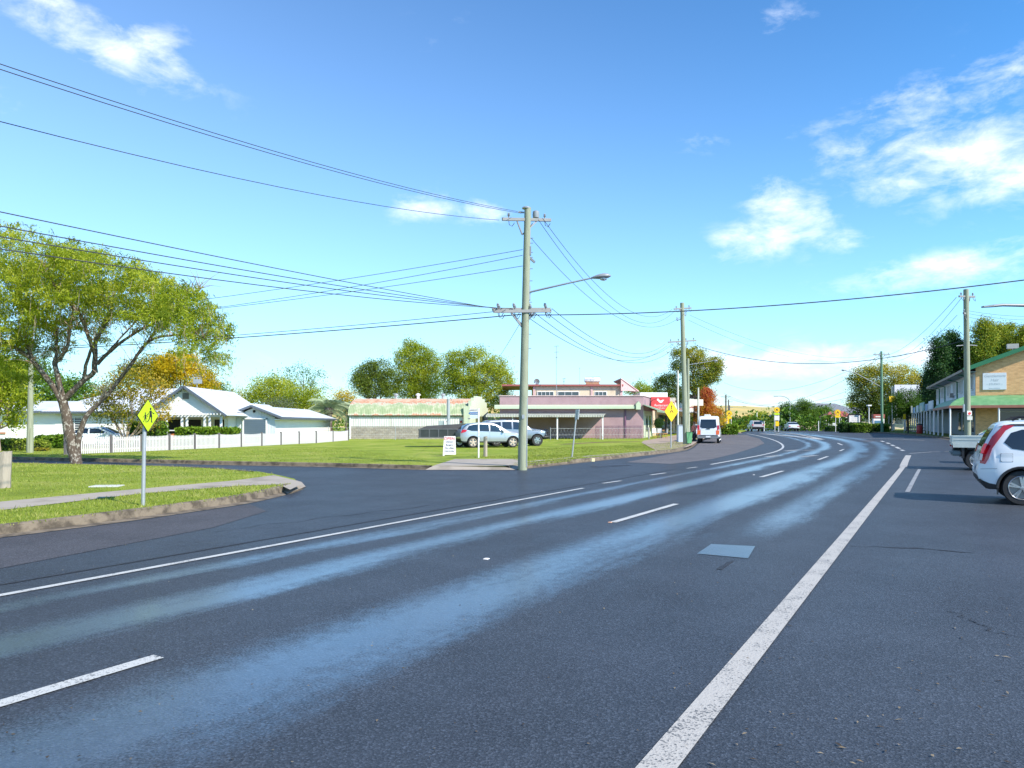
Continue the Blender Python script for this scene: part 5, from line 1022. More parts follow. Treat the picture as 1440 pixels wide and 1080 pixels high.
mb = MB(); mb.bb((-.1, 31, 0), (-.02, 40, 2.4)); mb.build('shopfront_panel', pm('shopfront_blue', (.35, .45, .52), .6), vr)
mb = MB(); mb.bb((-1.9, 60, 0), (-1.8, 64, 2.6)); mb.build('end_wall', pm('mural_blue', (.3, .5, .65), .6, .4, 1.5, c2=(.6, .62, .6), thr=(.45, .5)), vr)
# ---- distant buildings by the park
gb = thing('grey_roofed_house', 'low cream house with wide grey roof behind the park sign', 'house', (70, 150, .5))
mb = MB(); mb.bb((58, 152, .4), (81, 164, 3.4)); mb.build('wall', pm('pale_brick', (.5, .42, .3), .8), gb, world=True)
gyr = pm('grey_tile_roof', (.16, .17, .19), .7, .15, 2)
mb = MB(); v = [(57, 151, 3.4), (74, 151, 3.4), (74, 166, 3.4), (57, 166, 3.4), (62, 158, 6.1), (69, 158, 6.1), (82.5, 150, 3.4), (82.5, 165, 3.4), (79, 157, 5.3), (72, 157, 5.3)]; mb.add(v, [(0, 1, 5, 4), (1, 2, 5), (2, 3, 4, 5), (3, 0, 4), (1, 6, 8, 9), (6, 7, 8), (7, 2, 9, 8)]); mb.build('roof', gyr, gb, world=True)
for x in (61, 66, 76, 79.5): window(gb, gb.matrix_basis.inverted() @ Vector((x, 152, 2.3)), 1.6, 1.3, mull=1)
bs = thing('red_roofed_shelter', 'small bus shelter with red roof and painted mural behind the crossing sign', 'shelter', GX(1177, 128)); b0 = bs.location
mb = MB(); mb.add([(-2.6, -1.4, 2.35), (2.6, -1.4, 2.35), (2.6, 1.4, 2.35), (-2.6, 1.4, 2.35), (-1.2, 0, 3.35), (1.2, 0, 3.35)], [(0, 1, 5, 4), (1, 2, 5), (2, 3, 4, 5), (3, 0, 4), (3, 2, 1, 0)]); mb.build('roof', redr, bs)
mb = MB(); mb.bb((-2.6, -1.38, 2.2), (2.6, -1.3, 2.34)); mb.build('fascia', white, bs)
for x in (-2.4, 2.4, 0.2):
    for y in (-1.2, 1.2): mb = MB(); mb.box((x, y, 1.1), (.12, .12, 2.2)); mb.build('post', white, bs)
mb = MB(); mb.bb((-2.3, 1.0, .2), (2.3, 1.1, 2.1)); mb.build('mural_panel', pm('mural_paint', (.15, .35, .5), .6, .3, 1.5, c2=(.6, .4, .1), thr=(.5, .55)), bs)
cl_ = thing('white_panel_sign', 'plain white banner fixed high on the left side of the bus shelter', 'banner', P(1174, 598.5, 124)); mb = MB(); mb.box((0, 0, 0), (2.2, .06, .9)); mb.build('banner_face', pm('banner_white', (.66, .7, .72), .6), cl_, bevel=.01)
mb = MB(); mb.box((-1, 0, -.9), (.07, .07, .9)); mb.box((1, 0, -.9), (.07, .07, .9)); mb.build('banner_post', gal, cl_)
wbg = thing('tall_white_screen', 'tall pale blank wall rising between the big yellow green tree and the dark trees', 'wall', (66, 124, .5)); mb = MB()
a_ = P(1258, 541, 122); b_ = P(1294, 541, 128); mb.slab([(a_.x, a_.y, 3), (b_.x, b_.y, 3), (b_.x, b_.y, b_.z), (a_.x, a_.y, a_.z)], (.2, .6, 0)); mb.build('wall_face', pm('pale_lilac_render', (.40, .42, .50), .7, .05), wbg, world=True)
mb = MB(); mb.bb((a_.x, a_.y + .7, .4), (a_.x + .4, a_.y + 1.1, a_.z - .3)); mb.build('support_pier', offw, wbg, world=True)
# ================================================================== TREES
def leafcloud(blobs, size, asp_, per, clump, droop=.2, seed=0, hue=0.0):
    """blobs: (cx,cy,cz,rx,ry,rz,nclumps,v); returns quads of leaves and a colour value per leaf"""
    r = np.random.default_rng(seed); Vs, As = [], []
    for (cx, cy, cz, rx, ry, rz, nc, v) in blobs:
        d = r.normal(size=(nc, 3)); d /= np.linalg.norm(d, axis=1)[:, None]; rad = .45 + .55 * r.random(nc) ** .6
        cc = np.array([cx, cy, cz]) + d * rad[:, None] * np.array([rx, ry, rz]); cv = v + r.normal(0, .14, nc)
        n = nc * per; ci = np.repeat(np.arange(nc), per); sc_ = clump * r.uniform(.6, 1.3, nc)[ci]
        off = r.normal(size=(n, 3)); off *= (sc_ * .55)[:, None] * np.array([1, 1, .75]); c = cc[ci] + off
        a = r.normal(size=(n, 3)); a /= np.linalg.norm(a, axis=1)[:, None]; a[:, 2] -= droop * 2; a /= np.linalg.norm(a, axis=1)[:, None]
        b = np.cross(a, r.normal(size=(n, 3))); b /= np.linalg.norm(b, axis=1)[:, None]
        s = size * r.uniform(.6, 1.3, n); A_ = a * (s / 2)[:, None]; B_ = b * (s * asp_ / 2)[:, None]
        Vs.append(np.stack([c - A_, c + B_ - A_ * .1, c + A_, c - B_ - A_ * .1], 1).reshape(-1, 3)); As.append(np.clip(cv[ci] + r.normal(0, .13, n), 0, 1))
    V = np.concatenate(Vs); return V, np.arange(len(V)).reshape(-1, 4), np.concatenate(As)
lm = {'lime': leafmat('lime_leaf', (.15, .21, .012), (.38, .45, .025), (.60, .60, .08), .55), 'green': leafmat('green_leaf', (.035, .085, .010), (.10, .20, .015), (.20, .30, .025), .35),
      'dark': leafmat('dark_leaf', (.014, .045, .012), (.04, .105, .02), (.09, .18, .025), .25), 'olive': leafmat('olive_leaf', (.09, .13, .02), (.21, .28, .03), (.34, .40, .05), .4),
      'gold': leafmat('gold_leaf', (.12, .16, .012), (.42, .32, .01), (.66, .46, .01), .4), 'autumn': leafmat('autumn_leaf', (.50, .11, .05), (.62, .27, .03), (.45, .38, .03), .45),
      'rust': leafmat('rust_leaf', (.10, .14, .015), (.28, .26, .02), (.48, .33, .04), .45), 'poplar': leafmat('poplar_leaf', (.025, .07, .010), (.11, .20, .015), (.40, .40, .03), .35),
      'tip': leafmat('golden_tip_leaf', (.035, .075, .010), (.16, .22, .015), (.50, .42, .03), .35), 'palm': leafmat('palm_leaf', (.20, .28, .13), (.38, .46, .26), (.52, .56, .34), .35), 'grey': leafmat('grey_green_leaf', (.07, .09, .05), (.13, .16, .08), (.22, .24, .12), .25)}
def tree(name, label, Y, px, pb, blobs, leaf='green', trunk=.25, size=.3, asp_=.55, per=26, clump=.9, fork=.35, bk=bark, group=None, droop=.15, seed=None, dens=1.0, cat='tree', limbs=True, base=None):
    """blobs in photo pixels at distance Y: (px, py, rx, ry[, depth offset[, v]])"""
    if Y > 60 and Y < 300: per = int(per * 2.1); size *= .70
    b = base or GX(px, Y); b = Vector((b[0], b[1], b[2])); k = thing(name, label, cat, b, 0, group); s = Y / F; sd_ = seed if seed is not None else int(px * 7 + Y)
    rr = random.Random(sd_); B = []
    for q in blobs:
        x, y, rx, ry = q[:4]; dp = q[4] if len(q) > 4 else rr.uniform(-.35, .35) * rx * s; v = q[5] if len(q) > 5 else .5
        c = P(x, y, Y) + Vector((0, dp, 0)) - b; nc = max(6, int(dens * 10 * (rx * s) * (ry * s) / (clump * clump) * 2.2))
        B.append((c.x, c.y, c.z, rx * s, max(rx, ry) * .5 * s + rx * s * .4, ry * s, nc, v))
    V, Q, A = leafcloud(B, size, asp_, per, clump, droop, sd_)
    zt = max(c[2] for c in B); zf = zt * fork; mb = MB(); tr = Vector((rr.uniform(-.1, .1), 0, zf))
    mb.tube([(0, 0, -.2), (0, 0, .05), tuple(tr * .5 + Vector((rr.uniform(-.1, .1), 0, 0))), tuple(tr)], [trunk * 1.35, trunk, trunk * .85, trunk * .75], 10)
    if limbs:
        for c in B:
            e = Vector(c[:3]); m = tr.lerp(e, .5) + Vector((0, 0, -.08 * (e - tr).length)) + Vector((rr.uniform(-.2, .2), rr.uniform(-.2, .2), 0))
            mb.tube([tuple(tr), tuple(tr.lerp(m, .6)), tuple(m), tuple(e)], [trunk * .6, trunk * .42, trunk * .3, trunk * .08], 6)
            for _ in range(5):
                d = Vector((rr.uniform(-1, 1) * c[3], rr.uniform(-1, 1) * c[4], rr.uniform(-.6, 1) * c[5])) * .75; mb.tube([tuple(m), tuple(m.lerp(e + d, .55)), tuple(e + d)], [trunk * .2, trunk * .1, trunk * .03], 4)
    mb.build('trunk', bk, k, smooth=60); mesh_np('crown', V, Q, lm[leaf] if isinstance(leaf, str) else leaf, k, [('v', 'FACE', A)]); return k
# ---- the near bottlebrush on the corner island
def bottlebrush():
    Y = 28.3; b = G(107, 655.5, .12); k = thing('bottlebrush_tree', 'leafy bottlebrush with forked scaly trunk on the near grass corner', 'tree', b); s = Y / F; r = random.Random(5)
    def Q(px, py, d=0): return P(px, py, Y) + Vector((0, d, 0)) - b
    mb = MB()
    def limb(pts, r0, r1, n=9):
        p = smoothpl([Q(*q) for q in pts], 2); mb.tube([p_ + Vector((noise.noise(p_ * 2) * .04, noise.noise(p_ * 2 + Vector((5, 0, 0))) * .04, 0)) for p_ in p], [r0 + (r1 - r0) * i / (len(p) - 1) for i in range(len(p))], n); return p
    limb([(108, 662), (107, 650), (102, 630), (97, 605), (93, 585), (90, 567), (88, 558)], .23, .15, 14)
    tips = []
    L_ = [([(110, 655), (109, 635), (110, 618), (115, 598), (125, 580), (140, 567), (160, 545), (182, 515), (208, 480), (228, 452)], .13, .04),
          ([(90, 570), (80, 550), (66, 532), (52, 514), (42, 503), (38, 480)], .13, .06), ([(90, 566), (86, 548), (80, 525), (76, 510), (84, 505), (96, 488), (98, 460)], .12, .05),
          ([(92, 560), (106, 546), (120, 533), (133, 524), (136, 508), (128, 482), (118, 455), (110, 435)], .12, .05), ([(134, 524), (134, 505), (133, 480), (136, 455, .5), (146, 430, .6)], .11, .04),
          ([(138, 512), (148, 500), (165, 485), (190, 468), (215, 455), (240, 440)], .08, .025), ([(118, 534), (132, 505, -.4), (150, 484, -.8), (170, 460, -1), (178, 430, -1.2)], .07, .03),
          ([(200, 490), (212, 476), (235, 472), (262, 470), (288, 478)], .06, .02), ([(76, 512), (62, 495, .8), (52, 470, 1.2), (45, 440, 1.5)], .08, .03), ([(42, 503), (25, 485, -.5), (5, 470, -.9), (-20, 455, -1.2)], .07, .03),
          ([(226, 455), (245, 430, .4), (258, 412, .6), (270, 400, .8)], .05, .02), ([(110, 440), (95, 410, -.8), (85, 385, -1)], .05, .02), ([(98, 462), (80, 440, 1), (70, 410, 1.5)], .05, .02), ([(150, 498), (150, 470, 1), (160, 440, 1.8)], .05, .02)]
    for pts, a, c in L_: tips.append(limb(pts, a, c))
    # crown outline: clumps of hanging foliage
    C_ = [(20, 345, 34, 14), (-30, 352, 40, 22), (60, 350, 36, 17), (100, 360, 36, 20), (140, 372, 34, 18), (180, 383, 34, 20), (218, 396, 32, 20), (250, 410, 30, 22), (276, 430, 26, 22), (292, 452, 20, 22),
          (10, 375, 42, 24), (60, 385, 42, 24), (110, 395, 38, 24), (160, 408, 36, 22), (205, 420, 34, 22), (240, 436, 30, 20), (-40, 390, 45, 35), (20, 410, 40, 26), (70, 415, 34, 24), (110, 425, 30, 18), (-20, 435, 40, 28), (30, 445, 34, 24), (70, 445, 24, 20),
          (150, 432, 26, 14), (190, 442, 24, 14), (262, 460, 20, 18), (285, 482, 16, 20), (296, 498, 8, 16), (-30, 470, 40, 30), (15, 478, 30, 24), (45, 475, 20, 26), (-10, 510, 30, 24), (228, 452, 20, 12), (300, 462, 14, 10), (278, 505, 8, 10), (95, 455, 14, 16), (160, 455, 14, 8)]
    B = []
    for x, y, rx, ry in C_:
        for d in (-1.7, 0, 1.7):
            c = Q(x + r.uniform(-6, 6), y + r.uniform(-4, 4) + abs(d) * 2, d + r.uniform(-.6, .6)); kk = .8 if d else 1
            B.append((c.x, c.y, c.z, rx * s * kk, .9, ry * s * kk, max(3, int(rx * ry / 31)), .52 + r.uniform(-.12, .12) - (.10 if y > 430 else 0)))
    V, Qd, A = leafcloud(B, .17, .2, 40, .24, .25, 3)
    # hanging twigs under the crown and upright sprigs on top
    T = MB(); ex = []
    for c in B:
        for _ in range(4):
            p0 = Vector((c[0] + r.uniform(-.8, .8) * c[3], c[1] + r.uniform(-.6, .6), c[2] + r.uniform(-.6, .3) * c[5])); dn_ = r.uniform(.3, .95); dx = r.uniform(-.2, .2)
            T.tube([p0, p0 + Vector((dx * .4, 0, -dn_ * .5)), p0 + Vector((dx, r.uniform(-.1, .1), -dn_))], [.008, .006, .003], 3, cap=False); ex.append(p0 + Vector((dx, 0, -dn_)))
    for p in tips:
        for q in p[len(p) // 2:]:
            for _ in range(3):
                e = q + Vector((r.uniform(-.7, .7), r.uniform(-.7, .7), r.uniform(.0, .8))); T.tube([q, q.lerp(e, .5) + Vector((0, 0, .08)), e], [.018, .012, .005], 3, cap=False)
    T.build('twigs', barkp, k); e2 = [(p.x, p.y, p.z + .2, .08, .08, .28, 1, .42) for p in ex]; tp = []
    for x in range(-20, 300, 7):
        yt = 333 + (8 if x < 60 else 0) * 0 + max(0, x - 60) * .40 + (max(0, x - 230) ** 2) * .007 + r.uniform(-8, 2)
        for _ in range(2):
            c = Q(x + r.uniform(-4, 4), yt + r.uniform(-2, 5), r.uniform(-1.5, 1.5)); tp.append((c.x, c.y, c.z, .05, .05, .22, 2, .30))
    V2, Q2, A2 = leafcloud(e2, .12, .22, 20, .18, .3, 9); V3, Q3, A3 = leafcloud(tp, .14, .22, 12, .14, -.5, 11)
    mb.build('trunk', bark, k, smooth=60)
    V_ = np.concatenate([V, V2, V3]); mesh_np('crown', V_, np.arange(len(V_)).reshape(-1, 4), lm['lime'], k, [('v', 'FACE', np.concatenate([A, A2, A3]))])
bottlebrush()
bgt = 'trees behind the white house and garage'
# left background
tree('shade_tree', 'dark green tree behind the left edge of the crown above the weatherboard building', 66, 20, 0, [(0, 535, 40, 30), (60, 548, 45, 26), (-30, 560, 30, 20), (105, 555, 35, 20), (40, 520, 25, 15)], 'green', .3, .30, seed=3, group=bgt)
tree('ornamental_tree', 'small pale barked tree at the far left edge beyond the side street', 41, -2, 0, [(5, 525, 30, 26), (25, 560, 22, 18), (-15, 560, 20, 20), (20, 590, 10, 12)], 'lime', .14, .16, per=30, clump=.45, bk=barkp, seed=9, fork=.3)
tree('crepe_myrtle', 'bronze green many stemmed tree behind the picket fence beside the gabled house', 47, 178, 0, [(165, 545, 26, 22, 0, .55), (195, 540, 28, 24, -.6, .6), (215, 570, 24, 18, .3, .75), (150, 580, 26, 18, .5, .35), (185, 580, 24, 16, -.5, .45), (225, 545, 16, 14, 0, .9), (210, 595, 14, 8, 0, .5), (140, 560, 18, 12, 0, .5), (232, 585, 10, 8, 0, .8)], 'rust', .10, .15, per=22, clump=.42, fork=.1, bk=barkp, dens=.38, seed=21)
tree('silky_oak', 'tall yellow orange tree behind the roof of the gabled house', 78, 262, 0, [(250, 510, 30, 16, 0, .8), (275, 530, 24, 20, 0, .85), (235, 525, 22, 18, 0, .7), (210, 515, 24, 16, 1, .35), (220, 540, 24, 16, 0, .55), (290, 545, 16, 14, 0, .6), (190, 525, 20, 14, 0, .25)], 'gold', .28, .28, clump=.8, seed=22, group=bgt)
tree('shade_tree', 'round green tree right of the orange tree above the rear gable', 80, 305, 0, [(300, 555, 20, 18), (312, 565, 16, 14), (290, 570, 14, 14)], 'green', .2, .28, seed=23, group=bgt)
tree('thin_tree', 'sparse reddish tree right of the white finial', 92, 338, 0, [(332, 556, 14, 12, 0, .8), (350, 560, 14, 10, 0, .6), (322, 565, 10, 10, 0, .4)], 'rust', .12, .24, dens=.5, seed=24, group=bgt)
tree('lacy_tree', 'airy tree with open feathery crown rising behind the garage roof', 96, 425, 0, [(400, 530, 22, 8), (425, 520, 24, 8), (445, 528, 16, 6), (375, 535, 12, 5), (420, 540, 30, 10), (362, 545, 12, 5), (450, 545, 12, 6)], 'green', .14, .26, dens=.45, per=14, seed=25, group=bgt, fork=.5)
tree('shade_tree', 'bright lime tree behind the left end of the garage roof', 84, 380, 0, [(375, 550, 22, 18, 0, .6), (392, 545, 18, 16, 0, .7), (360, 562, 16, 14, 0, .5), (400, 562, 16, 12, 0, .55)], 'lime', .2, .26, seed=26, group=bgt)
tree('shade_tree', 'olive lime tree behind the middle of the garage roof', 82, 425, 0, [(420, 555, 20, 16, 0, .5), (440, 562, 18, 14, 0, .6), (408, 568, 16, 10, 0, .4)], 'lime', .2, .26, seed=27, group=bgt)
tree('grey_shrub', 'low grey green bush directly behind the garage roof ridge', 78, 398, 0, [(398, 570, 22, 8), (385, 574, 14, 6)], 'grey', .12, .2, seed=28, cat='shrub')
tree('yellow_tree', 'small yellow topped tree between the palm and the curved roof shed', 98, 487, 0, [(480, 556, 9, 8, 0, .8), (492, 560, 8, 7, 0, .75), (485, 570, 12, 10, 0, .3)], 'gold', .14, .26, seed=29)
for i, (x, bl) in enumerate(((522, [(513, 527, 15, 14), (535, 520, 18, 14), (508, 540, 14, 18), (530, 545, 20, 18), (548, 540, 14, 20), (518, 515, 10, 8)]),)):
    tree('gum_tree', 'leftmost gum behind the curved roof shed, rounded open crown', 100, x, 0, [b + (0, .35) for b in bl], 'olive', .25, .26, dens=.8, clump=.75, seed=31, group='gums behind the curved roof shed')
tree('gum_tree', 'tallest gum behind the curved roof shed with narrow peaked top', 102, 585, 0, [(577, 486, 11, 9, 0, .5), (590, 497, 18, 12, 0, .5), (572, 505, 18, 14), (605, 510, 16, 16), (580, 525, 24, 16), (608, 535, 16, 18, 0, .7), (575, 545, 26, 16, 0, .35), (600, 552, 20, 10, 0, .75)], 'lime', .3, .26, dens=.85, clump=.75, seed=32, group='gums behind the curved roof shed')
tree('gum_tree', 'rightmost wide gum behind the cream parapet of the shed', 98, 665, 0, [(640, 505, 18, 12), (668, 498, 20, 10, 0, .6), (695, 515, 18, 14, 0, .55), (708, 535, 14, 18, 0, .6), (650, 525, 22, 18, 0, .5), (680, 530, 24, 20, 0, .6), (632, 535, 12, 22, 0, .3), (660, 550, 26, 12, 0, .5), (700, 555, 18, 12, 0, .7), (690, 570, 20, 10, 0, .65)], 'lime', .3, .26, dens=.85, clump=.75, seed=33, group='gums behind the curved roof shed')
# palms
def palm(label, px, Y, top, R_, n, seed):
    b = GX(px, Y); k = thing('date_palm', label, 'palm tree', b, 0, 'pale palms beside the curved roof shed'); r = random.Random(seed); zt = P(px, top, Y).z - b.z - R_ * .35
    mb = MB(); mb.tube([(0, 0, -.2), (.05, 0, zt * .5), (0, 0, zt)], [.42, .34, .36], 10); mb.blob((0, 0, zt), (.55, .55, .5), 3, 2, .3); mb.build('trunk', bark, k, smooth=60)
    V = []; A = []
    for i in range(n):
        az_ = r.uniform(0, 6.283); up = r.uniform(-.1, 1.35); L_ = R_ * r.uniform(.85, 1.15); d = Vector((math.cos(az_), math.sin(az_), 0)); pts = []
        for j in range(11):
            t = j / 10; pts.append(Vector((0, 0, zt)) + d * (L_ * (t * math.cos(up) * .95 + .12 * t)) + Vector((0, 0, L_ * (t * math.sin(up) - .85 * t * t * (1.0 if up < .9 else .8)))))
        sd2 = Vector((-d.y, d.x, 0)); v0 = r.uniform(.3, .8) if up > .1 else r.uniform(0, .5)
        for j in range(10):
            for m in range(3):
                p = pts[j].lerp(pts[j + 1], m / 3); ln = L_ * .2 * math.sin(math.pi * min(.97, (j + m / 3) / 10 * .85 + .14))
                for sg in (1, -1):
                    e = p + sd2 * sg * ln * .75 + (pts[j + 1] - pts[j]).normalized() * ln * .5 + Vector((0, 0, -ln * .45)); w = Vector((0, 0, .018)) + (pts[j + 1] - pts[j]).normalized() * .02
                    V += [p - w, p + w, e + w * .2, e - w * .2]; A.append(v0 + r.uniform(-.15, .15))
    mesh_np('crown', [tuple(v) for v in V], np.arange(len(V)).reshape(-1, 4), lm['palm'], k, [('v', 'FACE', A)])
palm('larger pale palm with drooping fronds between the garage and the shed', 462, 76, 560, 3.7, 46, 2); palm('smaller pale palm tight against the left end of the curved roof shed', 494, 80, 563, 2.7, 36, 4)
hm = leafmat('hedge_leaf', (.05, .12, .01), (.13, .24, .015), (.26, .36, .03), .3)
def hedge(name, label, cat, c, d, n, leaf, size=.09, seed=1, rz=0, group=None, kind=None):
    k = thing(name, label, cat, c, rz, group); r = np.random.default_rng(seed); q = r.uniform(-1, 1, (n, 3)); ax = r.integers(0, 3, n); q[np.arange(n), ax] = np.sign(q[np.arange(n), ax]) * r.uniform(.8, 1.05, n); q[:, 2] = np.abs(q[:, 2]) * 2 - 1
    cpos = q * np.array(d) / 2 + np.array([0, 0, d[2] / 2]); cpos += r.normal(0, .03, (n, 3)); a = r.normal(size=(n, 3)); a /= np.linalg.norm(a, axis=1)[:, None]; b = np.cross(a, r.normal(size=(n, 3))); b /= np.linalg.norm(b, axis=1)[:, None]
    s = size * r.uniform(.6, 1.4, n)[:, None]; V = np.stack([cpos - a * s, cpos + b * s * .6, cpos + a * s, cpos - b * s * .6], 1).reshape(-1, 3)
    mesh_np('foliage', V, np.arange(len(V)).reshape(-1, 4), leaf, k, [('v', 'FACE', np.clip(r.normal(.5, .2, n) + q[:, 2] * .15, 0, 1))])
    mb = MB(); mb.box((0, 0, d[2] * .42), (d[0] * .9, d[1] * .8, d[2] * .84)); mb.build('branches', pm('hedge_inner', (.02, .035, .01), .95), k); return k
hedge('clipped_hedge', 'clipped bright green hedge in front of the verandah, behind the picket fence', 'hedge', (-21.3, 50.3, .1), (2.75, .8, 1.25), 5200, hm, seed=1); hedge('clipped_hedge', 'shorter clipped hedge just left of the garage wall', 'hedge', (-19.3, 50.6, .1), (1.2, .8, 1.2), 2400, hm, seed=2)
hedge('round_shrub', 'dark green shrub left of the bottlebrush trunk by the house wall', 'shrub', GX(74, 46), (1.6, .9, .85), 2600, lm['green'], seed=3); hedge('round_shrub', 'dark green shrub half hidden by the bottlebrush trunk', 'shrub', GX(92, 46), (1.2, .9, .9), 1800, lm['green'], seed=4)
hedge('garden_plant', 'yellow leaved plant in the garden bed at the left edge', 'plant', GX(4, 42.5), (1.0, .6, .55), 800, lm['lime'], seed=5, size=.07); hedge('garden_plant', 'olive plant in the garden bed left of the pale short pole', 'plant', GX(22, 42), (1.5, .7, .75), 1200, lm['olive'], seed=6, size=.07)
hedge('garden_plant', 'pinkish plant right of the pale short pole', 'plant', GX(50, 42.5), (1.3, .7, .65), 800, lm['olive'], seed=7, size=.07); hedge('garden_plant', 'small brown green tuft in the lawn before the dark shrubs', 'plant', GX(59, 41), (.6, .4, .28), 300, lm['rust'], seed=8, size=.05)
hedge('dark_bush', 'dark bush behind the fence under the bronze tree', 'bush', GX(208, 49.5), (2.2, 1.2, 1.7), 3000, lm['green'], seed=9)
# right of the centre
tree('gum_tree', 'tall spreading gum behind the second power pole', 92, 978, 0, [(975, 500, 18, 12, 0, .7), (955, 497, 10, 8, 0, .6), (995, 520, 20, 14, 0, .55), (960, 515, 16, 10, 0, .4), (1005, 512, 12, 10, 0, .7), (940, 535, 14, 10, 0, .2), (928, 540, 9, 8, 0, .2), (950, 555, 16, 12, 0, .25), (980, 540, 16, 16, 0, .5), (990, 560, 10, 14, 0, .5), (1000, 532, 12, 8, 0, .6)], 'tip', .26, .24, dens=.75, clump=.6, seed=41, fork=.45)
tree('autumn_tree', 'red orange and yellow autumn tree behind the parked van', 84, 1002, 0, [(995, 558, 9, 10, 0, .3), (990, 572, 12, 10, 0, .4), (1000, 580, 14, 12, 0, .6), (1005, 592, 14, 9, 0, .85), (988, 590, 10, 10, 0, .6), (994, 550, 5, 5, 0, .2)], 'autumn', .16, .2, clump=.5, seed=42)
tree('shade_tree', 'green treetop rising behind the gable of the cream upper storey', 120, 905, 0, [(900, 548, 14, 8), (915, 553, 12, 8), (888, 550, 8, 5)], 'lime', .2, .3, seed=43); tree('shade_tree', 'dark treetop above the red shop sign', 118, 932, 0, [(928, 556, 10, 7), (942, 562, 9, 7), (918, 560, 7, 5)], 'dark', .2, .3, seed=44)
tree('topiary_tree', 'round clipped potted tree outside the cream shop front', 77, 926, 0, [(926, 595, 6.2, 5.6, 0, .5)], 'dark', .06, .1, per=30, clump=.25, dens=1.6, seed=45, limbs=False, fork=.9, base=Vector((15.3, 77, .26)))
park = 'leafy trees beyond the median'
tree('park_tree', 'leftmost dark round tree beyond the median', 150, 1107, 0, [(1107, 578, 11, 12, 0, .4), (1115, 588, 9, 10, 0, .35), (1102, 592, 8, 8, 0, .5)], 'green', .2, .3, clump=.8, seed=51, group=park)
tree('park_tree', 'tallest leafy tree beyond the median', 146, 1132, 0, [(1128, 570, 9, 8, 0, .6), (1138, 576, 11, 9, 0, .5), (1128, 586, 15, 10, 0, .5), (1140, 592, 12, 8, 0, .45)], 'green', .2, .3, clump=.8, seed=52, group=park)
tree('park_tree', 'smaller leafy tree immediately right of the tallest one', 148, 1160, 0, [(1152, 582, 9, 9, 0, .6), (1162, 580, 8, 8, 0, .55), (1158, 592, 12, 8, 0, .6), (1174, 588, 8, 5, 0, .4)], 'green', .18, .3, clump=.8, seed=53, group=park)
tree('park_tree', 'light green young tree above the far silver SUV', 170, 1070, 0, [(1068, 586, 7, 6, 0, .7), (1074, 583, 5, 5, 0, .7)], 'lime', .12, .3, clump=.8, seed=54, group=park); tree('park_tree', 'drooping olive tree left of the middle crossing sign', 175, 1083, 0, [(1082, 590, 7, 5, 0, .5)], 'olive', .12, .3, clump=.8, seed=55, group=park)
for i, (x, y, w, h_, Y_, lf, nm) in enumerate(((1012, 594, 10, 6, 190, 'olive', 'grey olive bush near the green disc sign'), (1030, 592, 12, 6, 260, 'dark', 'dark low tree in the valley below the golden hill'), (1046, 594, 9, 6, 240, 'rust', 'brown green bush left of the far silver SUV'), (1056, 590, 8, 6, 250, 'gold', 'yellowish bush just behind the far silver SUV'), (1090, 598, 8, 5, 185, 'olive', 'low bush under the middle crossing sign'), (1040, 600, 8, 4, 180, 'lime', 'pale low shrub at the roadside bend'))):
    tree('valley_bush', nm, Y_, x, 0, [(x, y, w, h_, 0, .5), (x + w * .6, y + 2, w * .6, h_ * .7, 0, .6)], lf, .15, .4, clump=1.0, seed=60 + i, cat='bush', group='bushes below the golden hill')
for i, (x, y, s_, nm) in enumerate(((1038, 574.5, 1.5, 'leftmost dot like tree on the golden hill crest'), (1042, 574.5, 1.8, 'pair tree second from left on the hill crest'), (1047, 574, 2.2, 'taller tree at the middle of the hill crest'), (1063, 576.5, 2.2, 'lone low tree on the hill crest above the far silver SUV'), (1078, 575.5, 2.6, 'round hill crest tree left of the middle crossing sign'), (1087, 575, 3.2, 'largest hill crest tree beside the middle crossing sign'))):
    Yh = 700; p = P(x, 581, Yh); z_ = hz_(p.x, Yh); tree('hill_tree', nm, Yh, x, 0, [(x, y, s_, s_ * .8, 0, .3), (x + s_ * .6, y + 1, s_ * .7, s_ * .5, 0, .3)], 'olive', .3, .9, per=10, clump=1.2, seed=70 + i, group='small trees on the golden hill', base=Vector((p.x, Yh, z_ - .3)))
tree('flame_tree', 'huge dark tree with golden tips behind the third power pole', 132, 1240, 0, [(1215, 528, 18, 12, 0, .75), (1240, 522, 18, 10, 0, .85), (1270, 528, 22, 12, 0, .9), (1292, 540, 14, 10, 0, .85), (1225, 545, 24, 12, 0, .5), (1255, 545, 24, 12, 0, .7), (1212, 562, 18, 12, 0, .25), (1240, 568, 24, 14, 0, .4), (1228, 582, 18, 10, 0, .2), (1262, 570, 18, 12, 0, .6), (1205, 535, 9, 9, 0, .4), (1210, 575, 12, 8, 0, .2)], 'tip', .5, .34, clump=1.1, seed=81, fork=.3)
tree('yellow_tree', 'bright yellow green tree peeping over the grey roof', 185, 1200, 0, [(1200, 570, 8, 4, 0, .6), (1208, 573, 6, 4, 0, .6)], 'lime', .2, .4, clump=1, seed=82)
tree('street_tree', 'dense round dark tree before the verandah shops', 104, 1276, 0, [(1275, 562, 13, 14, 0, .3), (1264, 572, 11, 12, 0, .3), (1286, 572, 11, 12, 0, .3), (1275, 580, 14, 10, 0, .2), (1262, 560, 7, 8, 0, .3)], 'green', .2, .24, clump=.7, seed=83); tree('street_tree', 'light green slim tree right of the third power pole', 112, 1253, 0, [(1252, 580, 8, 12, 0, .7), (1247, 590, 8, 8, 0, .5)], 'green', .14, .24, clump=.7, seed=84)
pop = 'tall trees behind the brick building'
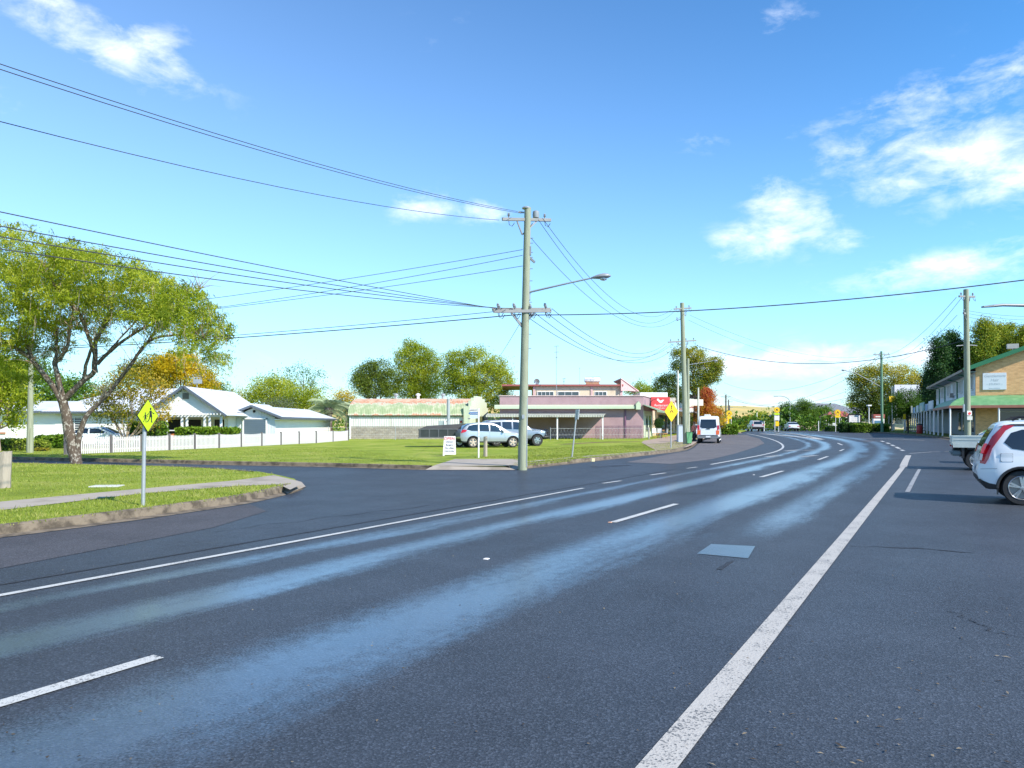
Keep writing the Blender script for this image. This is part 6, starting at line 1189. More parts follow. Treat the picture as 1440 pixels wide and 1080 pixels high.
for i, (x, top, w, lf, nm) in enumerate(((1318, 476, 12, 'dark', 'leftmost slim dark poplar behind the brick building'), (1338, 468, 13, 'dark', 'second slim dark poplar behind the brick building'), (1306, 525, 13, 'dark', 'low dark tree at the foot of the leftmost poplar'), (1382, 452, 18, 'poplar', 'big yellow green poplar right of the fourth power pole'), (1400, 456, 16, 'poplar', 'yellow green poplar between the big one and the roof box'), (1418, 458, 13, 'poplar', 'reddish tipped poplar behind the roof box'), (1440, 460, 14, 'poplar', 'poplar cut by the right edge of the view'), (1358, 478, 12, 'dark', 'dark tree directly behind the fourth power pole'))):
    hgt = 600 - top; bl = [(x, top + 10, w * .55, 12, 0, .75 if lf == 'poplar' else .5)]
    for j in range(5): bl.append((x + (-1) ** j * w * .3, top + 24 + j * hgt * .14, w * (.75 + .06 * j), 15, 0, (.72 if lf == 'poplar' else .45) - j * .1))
    tree('poplar', nm, 108 + (i % 3) * 3, x, 0, bl, lf, .3, .34, dens=1.4, clump=.85, seed=90 + i, group=pop, fork=.2)
hedge('box_hedge', 'clipped park hedge left of the third power pole', 'hedge', GX(1222, 97), (4.6, 1.6, 1.1), 3600, lm['green'], size=.12, seed=11); hedge('low_hedge', 'low dark hedge under the white park sign', 'hedge', GX(1200, 98), (3.4, 1.6, 1.25), 2800, lm['dark'], size=.12, seed=12)
hedge('round_hedge', 'rounded hedge on the kerb island right of the parked van', 'hedge', GX(1017, 88), (2.6, 3, 1.15), 3200, hm, size=.12, seed=13)
hedge('low_hedge', 'small dark hedge beneath the right crossing sign', 'hedge', GX(1178, 112), (3.2, 1.4, .8), 1800, lm['dark'], size=.12, seed=14)
# far wood that closes the view on the left and right, one mass
def wood(name, Ys, x0, x1, lf, seed, h0=3.2):
    r = random.Random(seed); B = []
    x = x0
    while x < x1: B.append((x, Ys + r.uniform(-6, 6), r.uniform(.3, .6) * h0, 4.5, 3.5, h0 * r.uniform(.5, 1.0), 26, r.uniform(.2, .6))); x += 4
    V, Q, A = leafcloud(B, .6, .6, 14, 1.2, .1, seed); o = mesh_np(name, V, Q, lm[lf], attr=[('v', 'FACE', A)]); tag(o, 'far off band of bushes closing the view behind the houses', 'woodland', kind='stuff')
wood('woodland', 128, -110, 60, 'green', 5); wood('woodland', 205, 40, 175, 'olive', 6, 1.3)
# ================================================================== STREET FURNITURE
def vpole(name, label, cat, b, top, r0, r1, m=poleg, lean=(0, 0), group=None):
    k = thing(name, label, cat, b, 0, group); h_ = top - b.z; mb = MB(); n = 14
    mb.tube([(lean[0] * t / n, lean[1] * t / n, -.3 if t == 0 else h_ * t / n) for t in range(n + 1)], [r0 + (r1 - r0) * t / n for t in range(n + 1)], 16); mb.build('pole_shaft', m, k, smooth=50); return k, h_
insm = pm('grey_porcelain', (.25, .27, .28), .3, .1); ironm = pm('weathered_steel', (.22, .23, .24), .55, .15, metal=.4); timb = pm('grey_crossarm_timber', (.24, .24, .23), .8, .2, 4)
def crossarm(k, z, a, b, n=4, y=0, r=0):
    """a, b: ends relative to pole"""
    mb = MB(); A, B = Vector((a[0], a[1], z + (a[2] if len(a) > 2 else 0))), Vector((b[0], b[1], z + (b[2] if len(b) > 2 else 0))); mb.beam(A, B, .08, .10); ca = mb.build('crossarm', timb, k)
    mb = MB(); m = A.lerp(B, .5); mb.beam(A.lerp(B, .3) - Vector((0, 0, .06)), Vector((0, 0, z - .55)), .03, .05); mb.build('arm_brace', ironm, k); mb = MB(); mb.beam(A.lerp(B, .7) - Vector((0, 0, .06)), Vector((0, 0, z - .55)), .03, .05); mb.build('arm_brace', ironm, k)
    out_ = []
    for i in range(n):
        p = A.lerp(B, (i + .35) / (n - .3) if n > 1 else .5); mb = MB(); mb.lathe([(.02, .06), (.025, .1), (.055, .13), (.03, .15), (.05, .18), (.025, .22)], p, n=10); mb.build('insulator', insm, k, smooth=50)
        mb = MB(); mb.tube([p + Vector((0, 0, -.05)), p + Vector((.02, -.1, -.22)), p + Vector((.12, -.05, -.26)), p + Vector((.2, .1, -.1))], .012, 4); mb.build('jumper_cable', black, k); out_.append(p)
    return out_
# main pole
mp_ = G(734.5, 656, .125); Ym = mp_.y; k, hh = vpole('power_pole', 'tallest green timber power pole with street lamp at the lawn corner', 'power pole', mp_, P(740, 292, Ym).z, .165, .115, lean=(.19, 0), group='timber power poles')
def Lp(px, py, d=0): return P(px, py, Ym + d) - mp_
mb = MB(); mb.lathe([(.15, 0), (.155, .03), (.12, .06)], Lp(740, 293.5), n=14); mb.build('pole_cap', gal, k)
zt_ = Lp(740, 308).z; crossarm(k, zt_, (-.70, -.35, -.10), (1.02, .35, .06), 3)
mb = MB(); a = Lp(753, 305); mb.lathe([(.05, 0), (.11, .02), (.12, .12), (.11, .24), (.05, .28)], a + Vector((.02, .2, 0)), n=12); mb.build('line_fuse', insm, k, smooth=40)
mb = MB(); mb.beam(Lp(729, 298), Lp(737, 299), .05, .05); mb.build('pole_bracket', ironm, k)
zl = Lp(738, 435).z; crossarm(k, zl, (-1.05, -.3, -.05), (1.0, .3, .05), 4)
crossarm(k, zl - .09, (-1.0, -.44, -.05), (1.02, .1, .05), 4)
mb = MB(); mb.box(Lp(742.5, 353) + Vector((.05, -.02, 0)), (.12, .12, .3)); mb.beam(Lp(741, 359), Lp(752, 369), .1, .07); mb.build('cable_termination', ironm, k)
mb = MB(); mb.tube([Vector((.15, -.10, 0)), Vector((.165, -.09, 2.4))], .022, 6); mb.build('cable_conduit', gal, k)
mb = MB(); mb.box((.03, -.168, 1.75), (.09, .006, .14)); mb.build('pole_tag', gal, k)
for y in (335, 342, 355, 362, 378, 395, 410, 425, 470, 490): mb = MB(); p = Lp(741 - (y - 290) * .018, y); mb.tube([p + Vector((.1, 0, 0)), p + Vector((.24, -.02, 0))], .012, 5); mb.build('climbing_step', ironm, k)
la = thing('street_lamp', 'grey cobra head lamp on a long rising arm of the tallest pole', 'street lamp', mp_); mb = MB(); mb.tube([Lp(743, 412), Lp(748, 410, -.1), Lp(800, 398, -.3), Lp(834, 390.5, -.5)], [.035, .035, .03, .028], 8); mb.build('lamp_arm', gal, la, smooth=50)
mb = MB(); mb.box(Lp(744, 412), (.1, .14, .5)); mb.build('arm_bracket', gal, la)
def lamphead(root, p, q, mat=None):
    d = (q - p); L_ = d.length; d.normalize(); up = Vector((0, 0, 1)); sd_ = d.cross(up).normalized(); up = sd_.cross(d); rows = []; n = 12; vs = []
    prof = [(0, .05, .04), (.12, .09, .06), (.35, .16, .10), (.65, .19, .12), (.88, .14, .09), (1, .05, .03)]
    for t, w, h_ in prof:
        for j in range(n): a = 2 * math.pi * j / n; vs.append(p + d * L_ * t + sd_ * math.cos(a) * w + up * (math.sin(a) * h_ * (1 if math.sin(a) > 0 else .55)))
    mb = MB(); mb.add(vs, [(i * n + j, i * n + (j + 1) % n, (i + 1) * n + (j + 1) % n, (i + 1) * n + j) for i in range(len(prof) - 1) for j in range(n)] + [tuple(range(n))[::-1], tuple(range((len(prof) - 1) * n, len(prof) * n))]); hd = mb.build('lamp_head', mat or pm('lamp_grey', (.25, .26, .27), .4), root, smooth=60)
    mb = MB(); mb.blob(p + d * L_ * .6 - up * .07, (L_ * .2, .11, .07), 1, 2, 0); mb.build('lamp_lens', clearl, hd, smooth=60)
lamphead(la, Lp(832, 391, -.5), Lp(859, 388, -.6))
# second pole
p2 = G(964.5, 624.5, .125); k2, _ = vpole('power_pole', 'second green timber power pole on the pavement beside the green bin', 'power pole', p2, P(959, 426, p2.y).z, .21, .15, lean=(-.28, 0), group='timber power poles')
def L2(px, py, d=0): return P(px, py, p2.y + d) - p2
crossarm(k2, L2(959, 434).z, (-.95, -.3, -.08), (.45, .2, .08), 3); crossarm(k2, L2(959, 480).z, (-1.4, -.3, -.1), (.85, .3, .1), 4)
mb = MB(); mb.beam(L2(952, 451), L2(958, 448), .06, .06); mb.beam(L2(952, 451), L2(952, 446), .06, .06); mb.build('pole_bracket', ironm, k2)
tp_ = GX(967.5, 70); k_, _ = vpole('lamp_pole', 'thin timber pole with long thin lamp arm right behind the second power pole', 'lamp pole', tp_, P(967, 504, 70).z, .17, .12)
def L3(px, py): return P(px, py, 70) - tp_
mb = MB(); mb.tube([L3(968, 513), L3(990, 509.5), L3(1004, 507)], .03, 6); mb.build('lamp_arm', gal, k_); lamphead(k_, L3(1003, 507), L3(1009, 508))
wp = GX(953.2, 74); vpole('white_pole', 'slim pale pole left of the second power pole', 'pole', wp, P(953, 521, 74).z, .10, .09, pm('pale_pole', (.55, .54, .45), .7)); wp = GX(982, 66); vpole('white_pole', 'slim pale leaning pole beside the parked van', 'pole', wp, P(983, 545, 66).z, .10, .07, pm('pale_pole', (.55, .54, .45), .7))
# third pole (green painted) with lamp arm
p3 = GX(1240.5, 94); k3, _ = vpole('power_pole', 'third power pole, green, with crossarm and long lamp arm beyond the junction', 'power pole', p3, P(1238, 494, 94).z, .17, .13, pm('green_pole', (.12, .24, .15), .8, .2, 2, bump=.3), lean=(-.1, 0), group='timber power poles')
def L4(px, py): return P(px, py, 94) - p3
crossarm(k3, L4(1238, 498).z, (-1.2, -.2, -.05), (1.1, .2, 0), 4); mb = MB(); mb.tube([L4(1239, 544), L4(1217, 532), L4(1202, 524), L4(1189, 521)], .04, 6); mb.tube([L4(1238, 533), L4(1217, 532.5)], .02, 5); mb.build('lamp_arm', gal, k3); lamphead(k3, L4(1190, 521), L4(1183, 520.5))
# fourth pole
p4 = GX(1361, 42); k4, _ = vpole('power_pole', 'fourth timber power pole rising behind the white ute', 'power pole', p4, P(1358.5, 407, 42).z, .17, .14, lean=(-.10, 0), group='timber power poles')
def L5(px, py, d=0): return P(px, py, 42 + d) - p4
crossarm(k4, L5(1358, 417.5).z, (-.62, -.2, 0), (.52, .2, .04), 3); crossarm(k4, L5(1358, 442).z, (-.55, -.5, 0), (-.05, .1, .03), 2)
mb = MB(); mb.tube([L5(1345, 486.5), L5(1359, 485), L5(1374, 486)], .025, 6); mb.build('side_bracket', gal, k4); mb = MB(); mb.box(L5(1355.5, 574), (.08, .1, .45)); mb.build('cable_guard', gal, k4)
mb = MB(); mb.box(L5(1359.5, 581) + Vector((0, -.24, 0)), (.26, .02, .26)); nb = mb.build('notice', pm('notice_white', (.7, .66, .62), .6), k4); mb = MB(); mb.blob(L5(1359.5, 581.5) + Vector((0, -.255, 0)), (.1, .006, .09), 2, 1, 0); mb.build('red_heart', pm('notice_red', (.6, .05, .05), .5), nb)
mb = MB(); mb.box(L5(1360, 588) + Vector((0, -.24, 0)), (.3, .02, .22)); mb.build('notice', pm('notice_grey', (.5, .5, .45), .6), k4)
# lamp reaching in from the right
p5 = Vector((21.5, 23, .12)); k5, _ = vpole('lamp_pole', 'lamp pole beyond the right edge with curved arm reaching into view', 'lamp pole', p5, 7.4, .14, .08, gal)
q = [P(1384, 431.5, 23), P(1394, 430.5, 23), P(1410, 429, 23), P(1440, 429.5, 23), P(1500, 436, 23)]; mb = MB(); mb.tube([v - p5 for v in q] + [(0, 0, 5.1)], [.03, .04, .045, .05, .06, .06], 8); mb.build('lamp_arm', ironm, k5, smooth=50)
mb = MB(); mb.box(P(1389, 431, 23) - p5, (.34, .14, .05), ry=-.08); mb.build('lamp_head', pm('lamp_grey', (.25, .26, .27), .4), k5, bevel=.01)
# far poles
for px, top, Y_, nm, am in ((1020.8, 555, 160, 'dark far power pole with crossarm left of the golden hill', 1), (1024.5, 562, 200, 'thinner far pole just right of the dark far power pole', 1), (1026, 570, 240, 'shortest of the three far poles at the road bend', 1)):
    b = GX(px, min(Y_, 225)); b.y = Y_; b.x = (px - 720) / F * Y_; kk, _ = vpole('power_pole', nm, 'power pole', b, P(px, top, Y_).z, .2, .15, pm('dark_pole', (.12, .11, .10), .8), group='far poles at the bend'); z_ = P(px, top + 3, Y_).z - b.z; mb = MB(); mb.beam((-1.1, 0, z_), (1.1, 0, z_), .12, .12); mb.build('crossarm', timb, kk)
cp = GX(1111, 132); kk, _ = vpole('street_lamp', 'tall slim pale street lamp with curved arm above the pale sedan', 'street lamp', cp, P(1111, 566, 132).z, .10, .07, gal); mb = MB(); mb.tube([P(x, y, 132) - cp for x, y in ((1111, 566), (1109, 561), (1104, 558), (1098, 557), (1092, 557))], .06, 6); mb.build('lamp_arm', gal, kk, smooth=50); mb = MB(); mb.box(P(1091, 557.2, 132) - cp, (.7, .25, .12)); mb.build('lamp_head', steel, kk)
for px, top, Y_, nm in ((1064.5, 578, 140, 'slim post above the roof of the far silver SUV'), (1074.5, 592, 118, 'short post right of the far silver SUV'), (1151, 592, 118, 'short pale post left of the red roofed shelter'), (1222, 571, 103, 'white lamp post in the park hedge')):
    b = GX(px, Y_); kk, _ = vpole('slim_post', nm, 'post', b, P(px, top, Y_).z, .07, .06, white)
    if px == 1222: mb = MB(); mb.box((0, 0, P(px, top, Y_).z - b.z + .08), (.5, .5, .18)); mb.build('lantern', white, kk)
# ---- signs
yg = pm('fluoro_yellow_green', (.45, .62, .01), .5, .03); yel = pm('sign_yellow', (.80, .50, .01), .45, .04); blk = pm('sign_black', (.015, .015, .015), .5)
def diamond(s, y=0, t=.012, off=0): return [(0, y, -s), (s, y, 0), (0, y, s), (-s, y, 0)]
def fig(mb, x, z, h_, y, arm=1, skirt=True):
    u = h_
    def pl(p): mb.slab([(x + a * u, y, z + b * u) for a, b in p], (0, -.002, 0))
    mb.slab([(x + math.cos(a) * u * .085, y, z + u * .91 + math.sin(a) * u * .09) for a in [2 * math.pi * i / 12 for i in range(12)]], (0, -.002, 0))
    pl([(-.11, .78), (.1, .8), (.13, .55), (.19, .36), (-.15, .36), (-.1, .58)]); pl([(-.12, .38), (-.02, .38), (-.12, .18), (-.3, 0), (-.38, .03), (-.2, .2)]); pl([(.03, .38), (.15, .38), (.14, .15), (.17, .02), (.26, 0), (.06, -.02), (.05, .16)])
    pl([(.06, .78), (.12, .72), (.24, .58), (.40, .56), (.4, .62), (.22, .66)]); pl([(-.08, .78), (-.12, .70), (-.26, .50), (-.36, .46), (-.34, .54), (-.2, .64)])
cs = G(201, 710.5, .125); k = thing('school_crossing_sign', 'fluorescent yellow green diamond sign of two walking children on the near verge', 'road sign', cs); hp = P(203, 600, cs.y).z - cs.z
mb = MB(); mb.tube([(0, 0, -.2), (.02, 0, 1.0), (.04, 0, hp + .25)], .035, 12); mb.build('post', gal, k, smooth=50); rz = R(81)
fc = bpy.data.objects.new('sign_face', None); bpy.data.objects.remove(fc)
zc = P(202, 584.5, cs.y).z - cs.z
mb = MB(); mb.slab(diamond(.305), (0, .01, 0)); f1 = mb.build('sign_face', blk, k); f1.location = (.04 + .987 * .055, -.157 * .055, zc); f1.rotation_euler = (0, 0, rz)
mb = MB(); mb.slab(diamond(.29, -.002), (0, -.002, 0)); s1 = mb.build('yellow_face', yg, f1)
mb = MB(); fig(mb, .07, -.12, .27, -.0055); s2 = mb.build('adult_figure', blk, f1); mb = MB(); fig(mb, -.08, -.12, .18, -.0055); s3 = mb.build('child_figure', blk, f1)
# yellow pedestrian diamond by the shops
ys = G(943.5, 630, .12); k = thing('crossing_ahead_sign', 'yellow diamond crossing ahead sign on the pavement before the red shop sign', 'road sign', ys); zc = P(943, 578.5, ys.y).z - ys.z
mb = MB(); mb.tube([(0, 0, -.2), (0, 0, zc + .5)], .04, 10); mb.build('post', gal, k, smooth=50); mb = MB(); mb.slab(diamond(.66, -.05), (0, .012, 0)); f1 = mb.build('sign_face', yel, k); f1.location = (0, 0, zc); f1.rotation_euler = (0, 0, R(38))
mb = MB(); mb.box((0, -.056, .22), (.06, .004, .2)); mb.slab([(-.07, -.056, .3), (.07, -.056, .3), (0, -.056, .4)], (0, -.003, 0)); mb.build('arrow', blk, f1)
mb = MB(); mb.slab([(math.cos(a) * .17, -.056, -.1 + math.sin(a) * .17) for a in [math.pi * i / 10 for i in range(11)]] + [(math.cos(a) * .11, -.056, -.1 + math.sin(a) * .11) for a in [math.pi * i / 10 for i in range(10, -1, -1)]], (0, -.003, 0)); mb.build('walking_legs', blk, f1)
# round crossing signs
def roundsign(px, py, base_y, Y_, label, extra=None, r=None, colr=yel):
    b = GX(px, Y_); k = thing('crossing_sign', label, 'road sign', b, 0, 'round yellow crossing signs'); zc = P(px, py, Y_).z - b.z; r = r or 4.2 * Y_ / F
    for dx in (-.28, .28): mb = MB(); mb.tube([(dx, .06, -.1), (dx, .06, zc - .1)], .045, 8); mb.build('post', white, k)
    mb = MB(); mb.lathe([(r, 0), (r, .03)], (0, 0, zc), axis='Y', n=28); f = mb.build('sign_disc', colr, k); mb = MB(); mb.lathe([(r * .84, -.006), (r * .84, -.002)], (0, 0, zc), axis='Y', n=28); ring = mb.build('disc_border', blk, f); mb = MB(); mb.lathe([(r * .78, -.012), (r * .78, -.007)], (0, 0, zc), axis='Y', n=28); mb.build('disc_centre', colr, f)
    mb = MB(); mb.slab([(-r * .45, -.014, zc - r * .35), (-r * .2, -.014, zc + r * .35), (r * .2, -.014, zc + r * .35), (r * .45, -.014, zc - r * .35), (r * .22, -.014, zc - r * .35), (0, -.014, zc + r * .1), (-r * .22, -.014, zc - r * .35)], (0, -.003, 0)); mb.build('walking_legs', blk, f)
    mb = MB(); mb.box((0, 0, zc - r - .16), (r * 1.7, .03, .28)); mb.build('lower_plate', yg if extra else yel, k)
    if extra: mb = MB(); mb.box((.0, .01, zc - r - .75), (.75, .03, .7)); mb.build('white_plate', whs, k); mb = MB(); mb.box((0.05, 0, zc - r - 1.6), (.5, .03, .7)); mb.build('hazard_plate', yel, k)
    return k
roundsign(1025.5, 581.5, 0, 100, 'left round yellow crossing sign beside the golden hill'); roundsign(1092.5, 576.5, 0, 110, 'middle round yellow crossing sign with white and yellow plates below', True); roundsign(1178, 580, 0, 108, 'right round yellow crossing sign before the red roofed shelter')
b = GX(1014, 96); k = thing('green_disc_sign', 'round green sign right of the parked van', 'road sign', b); zc = P(1014, 589.5, 96).z - b.z; mb = MB(); mb.lathe([(.33, 0), (.33, .03)], (0, 0, zc), axis='Y', n=24); mb.build('sign_disc', pm('sign_green', (.0, .36, .16), .5), k); mb = MB(); mb.box((0, -.01, zc), (.28, .01, .1)); mb.build('white_mark', whs, k); mb = MB(); mb.tube([(0, .04, -.1), (0, .04, zc)], .04, 8); mb.build('post', gal, k)
b = GX(1019.8, 104); k = thing('yellow_disc_sign', 'small yellow sign between the green disc and left crossing sign', 'road sign', b); zc = P(1020, 591, 104).z - b.z; mb = MB(); mb.lathe([(.26, 0), (.26, .03)], (0, 0, zc), axis='Y', n=20); mb.build('sign_disc', yel, k); mb = MB(); mb.tube([(0, .04, -.1), (0, .04, zc)], .04, 8); mb.build('post', gal, k)
b = GX(1023.8, 101); k = thing('hazard_board', 'narrow yellow hazard board below the left crossing sign', 'road sign', b); mb = MB(); mb.box((0, 0, P(1024, 592, 101).z - b.z), (.28, .03, 1.4)); mb.build('board', yel, k); mb = MB(); mb.tube([(0, .05, -.1), (0, .05, 1.2)], .04, 8); mb.build('post', gal, k)
# street name sign
b = G(673, 644, .125); k = thing('street_name_sign', 'street name sign with blue school arrow on a thin white post', 'sign', b); zt_ = P(673, 574, b.y).z - b.z; mb = MB(); mb.tube([(0, 0, -.1), (0, 0, zt_)], .035, 10); mb.build('post', white, k)
def lz(y): return P(673, y, b.y).z - b.z
mb = MB(); mb.box((-.22, -.05, lz(577)), (.36, .02, .12)); f = mb.build('name_plate', whs, k); text('JAMES ST', .085, 'lettering', blk, k, (-.22, -.062, lz(577)), (R(90), 0, 0))
bl_ = pm('sign_blue', (.03, .14, .36), .5); mb = MB(); mb.slab([(-.45, -.05, lz(581.3)), (-.38, -.05, lz(583.3)), (-.04, -.05, lz(583.3)), (-.04, -.05, lz(579.3)), (-.38, -.05, lz(579.3))], (0, .02, 0)); mb.build('school_arrow', bl_, k); text('SCHOOL', .085, 'lettering', whs, k, (-.21, -.054, lz(581.3)), (R(90), 0, 0))
mb = MB(); mb.box((-.2, -.05, lz(586.3)), (.34, .02, .13)); mb.build('lower_plate', pm('sign_palegrey', (.5, .55, .62), .5), k); mb = MB(); mb.box((-.42, -.02, lz(588.8)), (.1, .05, .05)); mb.build('plate_bolt', ironm, k)
# sandwich board
b = G(632, 640.5, .125); k = thing('sandwich_board', 'white A frame board with red heading and rows of writing on the lawn', 'sign', b, R(4))
for sg, nm in ((-1, 'front_panel'), (1, 'back_panel')):
    mb = MB(); mb.slab([(-.31, sg * .22, .05), (.31, sg * .22, .05), (.29, sg * .03, .92), (-.25, sg * .03, .92)], (0, .015, 0)); mb.slab([(-.31, sg * .22, 0), (-.22, sg * .22, 0), (-.26, sg * .19, .12), (-.30, sg * .19, .12)], (0, .015, 0)); mb.build(nm, whs, k)
tl = math.atan2(.19, .87); redp = pm('board_red', (.6, .04, .05), .5); bp_ = pm('board_ink', (.05, .05, .12), .5)
for i, (s_, sz, m_) in enumerate((('OPEN', .2, redp), ('Chicken', .11, bp_), ('Burgers', .11, bp_), ('Hot chips', .11, bp_), ('Cold drinks', .10, bp_))):
    z_ = .80 - i * .145; text(s_, sz, 'lettering', m_, k, (0, -.225 + (z_ - .05) * .218 - .006, z_), (R(90) - tl, 0, 0))
# leaning plate post
b = G(804, 643, .125); k = thing('leaning_sign_post', 'thin leaning metal post with sign plate seen edge on, by the kerb', 'sign post', b); t_ = P(811.5, 576, b.y) - b
mb = MB(); mb.tube([(0, 0, -.1), t_], .035, 8); mb.build('post', gal, k, smooth=50); mb = MB(); mb.box(t_ + Vector((0, -.05, -.22)), (.03, .45, .45), ry=.1, rz=.25); mb.build('sign_plate', gal, k)
# bollards
def bollard(b, h_, r, label, lean=.02, seed=0):
    k = thing('timber_bollard', label, 'bollard', b); mb = MB(); n = 18; rr = random.Random(seed); vs = []
    prof = [-.1, 0, h_ * .3, h_ * .6, h_ * .85, h_ * .97]
    for z in prof:
        for j in range(n): a = 2 * math.pi * j / n; q = r * (1 + .10 * math.sin(a * 5 + seed) + .05 * math.sin(a * 9)) * (1 + (.06 if z < .05 else 0) - .05 * z / h_); vs.append((math.cos(a) * q + lean * z, math.sin(a) * q, z + (rr.uniform(-.03, .03) if z > h_ * .95 else 0)))
    mb.add(vs, [(i * n + j, i * n + (j + 1) % n, (i + 1) * n + (j + 1) % n, (i + 1) * n + j) for i in range(len(prof) - 1) for j in range(n)] + [tuple(range((len(prof) - 1) * n, len(prof) * n))]); mb.build('post', woodg, k, smooth=50)
    return k
bollard(G(4, 686, .125), .86, .15, 'thick split grey timber stump post at the left edge', .06, 1); bollard(G(682.5, 642.5, .125), .95, .085, 'short brown timber bollard beside the street name sign', 0, 2)
bollard(GX(914 - 1.5, 70.6), 1.2, .1, 'pale square looking post at the end of the pool style fence by the shop', 0, 3)
mb = MB(); pit = G(150, 684.3, .125); k = thing('pit_cover', 'pale concrete pit cover lying in the near lawn', 'pit cover', pit, R(8)); mb.box((0, 0, .012), (.66, .42, .03)); mb.build('lid', pm('pale_concrete', (.5, .5, .45), .8, .1, 4), k, bevel=.008)
# meter pole
b = GX(630.5, 57); b.z += .12; k, _ = vpole('meter_pole', 'grey steel service pole with meter box in front of the shed', 'pole', b, P(630.5, 561, 57).z, .13, .12, pm('grey_pole_paint', (.33, .36, .37), .5)); mb = MB(); mb.box(P(621, 599.5, 56.8) - b, (.42, .28, .85)); mb.build('meter_box', pm('box_grey_green', (.34, .40, .40), .5), k, bevel=.015); mb = MB(); mb.box(P(625.8, 599.5, 56.75) - b, (.12, .3, .87)); mb.build('box_door', white, k)
mb = MB(); mb.beam(P(626, 593, 57) - b, P(630, 593, 57) - b, .08, .06); mb.tube([P(631, 562, 57) - b, P(634, 560, 57) - b, P(635.5, 563, 57) - b], .03, 5); mb.build('pole_bracket', ironm, k)
b = GX(42, 38.7); b.z += .12; k, _ = vpole('service_pole', 'short pale green timber pole beyond the side street at far left', 'pole', b, P(43.5, 512, 38.7).z, .17, .11, poleg, lean=(.05, 0)); mb = MB(); mb.beam((0.1, -.1, -.1), (.12, -.08, 1.3), .12, .12); mb.build('pole_stay', poleg, k)
# ---- picket fence
fpx = [(92, 640.2), (156, 637.4), (199, 635.6), (238, 633.8), (273.7, 632.2), (308, 630.7), (339, 629), (368, 627.6), (395, 626.2), (420.5, 624.8), (444.5, 623.6), (468, 621.6), (489.5, 619.8)]
fp = [G(x, y, .1) for x, y in fpx]; fk = thing('picket_fence', 'long white picket fence with dark posts in front of the white house and garage', 'fence', fp[0])
pkt = pm('picket_white', (.60, .57, .56), .6, .06); dpost = pm('dark_fence_post', (.13, .12, .12), .85, .2)
for a, b in zip(fp, fp[1:]):
    d = b - a; L_ = d.length; d.normalize(); nn = Vector((d.y, -d.x, 0)); a2, b2 = a + d * .08, b - d * .08; L2_ = (b2 - a2).length; n = int(L2_ / .105); mb = MB()
    for z in (.22, .70): mb.beam(a2 + Vector((0, 0, z)) - nn * .03, b2 + Vector((0, 0, z)) - nn * .03, .035, .07)
    for i in range(n):
        p = a2.lerp(b2, (i + .5) / n); w = d * .033; t_ = Vector((0, 0, .86 + .05 * (abs((i + .5) / n - .5) * 2) ** 2)); s_ = Vector((0, 0, -.05))
        mb.slab([p - w + Vector((0, 0, .04)), p + w + Vector((0, 0, .04)), p + w + t_ + s_, p + t_, p - w + t_ + s_], nn * .02)
    mb.build('picket_panel', pkt, fk, world=True)
for p in fp: mb = MB(); mb.box(p + Vector((0, 0, .48)), (.11, .11, 1.0)); mb.build('fence_post', dpost, fk, world=True)
# wire fences
wire = pm('fence_wire', (.45, .45, .43), .5, metal=.3)
def wirefence(name, label, pts, h_, spacing, tops=True, mesh=.3):
    k = thing(name, label, 'fence', pts[0]); 
    for a, b in zip(pts, pts[1:]):
        L_ = (b - a).length; n = max(1, round(L_ / spacing))
        for i in range(n + 1): p = a.lerp(b, i / n); mb = MB(); mb.tube([p, p + Vector((0, 0, h_ + .08))], .03, 6); mb.build('fence_post', gal, k, world=True)
        mb = MB()
        for z in (.1, h_ * .5, h_): mb.tube([a + Vector((0, 0, z)), b + Vector((0, 0, z))], .012, 4)
        m = int(L_ / mesh)
        for i in range(m): p = a.lerp(b, i / m); q_ = a.lerp(b, min(1, (i + 1.6) / m)); mb.tube([p + Vector((0, 0, .05)), q_ + Vector((0, 0, h_))], .006, 3, cap=False); mb.tube([q_ + Vector((0, 0, .05)), p + Vector((0, 0, h_))], .006, 3, cap=False)
        mb.build('wire_mesh', wire, k, world=True)
    return k
wirefence('wire_fence', 'chain wire fence on galvanised posts before the pink wall', [GX(774, 66), GX(912, 68)], 1.15, 4.2)
wirefence('wire_fence', 'thin wire fence in front of the stained shed base', [GX(462, 66), GX(650, 66)], 1.25, 6.0, mesh=.5)
bf = thing('black_bar_fence', 'dark metal bar fence against the pink wall near the shop corner', 'fence', GX(838, 69.5)); a = GX(838, 69.5); b = GX(902, 70.5); mb = MB(); 
for z in (1.32, 1.2, .15): mb.beam(a + Vector((0, 0, z)), b + Vector((0, 0, z)), .04, .04)
mb.build('rail', pm('plum_metal', (.11, .06, .09), .5), bf, world=True); mb = MB()
for i in range(34): p = a.lerp(b, i / 33); mb.tube([p + Vector((0, 0, .1)), p + Vector((0, 0, 1.32))], .02 if i % 8 else .04, 4)
mb.build('bars', pm('plum_metal', (.11, .06, .09), .5), bf, world=True)
